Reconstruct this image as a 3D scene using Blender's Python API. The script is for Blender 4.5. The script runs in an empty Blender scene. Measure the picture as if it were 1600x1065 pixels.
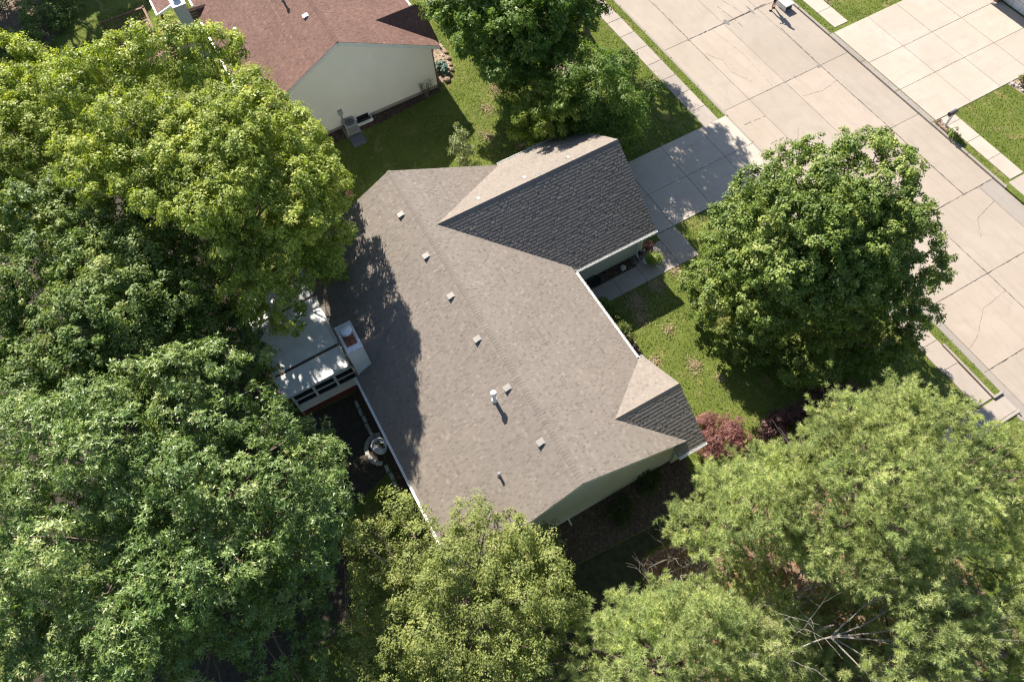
import bpy, bmesh, math, random
import numpy as np
from mathutils import Vector, Matrix

# ------------------------------------------------------------------ camera, sky, sun, exposure
SC = bpy.context.scene
COL = SC.collection
cam_d = bpy.data.cameras.new('camera')
cam_d.sensor_width = 36.0
cam_d.lens = 25.43
cam_d.clip_start = 0.5
cam_d.clip_end = 2000.0
cam = bpy.data.objects.new('camera', cam_d)
COL.objects.link(cam)
_R = Vector((0.4877666, 0.8718568, -0.0441536))
_U = Vector((-0.7630109, 0.4503540, 0.4636763))
_F = Vector((-0.4241440, 0.1924761, -0.8849038))
cam.matrix_world = Matrix((
    (_R.x, _U.x, -_F.x, 23.91042), (_R.y, _U.y, -_F.y, -5.19635),
    (_R.z, _U.z, -_F.z, 32.38534), (0, 0, 0, 1)))
SC.camera = cam

SUN_EL = math.radians(37.8)
SUN_AZ = math.radians(178.0)          # direction towards the sun, measured from +x
world = bpy.data.worlds.new('World')
SC.world = world
world.use_nodes = True
wn = world.node_tree
bg = wn.nodes['Background']
sky = wn.nodes.new('ShaderNodeTexSky')
sky.sky_type = 'NISHITA'
sky.sun_disc = False
sky.sun_elevation = SUN_EL
sky.sun_rotation = math.radians(90.0) - SUN_AZ
sky.altitude = 150.0
sky.air_density = 1.0
sky.dust_density = 0.8
sky.ozone_density = 1.0
wn.links.new(sky.outputs[0], bg.inputs[0])
bg.inputs[1].default_value = 0.071
sun_d = bpy.data.lights.new('sun', 'SUN')
sun_d.energy = 5.0
sun_d.angle = math.radians(0.55)
sun_d.color = (1.0, 0.93, 0.82)
sun = bpy.data.objects.new('sun', sun_d)
COL.objects.link(sun)
_sd = Vector((math.cos(SUN_EL) * math.cos(SUN_AZ), math.cos(SUN_EL) * math.sin(SUN_AZ), math.sin(SUN_EL)))
sun.rotation_euler = _sd.to_track_quat('Z', 'Y').to_euler()
sun.location = (-40, 0, 40)
SC.view_settings.view_transform = 'Standard'
SC.view_settings.look = 'None'
SC.view_settings.gamma = 1.0
SC.view_settings.exposure = 1.28
SC.view_settings.use_curve_mapping = False
SC.render.engine = 'CYCLES'
SC.cycles.use_denoising = True
SC.cycles.denoiser = 'OPENIMAGEDENOISE'
SC.cycles.denoising_input_passes = 'RGB_ALBEDO_NORMAL'
SC.cycles.denoising_prefilter = 'NONE'
SC.cycles.use_adaptive_sampling = False
SC.cycles.use_light_tree = False
SC.cycles.pixel_filter_type = 'BLACKMAN_HARRIS'
SC.cycles.filter_width = 1.25
SC.cycles.max_bounces = 6
SC.cycles.diffuse_bounces = 3
SC.cycles.glossy_bounces = 2
SC.cycles.transmission_bounces = 4
SC.cycles.transparent_max_bounces = 4

RNG = np.random.default_rng(11)
random.seed(5)

# ------------------------------------------------------------------ materials
def new_mat(name):
    m = bpy.data.materials.new(name)
    m.use_nodes = True
    nt = m.node_tree
    b = nt.nodes['Principled BSDF']
    return m, nt, b

def N(nt, t, **kw):
    n = nt.nodes.new(t)
    for k, v in kw.items():
        setattr(n, k, v)
    return n

def L(nt, a, b):
    nt.links.new(a, b)

def noise(nt, scale, detail=4.0, rough=0.55, vec=None, dist=0.0):
    n = N(nt, 'ShaderNodeTexNoise')
    n.inputs['Scale'].default_value = scale
    n.inputs['Detail'].default_value = detail
    n.inputs['Roughness'].default_value = rough
    n.inputs['Distortion'].default_value = dist
    if vec is not None:
        L(nt, vec, n.inputs['Vector'])
    return n

def ramp(nt, fac, stops):
    r = N(nt, 'ShaderNodeValToRGB')
    e = r.color_ramp.elements
    while len(e) < len(stops):
        e.new(0.5)
    for i, (p, c) in enumerate(stops):
        e[i].position = p
        e[i].color = (*c, 1.0) if len(c) == 3 else c
    L(nt, fac, r.inputs['Fac'])
    return r

def mix(nt, fac, a, b, mode='MIX'):
    m = N(nt, 'ShaderNodeMix', data_type='RGBA', blend_type=mode)
    for s, v in ((m.inputs['Factor'], fac), (m.inputs['A'], a), (m.inputs['B'], b)):
        if hasattr(v, 'links') or hasattr(v, 'is_output'):
            L(nt, v, s)
        elif isinstance(v, (int, float)):
            s.default_value = v
        else:
            s.default_value = (*v, 1.0) if len(v) == 3 else v
    return m.outputs['Result']

def bump(nt, height, b, strength=0.4, dist=0.02):
    n = N(nt, 'ShaderNodeBump')
    n.inputs['Strength'].default_value = strength
    n.inputs['Distance'].default_value = dist
    L(nt, height, n.inputs['Height'])
    L(nt, n.outputs['Normal'], b.inputs['Normal'])

def coords(nt):
    g = N(nt, 'ShaderNodeNewGeometry')
    return g.outputs['Position']

def plain(name, col, rough=0.6, metal=0.0, var=0.12, scale=6.0, bmp=0.0):
    m, nt, b = new_mat(name)
    pos = coords(nt)
    n = noise(nt, scale, 5.0, 0.6, pos)
    lo = tuple(c * (1 - var) for c in col)
    hi = tuple(min(1, c * (1 + var)) for c in col)
    r = ramp(nt, n.outputs['Fac'], [(0.3, lo), (0.7, hi)])
    L(nt, r.outputs['Color'], b.inputs['Base Color'])
    b.inputs['Roughness'].default_value = rough
    b.inputs['Metallic'].default_value = metal
    if bmp:
        n2 = noise(nt, scale * 6, 4.0, 0.6, pos)
        bump(nt, n2.outputs['Fac'], b, bmp, 0.01)
    return m

def mat_concrete(name, col, stain=(0.5, 0.48, 0.44), var=0.05, stain_amt=0.5, along=(0.35, 3.2, 1.0)):
    m, nt, b = new_mat(name)
    pos = coords(nt)
    oi = N(nt, 'ShaderNodeObjectInfo')
    fine = noise(nt, 38.0, 6.0, 0.7, pos)
    mid = noise(nt, 1.1, 6.0, 0.65, pos, 0.6)
    big = noise(nt, 0.27, 4.0, 0.6, pos, 0.4)
    mp = N(nt, 'ShaderNodeMapping')
    mp.inputs['Scale'].default_value = along
    L(nt, pos, mp.inputs['Vector'])
    streak = noise(nt, 1.0, 5.0, 0.65, mp.outputs['Vector'], 0.2)
    base = ramp(nt, mid.outputs['Fac'], [(0.28, tuple(c * 0.86 for c in col)), (0.5, col), (0.75, tuple(min(1, c * 1.07) for c in col))])
    c1 = mix(nt, ramp(nt, big.outputs['Fac'], [(0.42, (0, 0, 0)), (0.72, (stain_amt,) * 3)]).outputs['Color'], base.outputs['Color'], tuple(a * s * 1.55 for a, s in zip(col, stain)))
    c2 = mix(nt, ramp(nt, streak.outputs['Fac'], [(0.50, (0, 0, 0)), (0.75, (0.55,) * 3)]).outputs['Color'], c1, tuple(c * 0.74 for c in col))
    c3 = mix(nt, 0.22, c2, ramp(nt, fine.outputs['Fac'], [(0.3, tuple(c * 0.6 for c in col)), (0.7, tuple(min(1, c * 1.25) for c in col))]).outputs['Color'])
    rnd = ramp(nt, oi.outputs['Random'], [(0.0, (1 - var,) * 3), (0.5, (1.0, 0.995, 0.985)), (1.0, (min(1.15, 1 + var), 1 + var * 0.7, 1 + var * 0.45))])
    c4 = mix(nt, 1.0, c3, rnd.outputs['Color'], 'MULTIPLY')
    L(nt, c4, b.inputs['Base Color'])
    b.inputs['Roughness'].default_value = 0.86
    bump(nt, fine.outputs['Fac'], b, 0.25, 0.008)
    return m

def mat_grass(name='grass_ground'):
    m, nt, b = new_mat(name)
    pos = coords(nt)
    a = noise(nt, 0.55, 5.0, 0.62, pos, 0.5)
    f = noise(nt, 14.0, 6.0, 0.75, pos)
    d = noise(nt, 0.9, 6.0, 0.7, pos, 1.2)
    base = ramp(nt, a.outputs['Fac'], [(0.3, (0.066, 0.100, 0.022)), (0.5, (0.115, 0.150, 0.034)), (0.7, (0.175, 0.190, 0.055))])
    c = mix(nt, 0.5, base.outputs['Color'], ramp(nt, f.outputs['Fac'], [(0.3, (0.035, 0.06, 0.008)), (0.7, (0.19, 0.215, 0.045))]).outputs['Color'])
    dry = mix(nt, ramp(nt, d.outputs['Fac'], [(0.54, (0, 0, 0)), (0.74, (0.8,) * 3)]).outputs['Color'], c, (0.30, 0.225, 0.115))
    L(nt, dry, b.inputs['Base Color'])
    b.inputs['Roughness'].default_value = 0.95
    b.inputs['Specular IOR Level'].default_value = 0.1
    bump(nt, f.outputs['Fac'], b, 0.9, 0.05)
    return m

def mat_tone(name, stops, rough=0.6, trans=0.0, tcol=None, spec=0.3, pos_var=0.0, bmp=0.0, pos_scale=0.5):
    """material coloured through the per-piece 'tone' attribute, optionally translucent (leaves)"""
    m, nt, b = new_mat(name)
    at = N(nt, 'ShaderNodeAttribute', attribute_name='tone')
    fac = at.outputs['Fac']
    r = ramp(nt, fac, stops)
    colr = r.outputs['Color']
    pos = coords(nt)
    if pos_var:
        n = noise(nt, pos_scale, 3.0, 0.55, pos)
        k = ramp(nt, n.outputs['Fac'], [(0.3, (1 - pos_var,) * 3), (0.7, (1 + pos_var,) * 3)])
        colr = mix(nt, 1.0, colr, k.outputs['Color'], 'MULTIPLY')
    L(nt, colr, b.inputs['Base Color'])
    b.inputs['Roughness'].default_value = rough
    b.inputs['Specular IOR Level'].default_value = spec
    if bmp:
        n2 = noise(nt, 90.0, 3.0, 0.6, pos)
        bump(nt, n2.outputs['Fac'], b, bmp, 0.004)
    if trans:
        t = N(nt, 'ShaderNodeBsdfTranslucent')
        tc = mix(nt, 1.0, colr, tcol or (1.5, 1.6, 0.7), 'MULTIPLY')
        L(nt, tc, t.inputs['Color'])
        ms = N(nt, 'ShaderNodeMixShader')
        ms.inputs[0].default_value = trans
        L(nt, b.outputs[0], ms.inputs[1])
        L(nt, t.outputs[0], ms.inputs[2])
        L(nt, ms.outputs[0], nt.nodes['Material Output'].inputs['Surface'])
    return m

M = {}
M['street'] = mat_concrete('street_concrete', (0.338, 0.287, 0.240), (0.54, 0.525, 0.50), 0.07, 0.75)
M['walk'] = mat_concrete('walk_concrete', (0.335, 0.292, 0.255), (0.52, 0.50, 0.475), 0.08, 0.7)
M['drive'] = mat_concrete('drive_concrete', (0.425, 0.375, 0.325), (0.54, 0.52, 0.48), 0.06, 0.7, (2.2, 0.3, 1.0))
M['bright_drive'] = mat_concrete('bright_drive_concrete', (0.398, 0.348, 0.297), (0.56, 0.53, 0.48), 0.06, 0.75, (2.0, 0.35, 1.0))
M['gutter_concrete'] = mat_concrete('gutter_concrete', (0.268, 0.238, 0.210), (0.55, 0.54, 0.52), 0.05)
M['faint_joint'] = plain('sandy_joint', (0.19, 0.165, 0.14), 0.95)
M['mid_joint'] = plain('grey_joint', (0.115, 0.10, 0.088), 0.95)
M['joint'] = plain('joint_tar', (0.05, 0.045, 0.042), 0.9)
M['grass'] = mat_grass()
M['blade'] = mat_tone('grass_blade', [(0.0, (0.060, 0.102, 0.019)), (0.45, (0.132, 0.184, 0.036)), (0.8, (0.225, 0.248, 0.066)), (1.0, (0.35, 0.29, 0.15))], 0.7, 0.35, (1.5, 1.5, 0.6), 0.2, 0.35, pos_scale=0.6)
M['mulch'] = plain('dark_mulch', (0.075, 0.048, 0.035), 0.95, var=0.5, scale=9, bmp=0.9)
M['chips'] = mat_tone('mulch_chip', [(0, (0.05, 0.03, 0.022)), (0.6, (0.14, 0.095, 0.07)), (1, (0.26, 0.20, 0.155))], 0.95)
M['straw'] = plain('pine_straw_ground', (0.18, 0.125, 0.085), 0.95, var=0.45, scale=5, bmp=0.9)
M['gravel'] = mat_tone('gravel_stone', [(0, (0.22, 0.16, 0.12)), (0.5, (0.42, 0.33, 0.26)), (1, (0.62, 0.55, 0.47))], 0.9)
M['dirt'] = plain('bare_soil', (0.27, 0.20, 0.135), 0.95, var=0.35, scale=4, bmp=0.8)
M['shingle'] = mat_tone('roof_shingle', [(0.0, (0.134, 0.114, 0.098)), (0.35, (0.184, 0.157, 0.135)), (0.7, (0.212, 0.181, 0.156)), (1.0, (0.256, 0.219, 0.188))], 0.88, pos_var=0.05, bmp=0.35)
M['shingle_red'] = mat_tone('russet_shingle', [(0.0, (0.092, 0.049, 0.040)), (0.4, (0.132, 0.071, 0.057)), (0.75, (0.165, 0.093, 0.074)), (1.0, (0.21, 0.13, 0.105))], 0.88, pos_var=0.08, bmp=0.35)
M['deck_felt'] = plain('roof_felt', (0.09, 0.08, 0.075), 0.95)
M['sage'] = plain('sage_siding', (0.44, 0.465, 0.435), 0.55, var=0.03, scale=1.2)
M['cream'] = plain('cream_siding', (0.88, 0.815, 0.715), 0.55, var=0.03, scale=0.8)
M['white'] = plain('white_trim', (0.72, 0.72, 0.70), 0.45, var=0.04, scale=2.0)
M['tan_vent'] = plain('tan_vent_metal', (0.27, 0.25, 0.225), 0.5, 0.0, 0.08, 5)
M['dark'] = plain('dark_gap', (0.012, 0.012, 0.013), 0.8)
M['glass'] = plain('dark_window_glass', (0.020, 0.022, 0.024), 0.08, var=0.1)
M['zinc'] = plain('galvanised_metal', (0.52, 0.55, 0.58), 0.42, 0.75, 0.15, 7)
M['whitepipe'] = plain('white_pipe', (0.78, 0.76, 0.72), 0.5, var=0.05)
M['rust'] = plain('rusty_cap_metal', (0.20, 0.075, 0.040), 0.8, 0.1, 0.5, 8, 0.3)
M['panel'] = plain('white_roof_panel', (0.70, 0.70, 0.68), 0.4, var=0.12, scale=1.8)
M['beam'] = plain('brown_beam', (0.085, 0.055, 0.04), 0.8, var=0.3)
M['redwood'] = plain('red_deck_stain', (0.135, 0.026, 0.022), 0.75, var=0.25, scale=4)
M['brownwood'] = plain('brown_stained_wood', (0.145, 0.062, 0.036), 0.75, var=0.25, scale=5)
M['brick'] = plain('brown_brick', (0.24, 0.125, 0.085), 0.85, var=0.3, scale=9, bmp=0.4)
M['grey'] = plain('grey_enamel', (0.34, 0.345, 0.34), 0.5, var=0.08)
M['greydark'] = plain('charcoal_enamel', (0.06, 0.062, 0.066), 0.5, var=0.1)
M['black'] = plain('black_plastic', (0.016, 0.016, 0.017), 0.5)
M['stone'] = plain('field_stone', (0.25, 0.165, 0.12), 0.9, var=0.3, scale=5, bmp=0.6)
M['greystone'] = plain('grey_stone', (0.36, 0.34, 0.31), 0.9, var=0.25, scale=7, bmp=0.5)
M['terracotta'] = plain('terracotta', (0.42, 0.20, 0.13), 0.8, var=0.15)
M['skin'] = plain('skin', (0.42, 0.235, 0.165), 0.55, var=0.06)
M['shirt'] = plain('dark_shirt', (0.035, 0.037, 0.045), 0.85)
M['shorts'] = plain('black_shorts', (0.018, 0.018, 0.02), 0.85)
M['hair'] = plain('brown_hair', (0.035, 0.02, 0.013), 0.7)
M['bark'] = plain('grey_brown_bark', (0.155, 0.115, 0.088), 0.95, var=0.4, scale=7, bmp=0.8)
M['palebark'] = plain('pale_dead_wood', (0.30, 0.262, 0.23), 0.9, var=0.3, scale=9, bmp=0.5)
M['silverbark'] = plain('silvery_twigs', (0.24, 0.215, 0.195), 0.9, var=0.3, scale=9, bmp=0.4)
M['umberbark'] = plain('umber_twigs', (0.20, 0.12, 0.085), 0.9, var=0.3, scale=9, bmp=0.4)
def leafm(key, lo, mid, hi, top, trans=0.38, tcol=(1.55, 1.6, 0.6), rough=0.5, spec=0.35, pv=0.16):
    M[key] = mat_tone(key, [(0.0, lo), (0.4, mid), (0.75, hi), (1.0, top)], rough, trans, tcol, spec, pv)
leafm('leaf_bright', (0.145, 0.190, 0.033), (0.255, 0.318, 0.053), (0.370, 0.425, 0.080), (0.530, 0.535, 0.150), 0.38, (1.3, 1.36, 0.6), 0.5, 0.35)
leafm('leaf_dark', (0.070, 0.122, 0.030), (0.124, 0.192, 0.044), (0.205, 0.270, 0.066), (0.34, 0.37, 0.13), 0.32, (1.3, 1.35, 0.6), 0.5, 0.35)
leafm('leaf_oak', (0.068, 0.128, 0.030), (0.124, 0.200, 0.046), (0.220, 0.292, 0.080), (0.41, 0.45, 0.19), 0.28, (1.3, 1.35, 0.6), 0.42, 0.45)
leafm('leaf_fine', (0.115, 0.150, 0.040), (0.195, 0.235, 0.062), (0.280, 0.312, 0.092), (0.40, 0.39, 0.16), 0.36, (1.25, 1.3, 0.6), 0.55, 0.3)
leafm('leaf_maple', (0.072, 0.120, 0.021), (0.132, 0.198, 0.035), (0.222, 0.284, 0.058), (0.39, 0.415, 0.13), 0.32, (1.3, 1.35, 0.6), 0.5, 0.35)
leafm('leaf_shade', (0.080, 0.150, 0.026), (0.122, 0.205, 0.038), (0.180, 0.260, 0.055), (0.26, 0.32, 0.09), 0.45, (1.35, 1.4, 0.6))
leafm('leaf_wispy', (0.075, 0.125, 0.030), (0.115, 0.170, 0.042), (0.165, 0.215, 0.058), (0.24, 0.27, 0.09), 0.42, (1.35, 1.4, 0.6))
leafm('leaf_young', (0.150, 0.215, 0.034), (0.220, 0.290, 0.048), (0.290, 0.345, 0.070), (0.40, 0.42, 0.13), 0.45, (1.3, 1.35, 0.6))
leafm('leaf_pale', (0.130, 0.165, 0.060), (0.215, 0.255, 0.100), (0.310, 0.335, 0.150), (0.44, 0.44, 0.24), 0.35, (1.3, 1.35, 0.8))
leafm('needle', (0.205, 0.260, 0.108), (0.345, 0.410, 0.165), (0.475, 0.515, 0.220), (0.60, 0.595, 0.31), 0.38, (1.15, 1.2, 0.72), 0.55, 0.25, 0.30)
leafm('leaf_red', (0.105, 0.038, 0.038), (0.190, 0.076, 0.070), (0.26, 0.125, 0.105), (0.34, 0.19, 0.15), 0.35, (1.3, 0.85, 0.8))
leafm('leaf_plum', (0.050, 0.022, 0.028), (0.095, 0.042, 0.048), (0.15, 0.075, 0.075), (0.22, 0.13, 0.11), 0.35, (1.3, 0.85, 0.85))
leafm('leaf_box', (0.070, 0.105, 0.016), (0.115, 0.155, 0.024), (0.165, 0.195, 0.036), (0.22, 0.235, 0.06), 0.3)
leafm('leaf_hosta', (0.05, 0.11, 0.08), (0.09, 0.17, 0.125), (0.14, 0.24, 0.18), (0.22, 0.32, 0.24), 0.25, (1.2, 1.3, 0.9))
leafm('leaf_under', (0.025, 0.045, 0.012), (0.042, 0.070, 0.017), (0.062, 0.092, 0.022), (0.09, 0.12, 0.03), 0.3)

# ------------------------------------------------------------------ helpers
def tag(o, label=None, cat=None, group=None, kind=None):
    if label: o['label'] = label
    if cat: o['category'] = cat
    if group: o['group'] = group
    if kind: o['kind'] = kind
    return o

def empty(name, loc=(0, 0, 0), rz=0.0):
    o = bpy.data.objects.new(name, None)
    o.empty_display_size = 0.3
    o.location = loc
    o.rotation_euler = (0, 0, rz)
    COL.objects.link(o)
    return o

def link_mesh(name, me, mat, parent=None, loc=None):
    o = bpy.data.objects.new(name, me)
    if mat is not None and not me.materials:
        me.materials.append(mat)
    COL.objects.link(o)
    if parent is not None:
        o.parent = parent
    if loc is not None:
        o.location = loc
    return o

class MB:
    """collects boxes, tubes, prisms into one mesh"""
    def __init__(s):
        s.v, s.f, s.t = [], [], []
    def add(s, vs, fs, tone=None):
        n = len(s.v)
        s.v += [tuple(v) for v in vs]
        s.f += [tuple(i + n for i in f) for f in fs]
        if tone is None: tone = random.random()
        s.t += [tone] * len(vs)
        return s
    def box(s, x0, x1, y0, y1, z0, z1, tone=None, bev=0.0):
        if bev:
            b = bev
            vs = []
            for z, i in ((z0, 0), (z1 - b, 0), (z1, b)):
                vs += [(x0 + i, y0 + i, z), (x1 - i, y0 + i, z), (x1 - i, y1 - i, z), (x0 + i, y1 - i, z)]
            fs = [(3, 2, 1, 0), (8, 9, 10, 11)]
            for l in (0, 4):
                for k in range(4):
                    a = l + k; c = l + (k + 1) % 4
                    fs.append((a, c, c + 4, a + 4))
            return s.add(vs, fs, tone)
        vs = [(x0, y0, z0), (x1, y0, z0), (x1, y1, z0), (x0, y1, z0), (x0, y0, z1), (x1, y0, z1), (x1, y1, z1), (x0, y1, z1)]
        return s.add(vs, [(3, 2, 1, 0), (4, 5, 6, 7), (0, 1, 5, 4), (1, 2, 6, 5), (2, 3, 7, 6), (3, 0, 4, 7)], tone)
    def bar(s, a, b, w, h, up=(0, 0, 1), tone=None):
        a = Vector(a); b = Vector(b); d = (b - a).normalized(); u = Vector(up)
        r = d.cross(u).normalized(); u = r.cross(d).normalized()
        vs = []
        for p in (a, b):
            for i, j in ((-1, -1), (1, -1), (1, 1), (-1, 1)):
                vs.append(p + r * (w / 2 * i) + u * (h / 2 * j))
        return s.add(vs, [(0, 1, 2, 3), (7, 6, 5, 4), (0, 4, 5, 1), (1, 5, 6, 2), (2, 6, 7, 3), (3, 7, 4, 0)], tone)
    def tube(s, pts, rad, n=6, cap=True, tone=None):
        pts = [Vector(p) for p in pts]
        if not isinstance(rad, (list, tuple)): rad = [rad] * len(pts)
        vs, fs = [], []
        for i, p in enumerate(pts):
            d = (pts[min(i + 1, len(pts) - 1)] - pts[max(i - 1, 0)])
            d = d.normalized() if d.length > 1e-6 else Vector((0, 0, 1))
            r = d.cross(Vector((0.31, 0.17, 0.93)) if abs(d.z) < 0.95 else Vector((1, 0, 0))).normalized(); u = r.cross(d)
            for k in range(n):
                a = 2 * math.pi * k / n
                vs.append(p + (r * math.cos(a) + u * math.sin(a)) * rad[i])
        for i in range(len(pts) - 1):
            for k in range(n):
                a = i * n + k; b = i * n + (k + 1) % n
                fs.append((a, a + n, b + n, b))
        if cap:
            fs.append(tuple(range(n))); m = (len(pts) - 1) * n
            fs.append(tuple(range(m + n - 1, m - 1, -1)))
        return s.add(vs, fs, tone)
    def lathe(s, prof, n=16, c=(0, 0, 0), tone=None):
        vs, fs = [], []
        for r, z in prof:
            for k in range(n):
                a = 2 * math.pi * k / n
                vs.append((c[0] + r * math.cos(a), c[1] + r * math.sin(a), c[2] + z))
        for i in range(len(prof) - 1):
            for k in range(n):
                a = i * n + k; b = i * n + (k + 1) % n
                fs.append((a, b, b + n, a + n))
        fs.append(tuple(range(n - 1, -1, -1))); m = (len(prof) - 1) * n
        fs.append(tuple(range(m, m + n)))
        return s.add(vs, fs, tone)
    def poly(s, pts, tone=None):
        return s.add(pts, [tuple(range(len(pts)))], tone)
    def prism(s, pts, h, tone=None):
        """convex ring extruded by vector h"""
        n = len(pts); h = Vector(h)
        vs = [Vector(p) for p in pts] + [Vector(p) + h for p in pts]
        fs = [tuple(range(n - 1, -1, -1)), tuple(range(n, 2 * n))] + [(i, (i + 1) % n, (i + 1) % n + n, i + n) for i in range(n)]
        return s.add(vs, fs, tone)
    def rock(s, c, r, tone=None, flat=0.65):
        bm = bmesh.new()
        bmesh.ops.create_icosphere(bm, subdivisions=1, radius=1.0)
        sx, sy, sz = r * random.uniform(.8, 1.2), r * random.uniform(.7, 1.1), r * flat * random.uniform(.8, 1.1)
        a = random.uniform(0, 6.28)
        vs = []
        for v in bm.verts:
            k = random.uniform(.82, 1.12)
            x, y, z = v.co.x * sx * k, v.co.y * sy * k, v.co.z * sz * k
            vs.append((c[0] + x * math.cos(a) - y * math.sin(a), c[1] + x * math.sin(a) + y * math.cos(a), c[2] + z))
        fs = [tuple(v.index for v in f.verts) for f in bm.faces]
        bm.free()
        return s.add(vs, fs, tone)
    def mesh(s, name):
        me = bpy.data.meshes.new(name)
        me.from_pydata(s.v, [], s.f)
        at = me.attributes.new('tone', 'FLOAT', 'POINT')
        at.data.foreach_set('value', np.array(s.t, dtype=np.float32))
        me.update()
        return me
    def build(s, name, mat, parent=None, loc=None, smooth=False):
        me = s.mesh(name)
        if smooth:
            for p in me.polygons: p.use_smooth = True
        return link_mesh(name, me, mat, parent, loc)

def np_mesh(name, verts, nper, faces_per, tone, mat, parent=None):
    """verts: (N, k, 3) – N identical pieces of k vertices; faces_per: list of index tuples (all same length) of one piece"""
    Nn, k, _ = verts.shape
    fl = len(faces_per[0]); nf = len(faces_per)
    base = np.array(faces_per, dtype=np.int64)
    loops = (base[None, :, :] + (np.arange(Nn) * k)[:, None, None]).reshape(-1)
    me = bpy.data.meshes.new(name)
    me.vertices.add(Nn * k)
    me.vertices.foreach_set('co', verts.astype(np.float32).reshape(-1))
    me.loops.add(len(loops))
    me.loops.foreach_set('vertex_index', loops.astype(np.int32))
    me.polygons.add(Nn * nf)
    me.polygons.foreach_set('loop_start', np.arange(0, Nn * nf * fl, fl, dtype=np.int32))
    me.polygons.foreach_set('loop_total', np.full(Nn * nf, fl, dtype=np.int32))
    at = me.attributes.new('tone', 'FLOAT', 'POINT')
    at.data.foreach_set('value', np.repeat(tone.astype(np.float32), k))
    me.update()
    me.validate()
    return link_mesh(name, me, mat, parent)

def unit(a):
    return a / np.maximum(np.linalg.norm(a, axis=-1, keepdims=True), 1e-9)

def copy_tree(o, parent=None):
    c = o.copy()
    COL.objects.link(c)
    if parent is not None: c.parent = parent
    for ch in list(o.children):
        copy_tree(ch, c)
    return c

# ------------------------------------------------------------------ ground, street, pavements
SY0, SY1 = 20.28, 29.82            # street edges
def sheet(name, rings, mat, kind='structure', parent=None):
    mb = MB()
    for r in rings: mb.poly(r)
    o = mb.build(name, mat, parent)
    if kind: o['kind'] = kind
    return o

def make_ground():
    prof = [(-260, 0), (SY0, 0), (SY0 + .001, -.30), (SY1 - .001, -.30), (SY1, 0), (320, 0)]
    xs = [-320, -60, 90, 320]
    vs = [(x, y, z) for x in xs for y, z in prof]
    n = len(prof)
    fs = [(i * n + j, (i + 1) * n + j, (i + 1) * n + j + 1, i * n + j + 1) for i in range(len(xs) - 1) for j in range(n - 1)]
    mb = MB(); mb.add(vs, fs)
    o = mb.build('ground', M['grass']); o['kind'] = 'structure'
make_ground()

def slab_mesh(x0, x1, y0, y1, th=.12, bev=.012):
    mb = MB(); mb.box(-(x1 - x0) / 2, (x1 - x0) / 2, -(y1 - y0) / 2, (y1 - y0) / 2, -th, 0, bev=bev)
    return mb

def slabs(name, label_mat, cells, z, th=.12, gap=.008, base_name='slab', joint='mid_joint'):
    """a pavement made of separate slabs over a dark joint bed; cells: (x0,x1,y0,y1)"""
    bx0 = min(c[0] for c in cells); bx1 = max(c[1] for c in cells)
    bed = MB()
    for c in cells:
        bed.poly([(c[0], c[2], z - .022), (c[1], c[2], z - .022), (c[1], c[3], z - .022), (c[0], c[3], z - .022)])
    root = bed.build(name, M[joint]); root['kind'] = 'structure'
    cache = {}
    for (x0, x1, y0, y1) in cells:
        x0 += gap; x1 -= gap; y0 += gap; y1 -= gap
        key = (round(x1 - x0, 2), round(y1 - y0, 2))
        if key not in cache:
            me = slab_mesh(x0, x1, y0, y1, th).mesh('slab'); cache[key] = me
        link_mesh(base_name, cache[key], label_mat, root, ((x0 + x1) / 2, (y0 + y1) / 2, z + random.uniform(-.003, .003)))
    return root

# the street: concrete panels, panel layout changes at x = 13.05
ZS = -.10
cells = []
ux = [-27.4, -21.9, -16.4, -10.9, -4.87, 1.27, 7.38, 13.05]
uy = [SY0, 22.22, 24.95, 27.66, SY1]
for i in range(len(ux) - 1):
    for j in range(len(uy) - 1):
        cells.append((ux[i], ux[i + 1], uy[j], uy[j + 1]))
lx = [13.05, 17.39, 21.4, 25.6, 29.8, 34.0, 38.2]
ly = [SY0, 20.92, 24.94, 28.73, SY1]
for i in range(len(lx) - 1):
    for j in range(len(ly) - 1):
        cells.append((lx[i], lx[i + 1], ly[j], ly[j + 1]))
street = slabs('street', M['street'], cells, ZS, .18, .007, joint='mid_joint')
for ch in street.children:                      # gutter panels of the lower stretch are greyer
    if ch.location.x > 13 and (ch.location.y < 20.9 or ch.location.y > 28.8):
        ch.data = ch.data.copy(); ch.data.materials[0] = M['gutter_concrete']
# worn and tarred joints: thin irregular strips lying on the panels
def crack(pts, w, name='crack_filler'):
    mb = MB()
    out = []
    for (ax, ay), (bx, by) in zip(pts[:-1], pts[1:]):
        n = max(2, int(math.hypot(bx - ax, by - ay) / .16))
        for k in range(n):
            t = k / n
            out.append((ax + (bx - ax) * t + random.uniform(-.022, .022), ay + (by - ay) * t + random.uniform(-.022, .022)))
    out.append(pts[-1])
    for k in range(len(out) - 1):
        (ax, ay), (bx, by) = out[k], out[k + 1]
        d = Vector((bx - ax, by - ay, 0)); 
        if d.length < 1e-4: continue
        d.normalize(); nn = Vector((-d.y, d.x, 0))
        wa = w * random.uniform(.25, 1.0); wb = w * random.uniform(.25, 1.0)
        if random.random() < .12: continue
        z = ZS + .0065
        mb.add([(ax - nn.x * wa, ay - nn.y * wa, z), (bx - nn.x * wb, by - nn.y * wb, z), (bx + nn.x * wb, by + nn.y * wb, z), (ax + nn.x * wa, ay + nn.y * wa, z)], [(0, 1, 2, 3)])
    o = mb.build(name, M['joint'], street)
    o['kind'] = 'stuff'
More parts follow.
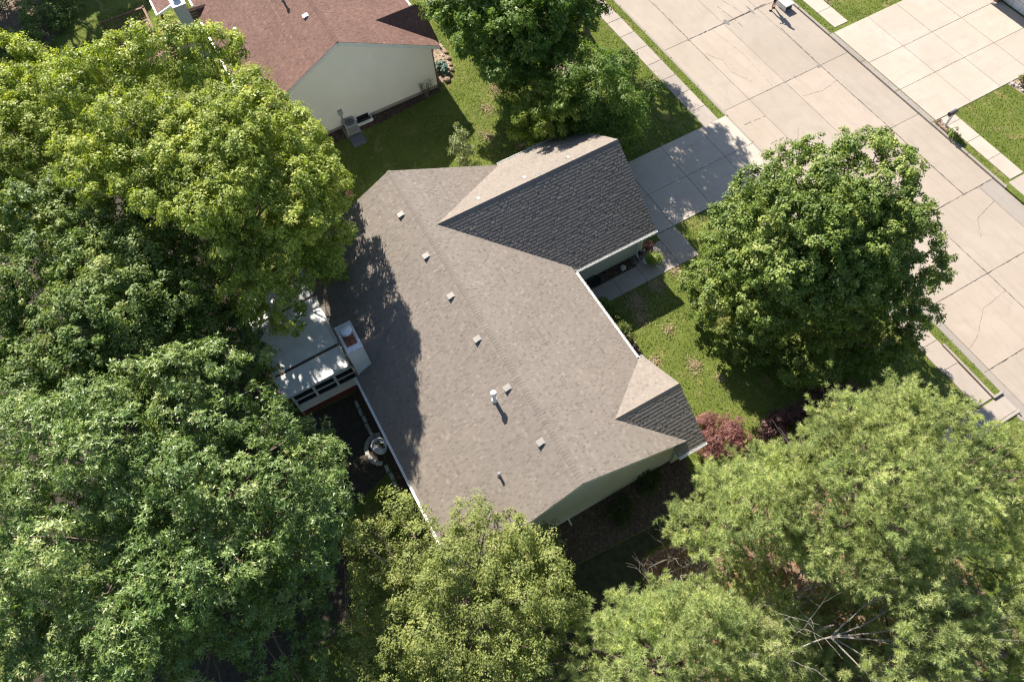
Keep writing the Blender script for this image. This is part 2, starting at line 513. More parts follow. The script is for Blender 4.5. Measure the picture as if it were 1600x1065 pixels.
for pts, w in (([(-4.87, 22.3), (-4.95, 28.4)], .05), ([(-8.9, 22.3), (-4.9, 22.22), (-2.6, 22.2)], .016), ([(1.27, 23.5), (1.27, 27.6)], .016),
               ([(1.27, 27.66), (7.4, 27.66), (13.0, 27.66)], .022), ([(13.05, 24.2), (13.05, 29.8)], .028), ([(17.39, 21.0), (17.39, 28.6)], .020),
               ([(2.75, 20.7), (2.85, 22.2)], .02), ([(7.38, 26.0), (7.38, 28.1)], .02), ([(4.7, 20.9), (4.74, 22.2)], .018), ([(-6.45, 25.6), (-5.2, 25.75), (-4.0, 25.8)], .016),
               ([(-2.6, 27.75), (1.2, 27.66)], .020), ([(21.4, 20.9), (21.4, 24.9)], .016), ([(13.05, 24.94), (20, 24.94)], .010), ([(-3.3, 22.3), (-2.2, 22.9), (-1.2, 22.7), (.2, 23.3)], .010), ([(4.6, 23.2), (5.3, 22.6), (6.4, 22.5)], .010), ([(-8.2, 25.2), (-7.0, 26.2), (-5.1, 26.6)], .010), ([(9.1, 22.3), (9.4, 23.7), (10.2, 24.9)], .010), ([(14.2, 28.7), (14.6, 27.1), (15.6, 26.3)], .008), ([(18.6, 24.9), (18.8, 23.2), (19.8, 21.8), (20.1, 20.95)], .008), ([(2.7, 24.9), (3.0, 26.4), (2.8, 27.6)], .008), ([(-4.8, 24.0), (-2.0, 24.3), (1.2, 24.1)], .007)):
    crack(pts, w)
mbp = MB()
for x, y, rx, ry in ((-4.9, 25.2, .30, .17), (-4.95, 27.2, .5, .10), (1.3, 27.5, .16, .12), (-4.87, 22.2, .14, .12), (1.22, 25.7, .14, .06)):
    ring = [(x + rx * math.cos(a) * random.uniform(.6, 1.1), y + ry * math.sin(a) * random.uniform(.6, 1.1), ZS + .0085) for a in np.linspace(0, 2 * math.pi, 11)[:-1]]
    mbp.poly(ring)
o = mbp.build('tar_patch', plain('grey_patch', (0.17, 0.155, 0.14), .9, var=.2), street)
o['kind'] = 'stuff'

# kerbs: low rolled lips of the street edges
def kerb(x0, x1, y0, y1, h):
    mb = MB(); mb.box(x0, x1, y0, y1, -.2, h, bev=.025)
    return mb
def kerb_run(name, spans, y0, y1, h):
    root = None
    for (x0, x1) in spans:
        n = max(1, round((x1 - x0) / 3.0)); st = (x1 - x0) / n
        for k in range(n):
            mb = kerb(x0 + k * st + .004, x0 + (k + 1) * st - .004, y0, y1, h)
            if root is None:
                root = mb.build(name, M['gutter_concrete']); root['kind'] = 'structure'
            else:
                mb.build('kerb_stone', M['gutter_concrete'], root)
kerb_run('kerb', [(-27, 1.75)], SY0 - .15, SY0 + .02, .02)
kerb_run('kerb', [(6.55, 22.6)], 20.42, 20.54, .03)
mb = MB(); mb.box(6.6, 22.5, 19.95, 20.418, -.2, .008); o = mb.build('verge', M['grass']); o['kind'] = 'structure'
kerb_run('kerb', [(-27, -.5), (8.3, 13.9)], SY1 - .02, SY1 + .15, .02)
kerb_run('kerb', [(-.5, 8.3)], SY1 - .02, SY1 + .32, .012)
kerb_run('kerb', [(1.75, 6.55)], SY0 - .13, SY0 + .02, .012)
kerb_run('kerb', [(23.7, 38)], SY0 - .15, SY0 + .02, .02)
mb = MB(); mb.box(23.55, 23.70, 15.5, 20.45, -.1, .06, bev=.02); o = mb.build('kerb', M['walk']); o['kind'] = 'structure'

# near pavement
cells = [(-27 + 1.52 * i, -27 + 1.52 * (i + 1), 18.55, 19.62) for i in range(18)]
cells.append((-27 + 1.52 * 18, 1.70, 18.55, 19.62))
slabs('near_pavement', M['walk'], cells, .03)
cells = [(6.6 + 1.47 * i, 6.6 + 1.47 * (i + 1), 18.78, 19.90) for i in range(8)] + [(18.36, 18.98, 18.8, 19.9), (18.98, 20.39, 18.82, 19.9), (20.39, 22.55, 18.9, 19.85)]
slabs('near_pavement', M['walk'], cells, .03)
slabs('neighbour_apron', M['walk'], [(22.63, 23.54, 15.5, 18.2), (22.63, 23.54, 18.2, 20.42)], .022)
mb = MB(); mb.box(19.3, 22.62, 19.86, 19.98, -.1, .13, bev=.015); mb.box(22.50, 22.62, 19.98, 20.42, -.1, .13, bev=.015)
o = mb.build('edging_kerb', M['walk']); o['kind'] = 'structure'
# far pavement
slabs('far_pavement', M['bright_drive'], [(8.36, 8.95, 30.42, 31.42), (8.95, 10.46, 30.42, 31.42), (10.46, 12.0, 30.42, 31.42), (12.0, 13.62, 30.42, 31.42)], .03)
slabs('far_pavement', M['bright_drive'], [(-27 + 1.64 * i, -27 + 1.64 * (i + 1), 30.5, 31.6) for i in range(16)], .03)
slabs('far_apron', M['walk'], [(13.7, 16.4, 30.2, 32.6), (16.4, 19.2, 30.2, 32.6), (13.7, 16.4, 32.6, 35.4), (16.4, 19.2, 32.6, 35.4)], .01)
# driveways
dx = [1.68, 4.22, 6.70]
dy = [10.35, 12.9, 15.5, 18.2, 20.15]
slabs('driveway', M['drive'], [(dx[i], dx[i + 1], dy[j], dy[j + 1]) for i in range(2) for j in range(4)], .035)
fx = [-.45, 2.74, 5.42, 8.33]
fy = [30.15, 32.9, 35.25, 37.7, 40.9]
slabs('far_driveway', M['bright_drive'], [(fx[i], fx[i + 1], fy[j], fy[j + 1]) for i in range(3) for j in range(4)], .035, joint='faint_joint')
# front walk
slabs('front_walk', M['walk'], [(6.72, 8.95, 11.72, 12.95), (7.12, 8.95, 9.68, 11.72), (7.85, 8.95, 8.17, 9.68), (7.85, 8.95, 6.75, 8.17), (7.85, 8.95, 5.6, 6.75)], .03)
# beds
sheet('planting_bed', [[(7.1, 5.3, .008), (7.83, 5.3, .008), (7.83, 9.66, .008), (7.1, 11.6, .008)]], M['mulch'])
sheet('planting_bed', [[(8.97, 5.3, .008), (13.6, 5.3, .008), (13.6, 6.9, .008), (10.6, 7.25, .008), (8.97, 7.0, .008)]], M['mulch'])
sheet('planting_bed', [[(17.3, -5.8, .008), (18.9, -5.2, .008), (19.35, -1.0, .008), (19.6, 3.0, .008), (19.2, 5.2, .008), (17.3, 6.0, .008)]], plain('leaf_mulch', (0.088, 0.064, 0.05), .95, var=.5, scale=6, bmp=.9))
sheet('planting_bed', [[(6.9, -6.3, .008), (13.6, -6.3, .008), (13.6, -5.3, .008), (6.9, -5.3, .008)]], M['mulch'])
sheet('planting_bed', [[(-9.6, -5.0, .008), (-8.75, -5.0, .008), (-8.7, 2.6, .008), (-9.2, 6.6, .008), (-9.6, 6.6, .008)]], M['mulch'])
sheet('planting_bed', [[(-20, 6.75, .008), (-9.75, 6.75, .008), (-9.7, 7.4, .008), (-10.6, 8.05, .008), (-12, 8.5, .008), (-20, 8.5, .008)]], M['dirt'])
sheet('pine_straw', [[(20.6, 1.4, .008), (23.5, .4, .008), (30, .0, .008), (31, 13, .008), (24, 13.2, .008), (21.4, 9.0, .008), (20.6, 4.8, .008)]], M['straw'])
sheet('gravel_bed', [[(8.42, 29.98, .012), (9.75, 30.0, .012), (9.7, 30.40, .012), (8.4, 30.40, .012)]], M['dirt'])
sheet('rock_bed', [[(8.36, 35.75, .010), (11.5, 36.2, .010), (11.5, 41, .010), (8.36, 41, .010)]], M['dirt'])
sheet('patio', [[(-24.3, -7.2, .02), (-21.0, -7.2, .02), (-21.0, -5.2, .02), (-24.6, -5.2, .02)]], plain('pink_paving', (0.42, 0.29, 0.22), .9, var=.1))
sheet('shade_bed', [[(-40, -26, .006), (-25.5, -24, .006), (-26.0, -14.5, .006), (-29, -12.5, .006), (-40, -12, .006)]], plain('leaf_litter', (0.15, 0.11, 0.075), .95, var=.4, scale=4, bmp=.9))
sheet('tree_shade_floor', [[(-16, -24, .004), (17, -24, .004), (16.8, -10.5, .004), (12.4, -9.2, .004), (11.4, -6.35, .004), (6.95, -6.35, .004), (6.95, -9.3, .004), (0, -9.8, .004), (-5, -8.5, .004), (-13, -11.5, .004)]], plain('shade_dark_litter', (0.048, 0.038, 0.026), .95, var=.45, scale=5, bmp=.9))  # leaf litter darkened to paint in tree shade, also across the back lawn
sheet('painted_shade_soil', [[(18.95, -5.6, .006), (23.2, -5.2, .006), (22.6, .3, .006), (20.5, 1.5, .006), (20.4, 4.8, .006), (19.3, 5.0, .006), (19.65, 3.0, .006), (19.4, -1.0, .006)]], plain('shade_dark_soil', (0.042, 0.044, 0.02), .95, var=.5, scale=3, bmp=.9))  # soil sheet coloured near black to paint in the house gable's shade
sheet('bare_ground', [[(-12.2, 12.6, .006), (-8.6, 11.7, .006), (-5.8, 13.0, .006), (-6.4, 15.0, .006), (-10, 15.3, .006)]], M['dirt'])

# ------------------------------------------------------------------ roofs and walls
def arange_at(poly, b):
    xs = []
    n = len(poly)
    for i in range(n):
        (a0, b0), (a1, b1) = poly[i], poly[(i + 1) % n]
        if (b0 - b) * (b1 - b) <= 0 and b0 != b1:
            xs.append(a0 + (a1 - a0) * (b - b0) / (b1 - b0))
    return (min(xs), max(xs)) if xs else None

def shingle_plane(mb, P, poly3, eave_dir, skip=None, exp=.152):
    """lay laminated shingle tabs over the planar convex 3d polygon poly3; eave_dir unit vector along the eave"""
    e = Vector(eave_dir).normalized()
    pts = [Vector(p) for p in poly3]
    n = (pts[1] - pts[0]).cross(pts[2] - pts[0]).normalized()
    if n.z < 0: n = -n
    s = n.cross(e).normalized()
    if s.z < 0: s = -s
    o = pts[0]
    q = [((p - o).dot(e), (p - o).dot(s)) for p in pts]
    bmin = min(b for a, b in q); bmax = max(b for a, b in q)
    k = 0
    b0 = bmin
    while b0 < bmax - .01:
        b1 = min(b0 + exp, bmax)
        r0 = arange_at(q, b0 + .002); r1 = arange_at(q, b1 - .002)
        if r0 and r1:
            a = min(r0[0], r1[0]) - random.uniform(0, .3)
            end = max(r0[1], r1[1])
            rt = random.gauss(0, .035)
            thick = True
            while a < end:
                w = random.uniform(.06, .16) if thick else random.uniform(.04, .08)
                a2 = min(a + w, end)
                A0 = min(max(a, r0[0]), r0[1]); A1 = min(max(a2, r0[0]), r0[1])
                B0 = min(max(a, r1[0]), r1[1]); B1 = min(max(a2, r1[0]), r1[1])
                if (A1 - A0) + (B1 - B0) > .01:
                    c = o + e * ((A0 + A1 + B0 + B1) / 4) + s * ((b0 + b1) / 2)
                    if not (skip and skip(c)):
                        t = (.0150 if thick else .0075) + random.uniform(-.0012, .0012)
                        lo = b0 - (.008 if thick else .0)
                        tn = min(1, max(0, (.56 if thick else .40) + rt + random.gauss(0, .13)))
                        v = [o + e * A0 + s * lo + n * t, o + e * A1 + s * lo + n * t, o + e * B1 + s * b1 + n * .004, o + e * B0 + s * b1 + n * .004,
                             o + e * A0 + s * lo - n * .002, o + e * A1 + s * lo - n * .002, o + e * B1 + s * b1 - n * .002, o + e * B0 + s * b1 - n * .002]
                        mb.add(v, [(0, 1, 2, 3), (4, 5, 1, 0), (5, 6, 2, 1), (7, 4, 0, 3)], tn)
                a = a2
                thick = random.random() < .78
        b0 = b1
        k += 1

def ridge_caps(mb, A, B, da, db, exp=.145, w=.15, lift=.012):
    """overlapping bent cap shingles along the ridge A-B; da, db: unit vectors down each slope"""
    A = Vector(A); B = Vector(B); d = (B - A); ln = d.length; d.normalize()
    da = Vector(da).normalized(); db = Vector(db).normalized()
    n = int(ln / exp)
    for i in range(n + 1):
        p = A + d * (i * exp); q = A + d * min(i * exp + exp * 1.12, ln + .02)
        h0, h1 = lift + .011, lift + .004
        up = Vector((0, 0, 1))
        v = [p + up * h0 + da * w, p + up * (h0 + .01), p + up * h0 + db * w, q + up * h1 + da * w * .98, q + up * (h1 + .01), q + up * h1 + db * w * .98,
             p + up * (h0 - .016) + da * w, p + up * (h0 - .01), p + up * (h0 - .016) + db * w]
        mb.add(v, [(0, 1, 4, 3), (1, 2, 5, 4), (6, 7, 1, 0), (7, 8, 2, 1)], min(1, max(0, random.gauss(.52, .10))))

def deck(mb, poly3, th=.11):
    mb.prism([Vector(p) - Vector((0, 0, th)) for p in poly3], (0, 0, th - .001))

def lap_wall(mb, p0, d, nrm, poly, exp=.125):
    """horizontal lap siding over convex polygon poly of (t, z); p0 + d*t + z; nrm outward"""
    p0 = Vector(p0); d = Vector(d).normalized(); nrm = Vector(nrm)
    zmin = min(z for t, z in poly); zmax = max(z for t, z in poly)
    up = Vector((0, 0, 1))
    z = zmin
    while z < zmax - .005:
        z1 = min(z + exp, zmax)
        r0 = arange_at(poly, z + .0015); r1 = arange_at(poly, z1 - .0015)
        if r0 and r1:
            v = [p0 + d * r0[0] + up * z + nrm * .020, p0 + d * r0[1] + up * z + nrm * .020, p0 + d * r1[1] + up * z1 + nrm * .006, p0 + d * r1[0] + up * z1 + nrm * .006,
                 p0 + d * r0[0] + up * z, p0 + d * r0[1] + up * z]
            mb.add(v, [(0, 1, 2, 3), (4, 5, 1, 0)], .5)
        z = z1

def wall_solid(mb, p0, d, nrm, poly, th=.12):
    p0 = Vector(p0); d = Vector(d).normalized(); nrm = Vector(nrm)
    mb.prism([p0 + d * t + Vector((0, 0, z)) - nrm * th for t, z in poly], nrm * (th - .001))

def gutter(mb, a, b, out):
    """white channel from a to b (top outer lip line at a,b height), out: horizontal outward unit vector"""
    a = Vector(a); b = Vector(b); o = Vector(out); up = Vector((0, 0, 1))
    w, h, t = .115, .10, .012
    for (c, ww, hh) in ((o * .006 - up * h / 2, t, h), (o * (w / 2) - up * h, w, t), (o * w - up * (h / 2 - .008), t, h)):
        mb.bar(a + c, b + c, ww, hh)
    d = (b - a).normalized()
    for p, s in ((a, 1), (b, -1)):
        mb.bar(p + o * .01 - up * (h / 2) + d * (.006 * s), p + o * (w - .01) - up * (h / 2) + d * (.006 * s), .01, h - .01)
    return mb

def downspout(mb, x, y, ztop, out, bot=.12):
    o = Vector(out)
    p = Vector((x, y, 0))
    mb.tube([p + o * .45 + Vector((0, 0, ztop)), p + o * .40 + Vector((0, 0, ztop - .10)), p + o * .06 + Vector((0, 0, ztop - .42)), p + o * .06 + Vector((0, 0, bot + .1)), p + o * .30 + Vector((0, 0, bot))], .042, 4)

def roof_vent(x, y, z, down, across, parent, mat, size=.25):
    """slant-top hood on a flange, opening downhill"""
    dn = Vector(down).normalized(); ac = Vector(across).normalized(); n = ac.cross(dn).normalized()
    if n.z < 0: n = -n
    c = Vector((x, y, z))
    f = MB()
    hs = size * .62
    ring = [c + ac * (i * hs) + dn * (j * hs) + n * .018 for i, j in ((-1, -1), (1, -1), (1, 1), (-1, 1))]
    f.prism(ring, n * .006)
    fo = f.build('roof_vent', mat, parent)
    h = MB()
    a, b = size * .52, size * .55
    tp = size * .5
    v = [c + ac * -a + dn * -b + n * .024, c + ac * a + dn * -b + n * .024, c + ac * a + dn * b + n * .024, c + ac * -a + dn * b + n * .024,
         c + ac * -a * .92 + dn * -b * .55 + n * tp * .55, c + ac * a * .92 + dn * -b * .55 + n * tp * .55, c + ac * a + dn * b * 1.05 + n * tp, c + ac * -a + dn * b * 1.05 + n * tp]
    h.add(v, [(4, 5, 6, 7), (0, 1, 5, 4), (1, 2, 6, 5), (2, 3, 7, 6), (3, 0, 4, 7)])
    h.build('hood', mat, fo)
    return fo

def vent_pipe(x, y, z, r, h, cap, parent, mat):
    mb = MB(); mb.lathe([(r * 1.9, -.04), (r * 1.7, .04), (r * 1.1, .10), (r, .12), (r, h), (r * .8, h), (r * .8, h - .02)], 14, (x, y, z))
    o = mb.build('vent_pipe', mat, parent, smooth=False)
    if cap:
        c = MB(); c.lathe([(r * .8, h - .02), (r * 1.75, h + .02), (r * 1.75, h + .13), (r * 1.2, h + .17), (.01, h + .18)], 14, (x, y, z))
        c.build('pipe_cap', mat, o)
    return o

# ------------------------------------------------------------------ the main house
ZE, W, S, LL = 2.613, 5.771, .5219, 17.735
ZR = ZE + S * W
GU, GW, GS, GV, GZE = 3.8116, 3.9585, .7106, 10.6564, 2.4561
GR = GZE + GS * GW
GA = (ZR - GR) / S
WU, WW, WS, WV = 15.7478, 2.3508, .6498, 6.0695
WR = ZE + WS * WW
WA = (ZR - WR) / S
house = tag(empty('bungalow', (LL / 2, 0, 0)), 'sage sided bungalow with a taupe shingle roof, a garage wing and a white framed sunroom', 'house')
HINV = Matrix.Translation((-LL / 2, 0, 0))
def H(mb, name, mat, parent=None, smooth=False):
    """build in world coordinates under the house root (which only has a translation)"""
    mb.v = [(x - LL / 2, y, z) for x, y, z in mb.v] if True else mb.v
    return mb.build(name, mat, parent or house, smooth=smooth)

back = [(0, -W, ZE), (LL, -W, ZE), (LL, 0, ZR), (0, 0, ZR)]
front = [(0, W, ZE), (LL, W, ZE), (LL, 0, ZR), (0, 0, ZR)]
GXR, GXL = GU + GW, GU - GW
def front_z(y): return ZR - S * y
yv = W
xv = GU + (GR - front_z(W)) / GS
g_right = [(GXR, W, GZE), (GXR, GV, GZE), (GU, GV, GR), (GU, GA, GR), (xv, W, front_z(W))]
g_left = [(GXL, W + .05, GZE), (GXL, GV, GZE), (GU, GV, GR), (GU, GA, GR), (GU - (xv - GU), W, front_z(W))]
wyb = 4.66
w_left = [(WU - WW, WV, ZE), (WU, WV, WR), (WU, WA, WR), (WU - WW, W, ZE)]
xr = LL + .004
zx = WR - WS * (xr - WU)
w_right = [(WU + WW, WV, ZE), (WU, WV, WR), (WU, WA, WR), (xr, (ZR - zx) / S, zx), (xr, wyb, zx), (WU + WW, wyb, ZE)]
dk = MB()
for pl in (back, front, g_right, g_left, w_left): deck(dk, pl)
deck(dk, [(WU + WW, WV, ZE), (WU, WV, WR), (WU, WA, WR), (xr, (ZR - zx) / S, zx), (xr, WV, zx)])
deck(dk, [(WU + WW, wyb, ZE), (WU + WW, WV, ZE), (xr, WV, zx), (xr, wyb, zx)])
roof = H(dk, 'roof', M['deck_felt'])
def hidden_front(c):
    x, y, z = c
    if y > GA + .35:
        half = (y - GA) * S / GS - .30
        if abs(x - GU) < half: return True
    if y > WA + .3 and abs(x - WU) < (y - WA) * S / WS - .25: return True
    return False
sh = MB(); shingle_plane(sh, None, back, (1, 0, 0)); o = H(sh, 'shingle_field', M['shingle'], roof); o['kind'] = 'stuff'
sh = MB(); shingle_plane(sh, None, front, (1, 0, 0), hidden_front); o = H(sh, 'shingle_field', M['shingle'], roof); o['kind'] = 'stuff'
sh = MB(); shingle_plane(sh, None, g_right, (0, 1, 0)); o = H(sh, 'shingle_field', M['shingle'], roof); o['kind'] = 'stuff'
sh = MB(); shingle_plane(sh, None, g_left, (0, 1, 0)); o = H(sh, 'shingle_field', M['shingle'], roof); o['kind'] = 'stuff'
sh = MB(); shingle_plane(sh, None, w_left, (0, 1, 0)); o = H(sh, 'shingle_field', M['shingle'], roof); o['kind'] = 'stuff'
sh = MB(); shingle_plane(sh, None, w_right[:4] + [(xr, WV, zx)], (0, 1, 0))
shingle_plane(sh, None, [(WU + WW, wyb, ZE), (WU + WW, WV, ZE), (xr, WV, zx), (xr, wyb, zx)], (0, 1, 0))
o = H(sh, 'shingle_field', M['shingle'], roof); o['kind'] = 'stuff'
rc = MB()
ridge_caps(rc, (LL, 0, ZR), (0, 0, ZR), (0, -1, -S), (0, 1, -S))
o = H(rc, 'ridge_cap', M['shingle'], roof); o['kind'] = 'stuff'
rc = MB(); ridge_caps(rc, (GU, GV, GR), (GU, GA, GR), (-1, 0, -GS), (1, 0, -GS)); o = H(rc, 'ridge_cap', M['shingle'], roof); o['kind'] = 'stuff'
rc = MB(); ridge_caps(rc, (WU, WV, WR), (WU, WA, WR), (-1, 0, -WS), (1, 0, -WS)); o = H(rc, 'ridge_cap', M['shingle'], roof); o['kind'] = 'stuff'
# white rake boards and fascias
def rakes(pairs, out, nm='rake_board'):
    for a, b in pairs:
        mb = MB(); mb.bar(Vector(a) - Vector((0, 0, .115)) + Vector(out) * -.012, Vector(b) - Vector((0, 0, .115)) + Vector(out) * -.012, .025, .17)
        H(mb, nm, M['white'])
rakes([((LL, -W, ZE), (LL, 0, ZR)), ((LL, 0, ZR), (LL, 4.6, ZR - S * 4.6))], (1, 0, 0))
rakes([((0, -W, ZE), (0, 0, ZR)), ((0, 0, ZR), (0, W, ZE))], (-1, 0, 0))
rakes([((GXL, GV, GZE), (GU, GV, GR)), ((GU, GV, GR), (GXR, GV, GZE))], (0, 1, 0))
rakes([((WU - WW, WV, ZE), (WU, WV, WR)), ((WU, WV, WR), (WU + WW, WV, ZE))], (0, 1, 0))
for a, b, out in (((0, -W, ZE), (5.9, -W, ZE), (0, -1, 0)), ((7.62, -W, ZE), (LL, -W, ZE), (0, -1, 0)), ((GXR + .02, W, ZE), (WU - WW - .02, W, ZE), (0, 1, 0)),
                  ((GXR, W + .02, GZE), (GXR, GV, GZE), (1, 0, 0)), ((GXL, W + .1, GZE), (GXL, GV, GZE), (-1, 0, 0)),
                  ((WU + WW, wyb, ZE), (WU + WW, WV, ZE), (1, 0, 0)), ((WU - WW, W, ZE), (WU - WW, WV, ZE), (-1, 0, 0))):
    H(gutter(MB(), a, b, out), 'gutter', M['white'])
mb = MB(); mb.bar((LL + .02, wyb + .012, ZE - .05), (WU + WW, wyb + .012, ZE - .05), .02, .16); H(mb, 'fascia_board', M['white'])
# walls
XR, XL, YF, YB = LL - .22, .22, 5.32, -5.32
def house_wall(p0, d, nrm, poly):
    mb = MB(); wall_solid(mb, p0, d, nrm, poly); lap_wall(mb, p0, d, nrm, poly)
    return H(mb, 'wall', M['sage'])
zt = ZE + S * (W - 5.32) - .12
house_wall((XR, 0, 0), (0, 1, 0), (1, 0, 0), [(-5.32, .12), (5.32, .12), (5.32, zt), (0, ZR - .13), (-5.32, zt)])
house_wall((XL, 0, 0), (0, 1, 0), (-1, 0, 0), [(-5.32, .12), (5.32, .12), (5.32, zt), (0, ZR - .13), (-5.32, zt)])
house_wall((0, YB, 0), (1, 0, 0), (0, -1, 0), [(XL, .12), (XR, .12), (XR, zt), (XL, zt)])
house_wall((0, YF, 0), (1, 0, 0), (0, 1, 0), [(7.2, .12), (XR, .12), (XR, zt), (7.2, zt)])
GWX = 7.24
gzt = GZE + GS * (GXR - GWX) - .12
house_wall((GWX, 0, 0), (0, 1, 0), (1, 0, 0), [(5.32, .12), (10.35, .12), (10.35, gzt), (5.32, gzt)])
house_wall((.38, 0, 0), (0, 1, 0), (-1, 0, 0), [(5.3, .12), (10.35, .12), (10.35, gzt), (5.3, gzt)])
house_wall((0, 10.35, 0), (1, 0, 0), (0, 1, 0), [(.4, 2.25), (GWX, 2.25), (GWX, gzt), (GU, GR - .13), (.4, gzt)])
house_wall((0, 10.35, 0), (1, 0, 0), (0, 1, 0), [(.4, .12), (1.55, .12), (1.55, 2.25), (.4, 2.25)])
house_wall((0, 10.35, 0), (1, 0, 0), (0, 1, 0), [(6.45, .12), (GWX, .12), (GWX, 2.25), (6.45, 2.25)])
house_wall((0, 5.72, 0), (1, 0, 0), (0, 1, 0), [(WU - 1.9, .12), (WU + 1.9, .12), (WU + 1.9, ZE), (WU, WR - .13), (WU - 1.9, ZE)])
house_wall((WU + 1.9, 0, 0), (0, 1, 0), (1, 0, 0), [(5.0, .12), (5.72, .12), (5.72, ZE), (5.0, ZE)])
mb = MB()
mb.box(XL + .01, XR - .01, YB + .01, YF - .01, -.1, .14); mb.box(.40, GWX - .01, 5.3, 10.33, -.1, .14); mb.box(WU - 1.88, WU + 1.88, 5.3, 5.70, -.1, .14)
H(mb, 'foundation', M['walk'])
gd = MB()
for r in range(4):
    for c in range(8):
        x0 = 1.58 + c * .607; z0 = .08 + r * .54
        gd.box(x0 + .02, x0 + .587, 10.31, 10.345, z0 + .02, z0 + .52, bev=.01)
gd.box(1.57, 6.44, 10.25, 10.30, .06, 2.24)
H(gd, 'garage_door', M['white'])
cb = MB(); cb.box(GWX - .03, GWX + .03, 10.30, 10.38, .12, gzt - .05); H(cb, 'corner_board', M['white'])
mb = MB(); downspout(mb, GWX + .02, 10.05, GZE - .06, (1, 0, 0)); H(mb, 'downspout', M['white'])
mb = MB(); downspout(mb, XR - .4, YB - .02, ZE - .06, (0, -1, 0)); H(mb, 'downspout', M['white'])
mb = MB(); mb.box(GWX + .02, GWX + .10, 6.0, 6.09, 1.9, 2.0); mb.box(GWX + .03, GWX + .16, 5.98, 6.11, 1.62, 1.9, bev=.02); H(mb, 'wall_lantern', M['black'])
mb = MB(); mb.tube([(XR + .02, -.4, .25), (XR + .28, -.4, .25), (XR + .30, -.4, .12)], .035, 8); H(mb, 'dryer_outlet', M['whitepipe'])
# vents and pipes
for x in (2.49, 5.20, 7.66, 10.14, 12.75, 15.45):
    roof_vent(x - LL / 2, -.52, ZR - S * .52, (0, -1, -S), (1, 0, 0), house, M['tan_vent'])
for y, d in ((8.15, .54), (5.69, .60), (3.17, .66)):
    roof_vent(GU - d - LL / 2, y, GR - GS * d, (-1, 0, -GS), (0, 1, 0), house, M['tan_vent'], .19)
vent_pipe(12.82 - LL / 2, -1.19, ZR - S * 1.19, .075, .62, True, house, M['whitepipe'])
vent_pipe(15.48 - LL / 2, -2.49, ZR - S * 2.49, .05, .34, False, house, M['zinc'])
# chimney chase with rusty cap, round flue and a shingled saddle behind it
CX0, CX1, CY0, CY1, CZ = 6.20, 7.60, -5.60, -4.94, 4.79
ch = MB()
for (p0, d, nr, a, b) in (((CX1, 0, 0), (0, 1, 0), (1, 0, 0), CY0, CY1), ((CX0, 0, 0), (0, 1, 0), (-1, 0, 0), CY0, CY1), ((0, CY0, 0), (1, 0, 0), (0, -1, 0), CX0, CX1), ((0, CY1, 0), (1, 0, 0), (0, 1, 0), CX0, CX1)):
    lap_wall(ch, p0, d, nr, [(a, 0), (b, 0), (b, CZ), (a, CZ)])
ch.box(CX0 + .002, CX1 - .002, CY0 + .002, CY1 - .002, 0, CZ)
for x in (CX0, CX1):
    for y in (CY0, CY1):
        ch.box(x - .045, x + .045, y - .045, y + .045, 0, CZ)
chim = H(ch, 'chimney', plain('pale_chimney_siding', (0.60, .63, .62), .5, var=.04))
cc = MB(); cc.box(CX0 - .05, CX1 + .05, CY0 - .05, CY1 + .05, CZ, CZ + .05, bev=.012)
cap = H(cc, 'chase_cap', M['zinc'], chim)
cr = MB(); cr.box(CX0 + .26, CX1 - .24, CY0 + .08, CY1 - .08, CZ + .05, CZ + .075, bev=.01); H(cr, 'rust_pan', M['rust'], chim)
fl = MB(); fl.lathe([(.20, .05), (.20, .34), (.17, .36)], 18, (6.83, -5.25, CZ)); H(fl, 'flue', M['rust'], chim)
fc = MB(); fc.lathe([(.05, .34), (.27, .42), (.27, .50), (.22, .55), (.02, .57)], 18, (6.83, -5.25, CZ)); H(fc, 'flue_cap', M['zinc'], chim)
sad = MB()
zs = 3.72
sp = (6.90, -3.62, ZR - S * 3.62)
a1, a2, m1 = (CX0 - .02, CY1, ZR + S * CY1), (CX1 + .02, CY1, ZR + S * CY1), (6.90, CY1, zs)
sad.add([a1, sp, m1], [(0, 1, 2)], .8); sad.add([a2, m1, sp], [(0, 1, 2)], .3)  # sunward face toned lighter, far face darker: sun and shade painted in
sad.v = [(x, y, z + .02) for x, y, z in sad.v]
H(sad, 'chimney_saddle', M['shingle'])

# sunroom on the back wall
SX0, SX1, SYW, SZ1, SZ0 = 1.2, 6.82, -8.86, 2.50, 2.34
sr = MB()
sr.box(SX1 - .10, SX1, SYW, YB - .02, .50, 1.05)                     # dwarf wall under the glazing
sr.box(SX0, SX1 - .10, SYW, SYW + .10, .50, 1.05)
sr.box(SX0, SX0 + .10, SYW + .10, YB - .02, .50, 1.05)
sr.box(SX1 - .10, SX1, SYW, YB - .02, 2.20, 2.36)
sr.box(SX0, SX1 - .10, SYW, SYW + .10, 2.20, 2.30)
sr.box(SX0, SX0 + .10, SYW + .10, YB - .02, 2.20, 2.36)
sr.box(SX0, SX1, SYW, YB - .02, .44, .50)
sun_room = H(sr, 'sunroom', M['white'])
wy = [SYW + .12, SYW + 1.16, SYW + 2.22, YB - .16]
for k in range(3):
    y0, y1 = wy[k], wy[k + 1] - .12
    f = MB()
    for (a, b, c, d) in ((y0 - .06, y0, 1.05, 2.20), (y1, y1 + .06, 1.05, 2.20), (y0, y1, 1.05, 1.11), (y0, y1, 2.14, 2.20), (y0, y1, 1.60, 1.66)):
        f.box(SX1 - .09, SX1 + .01, a, b, c, d)
    fo = H(f, 'window', M['white'], sun_room)
    for c, d in ((1.11, 1.60), (1.66, 2.14)):
        g = MB(); g.box(SX1 - .05, SX1 - .04, y0 + .002, y1 - .002, c + .002, d - .002); H(g, 'pane', M['glass'], sun_room)
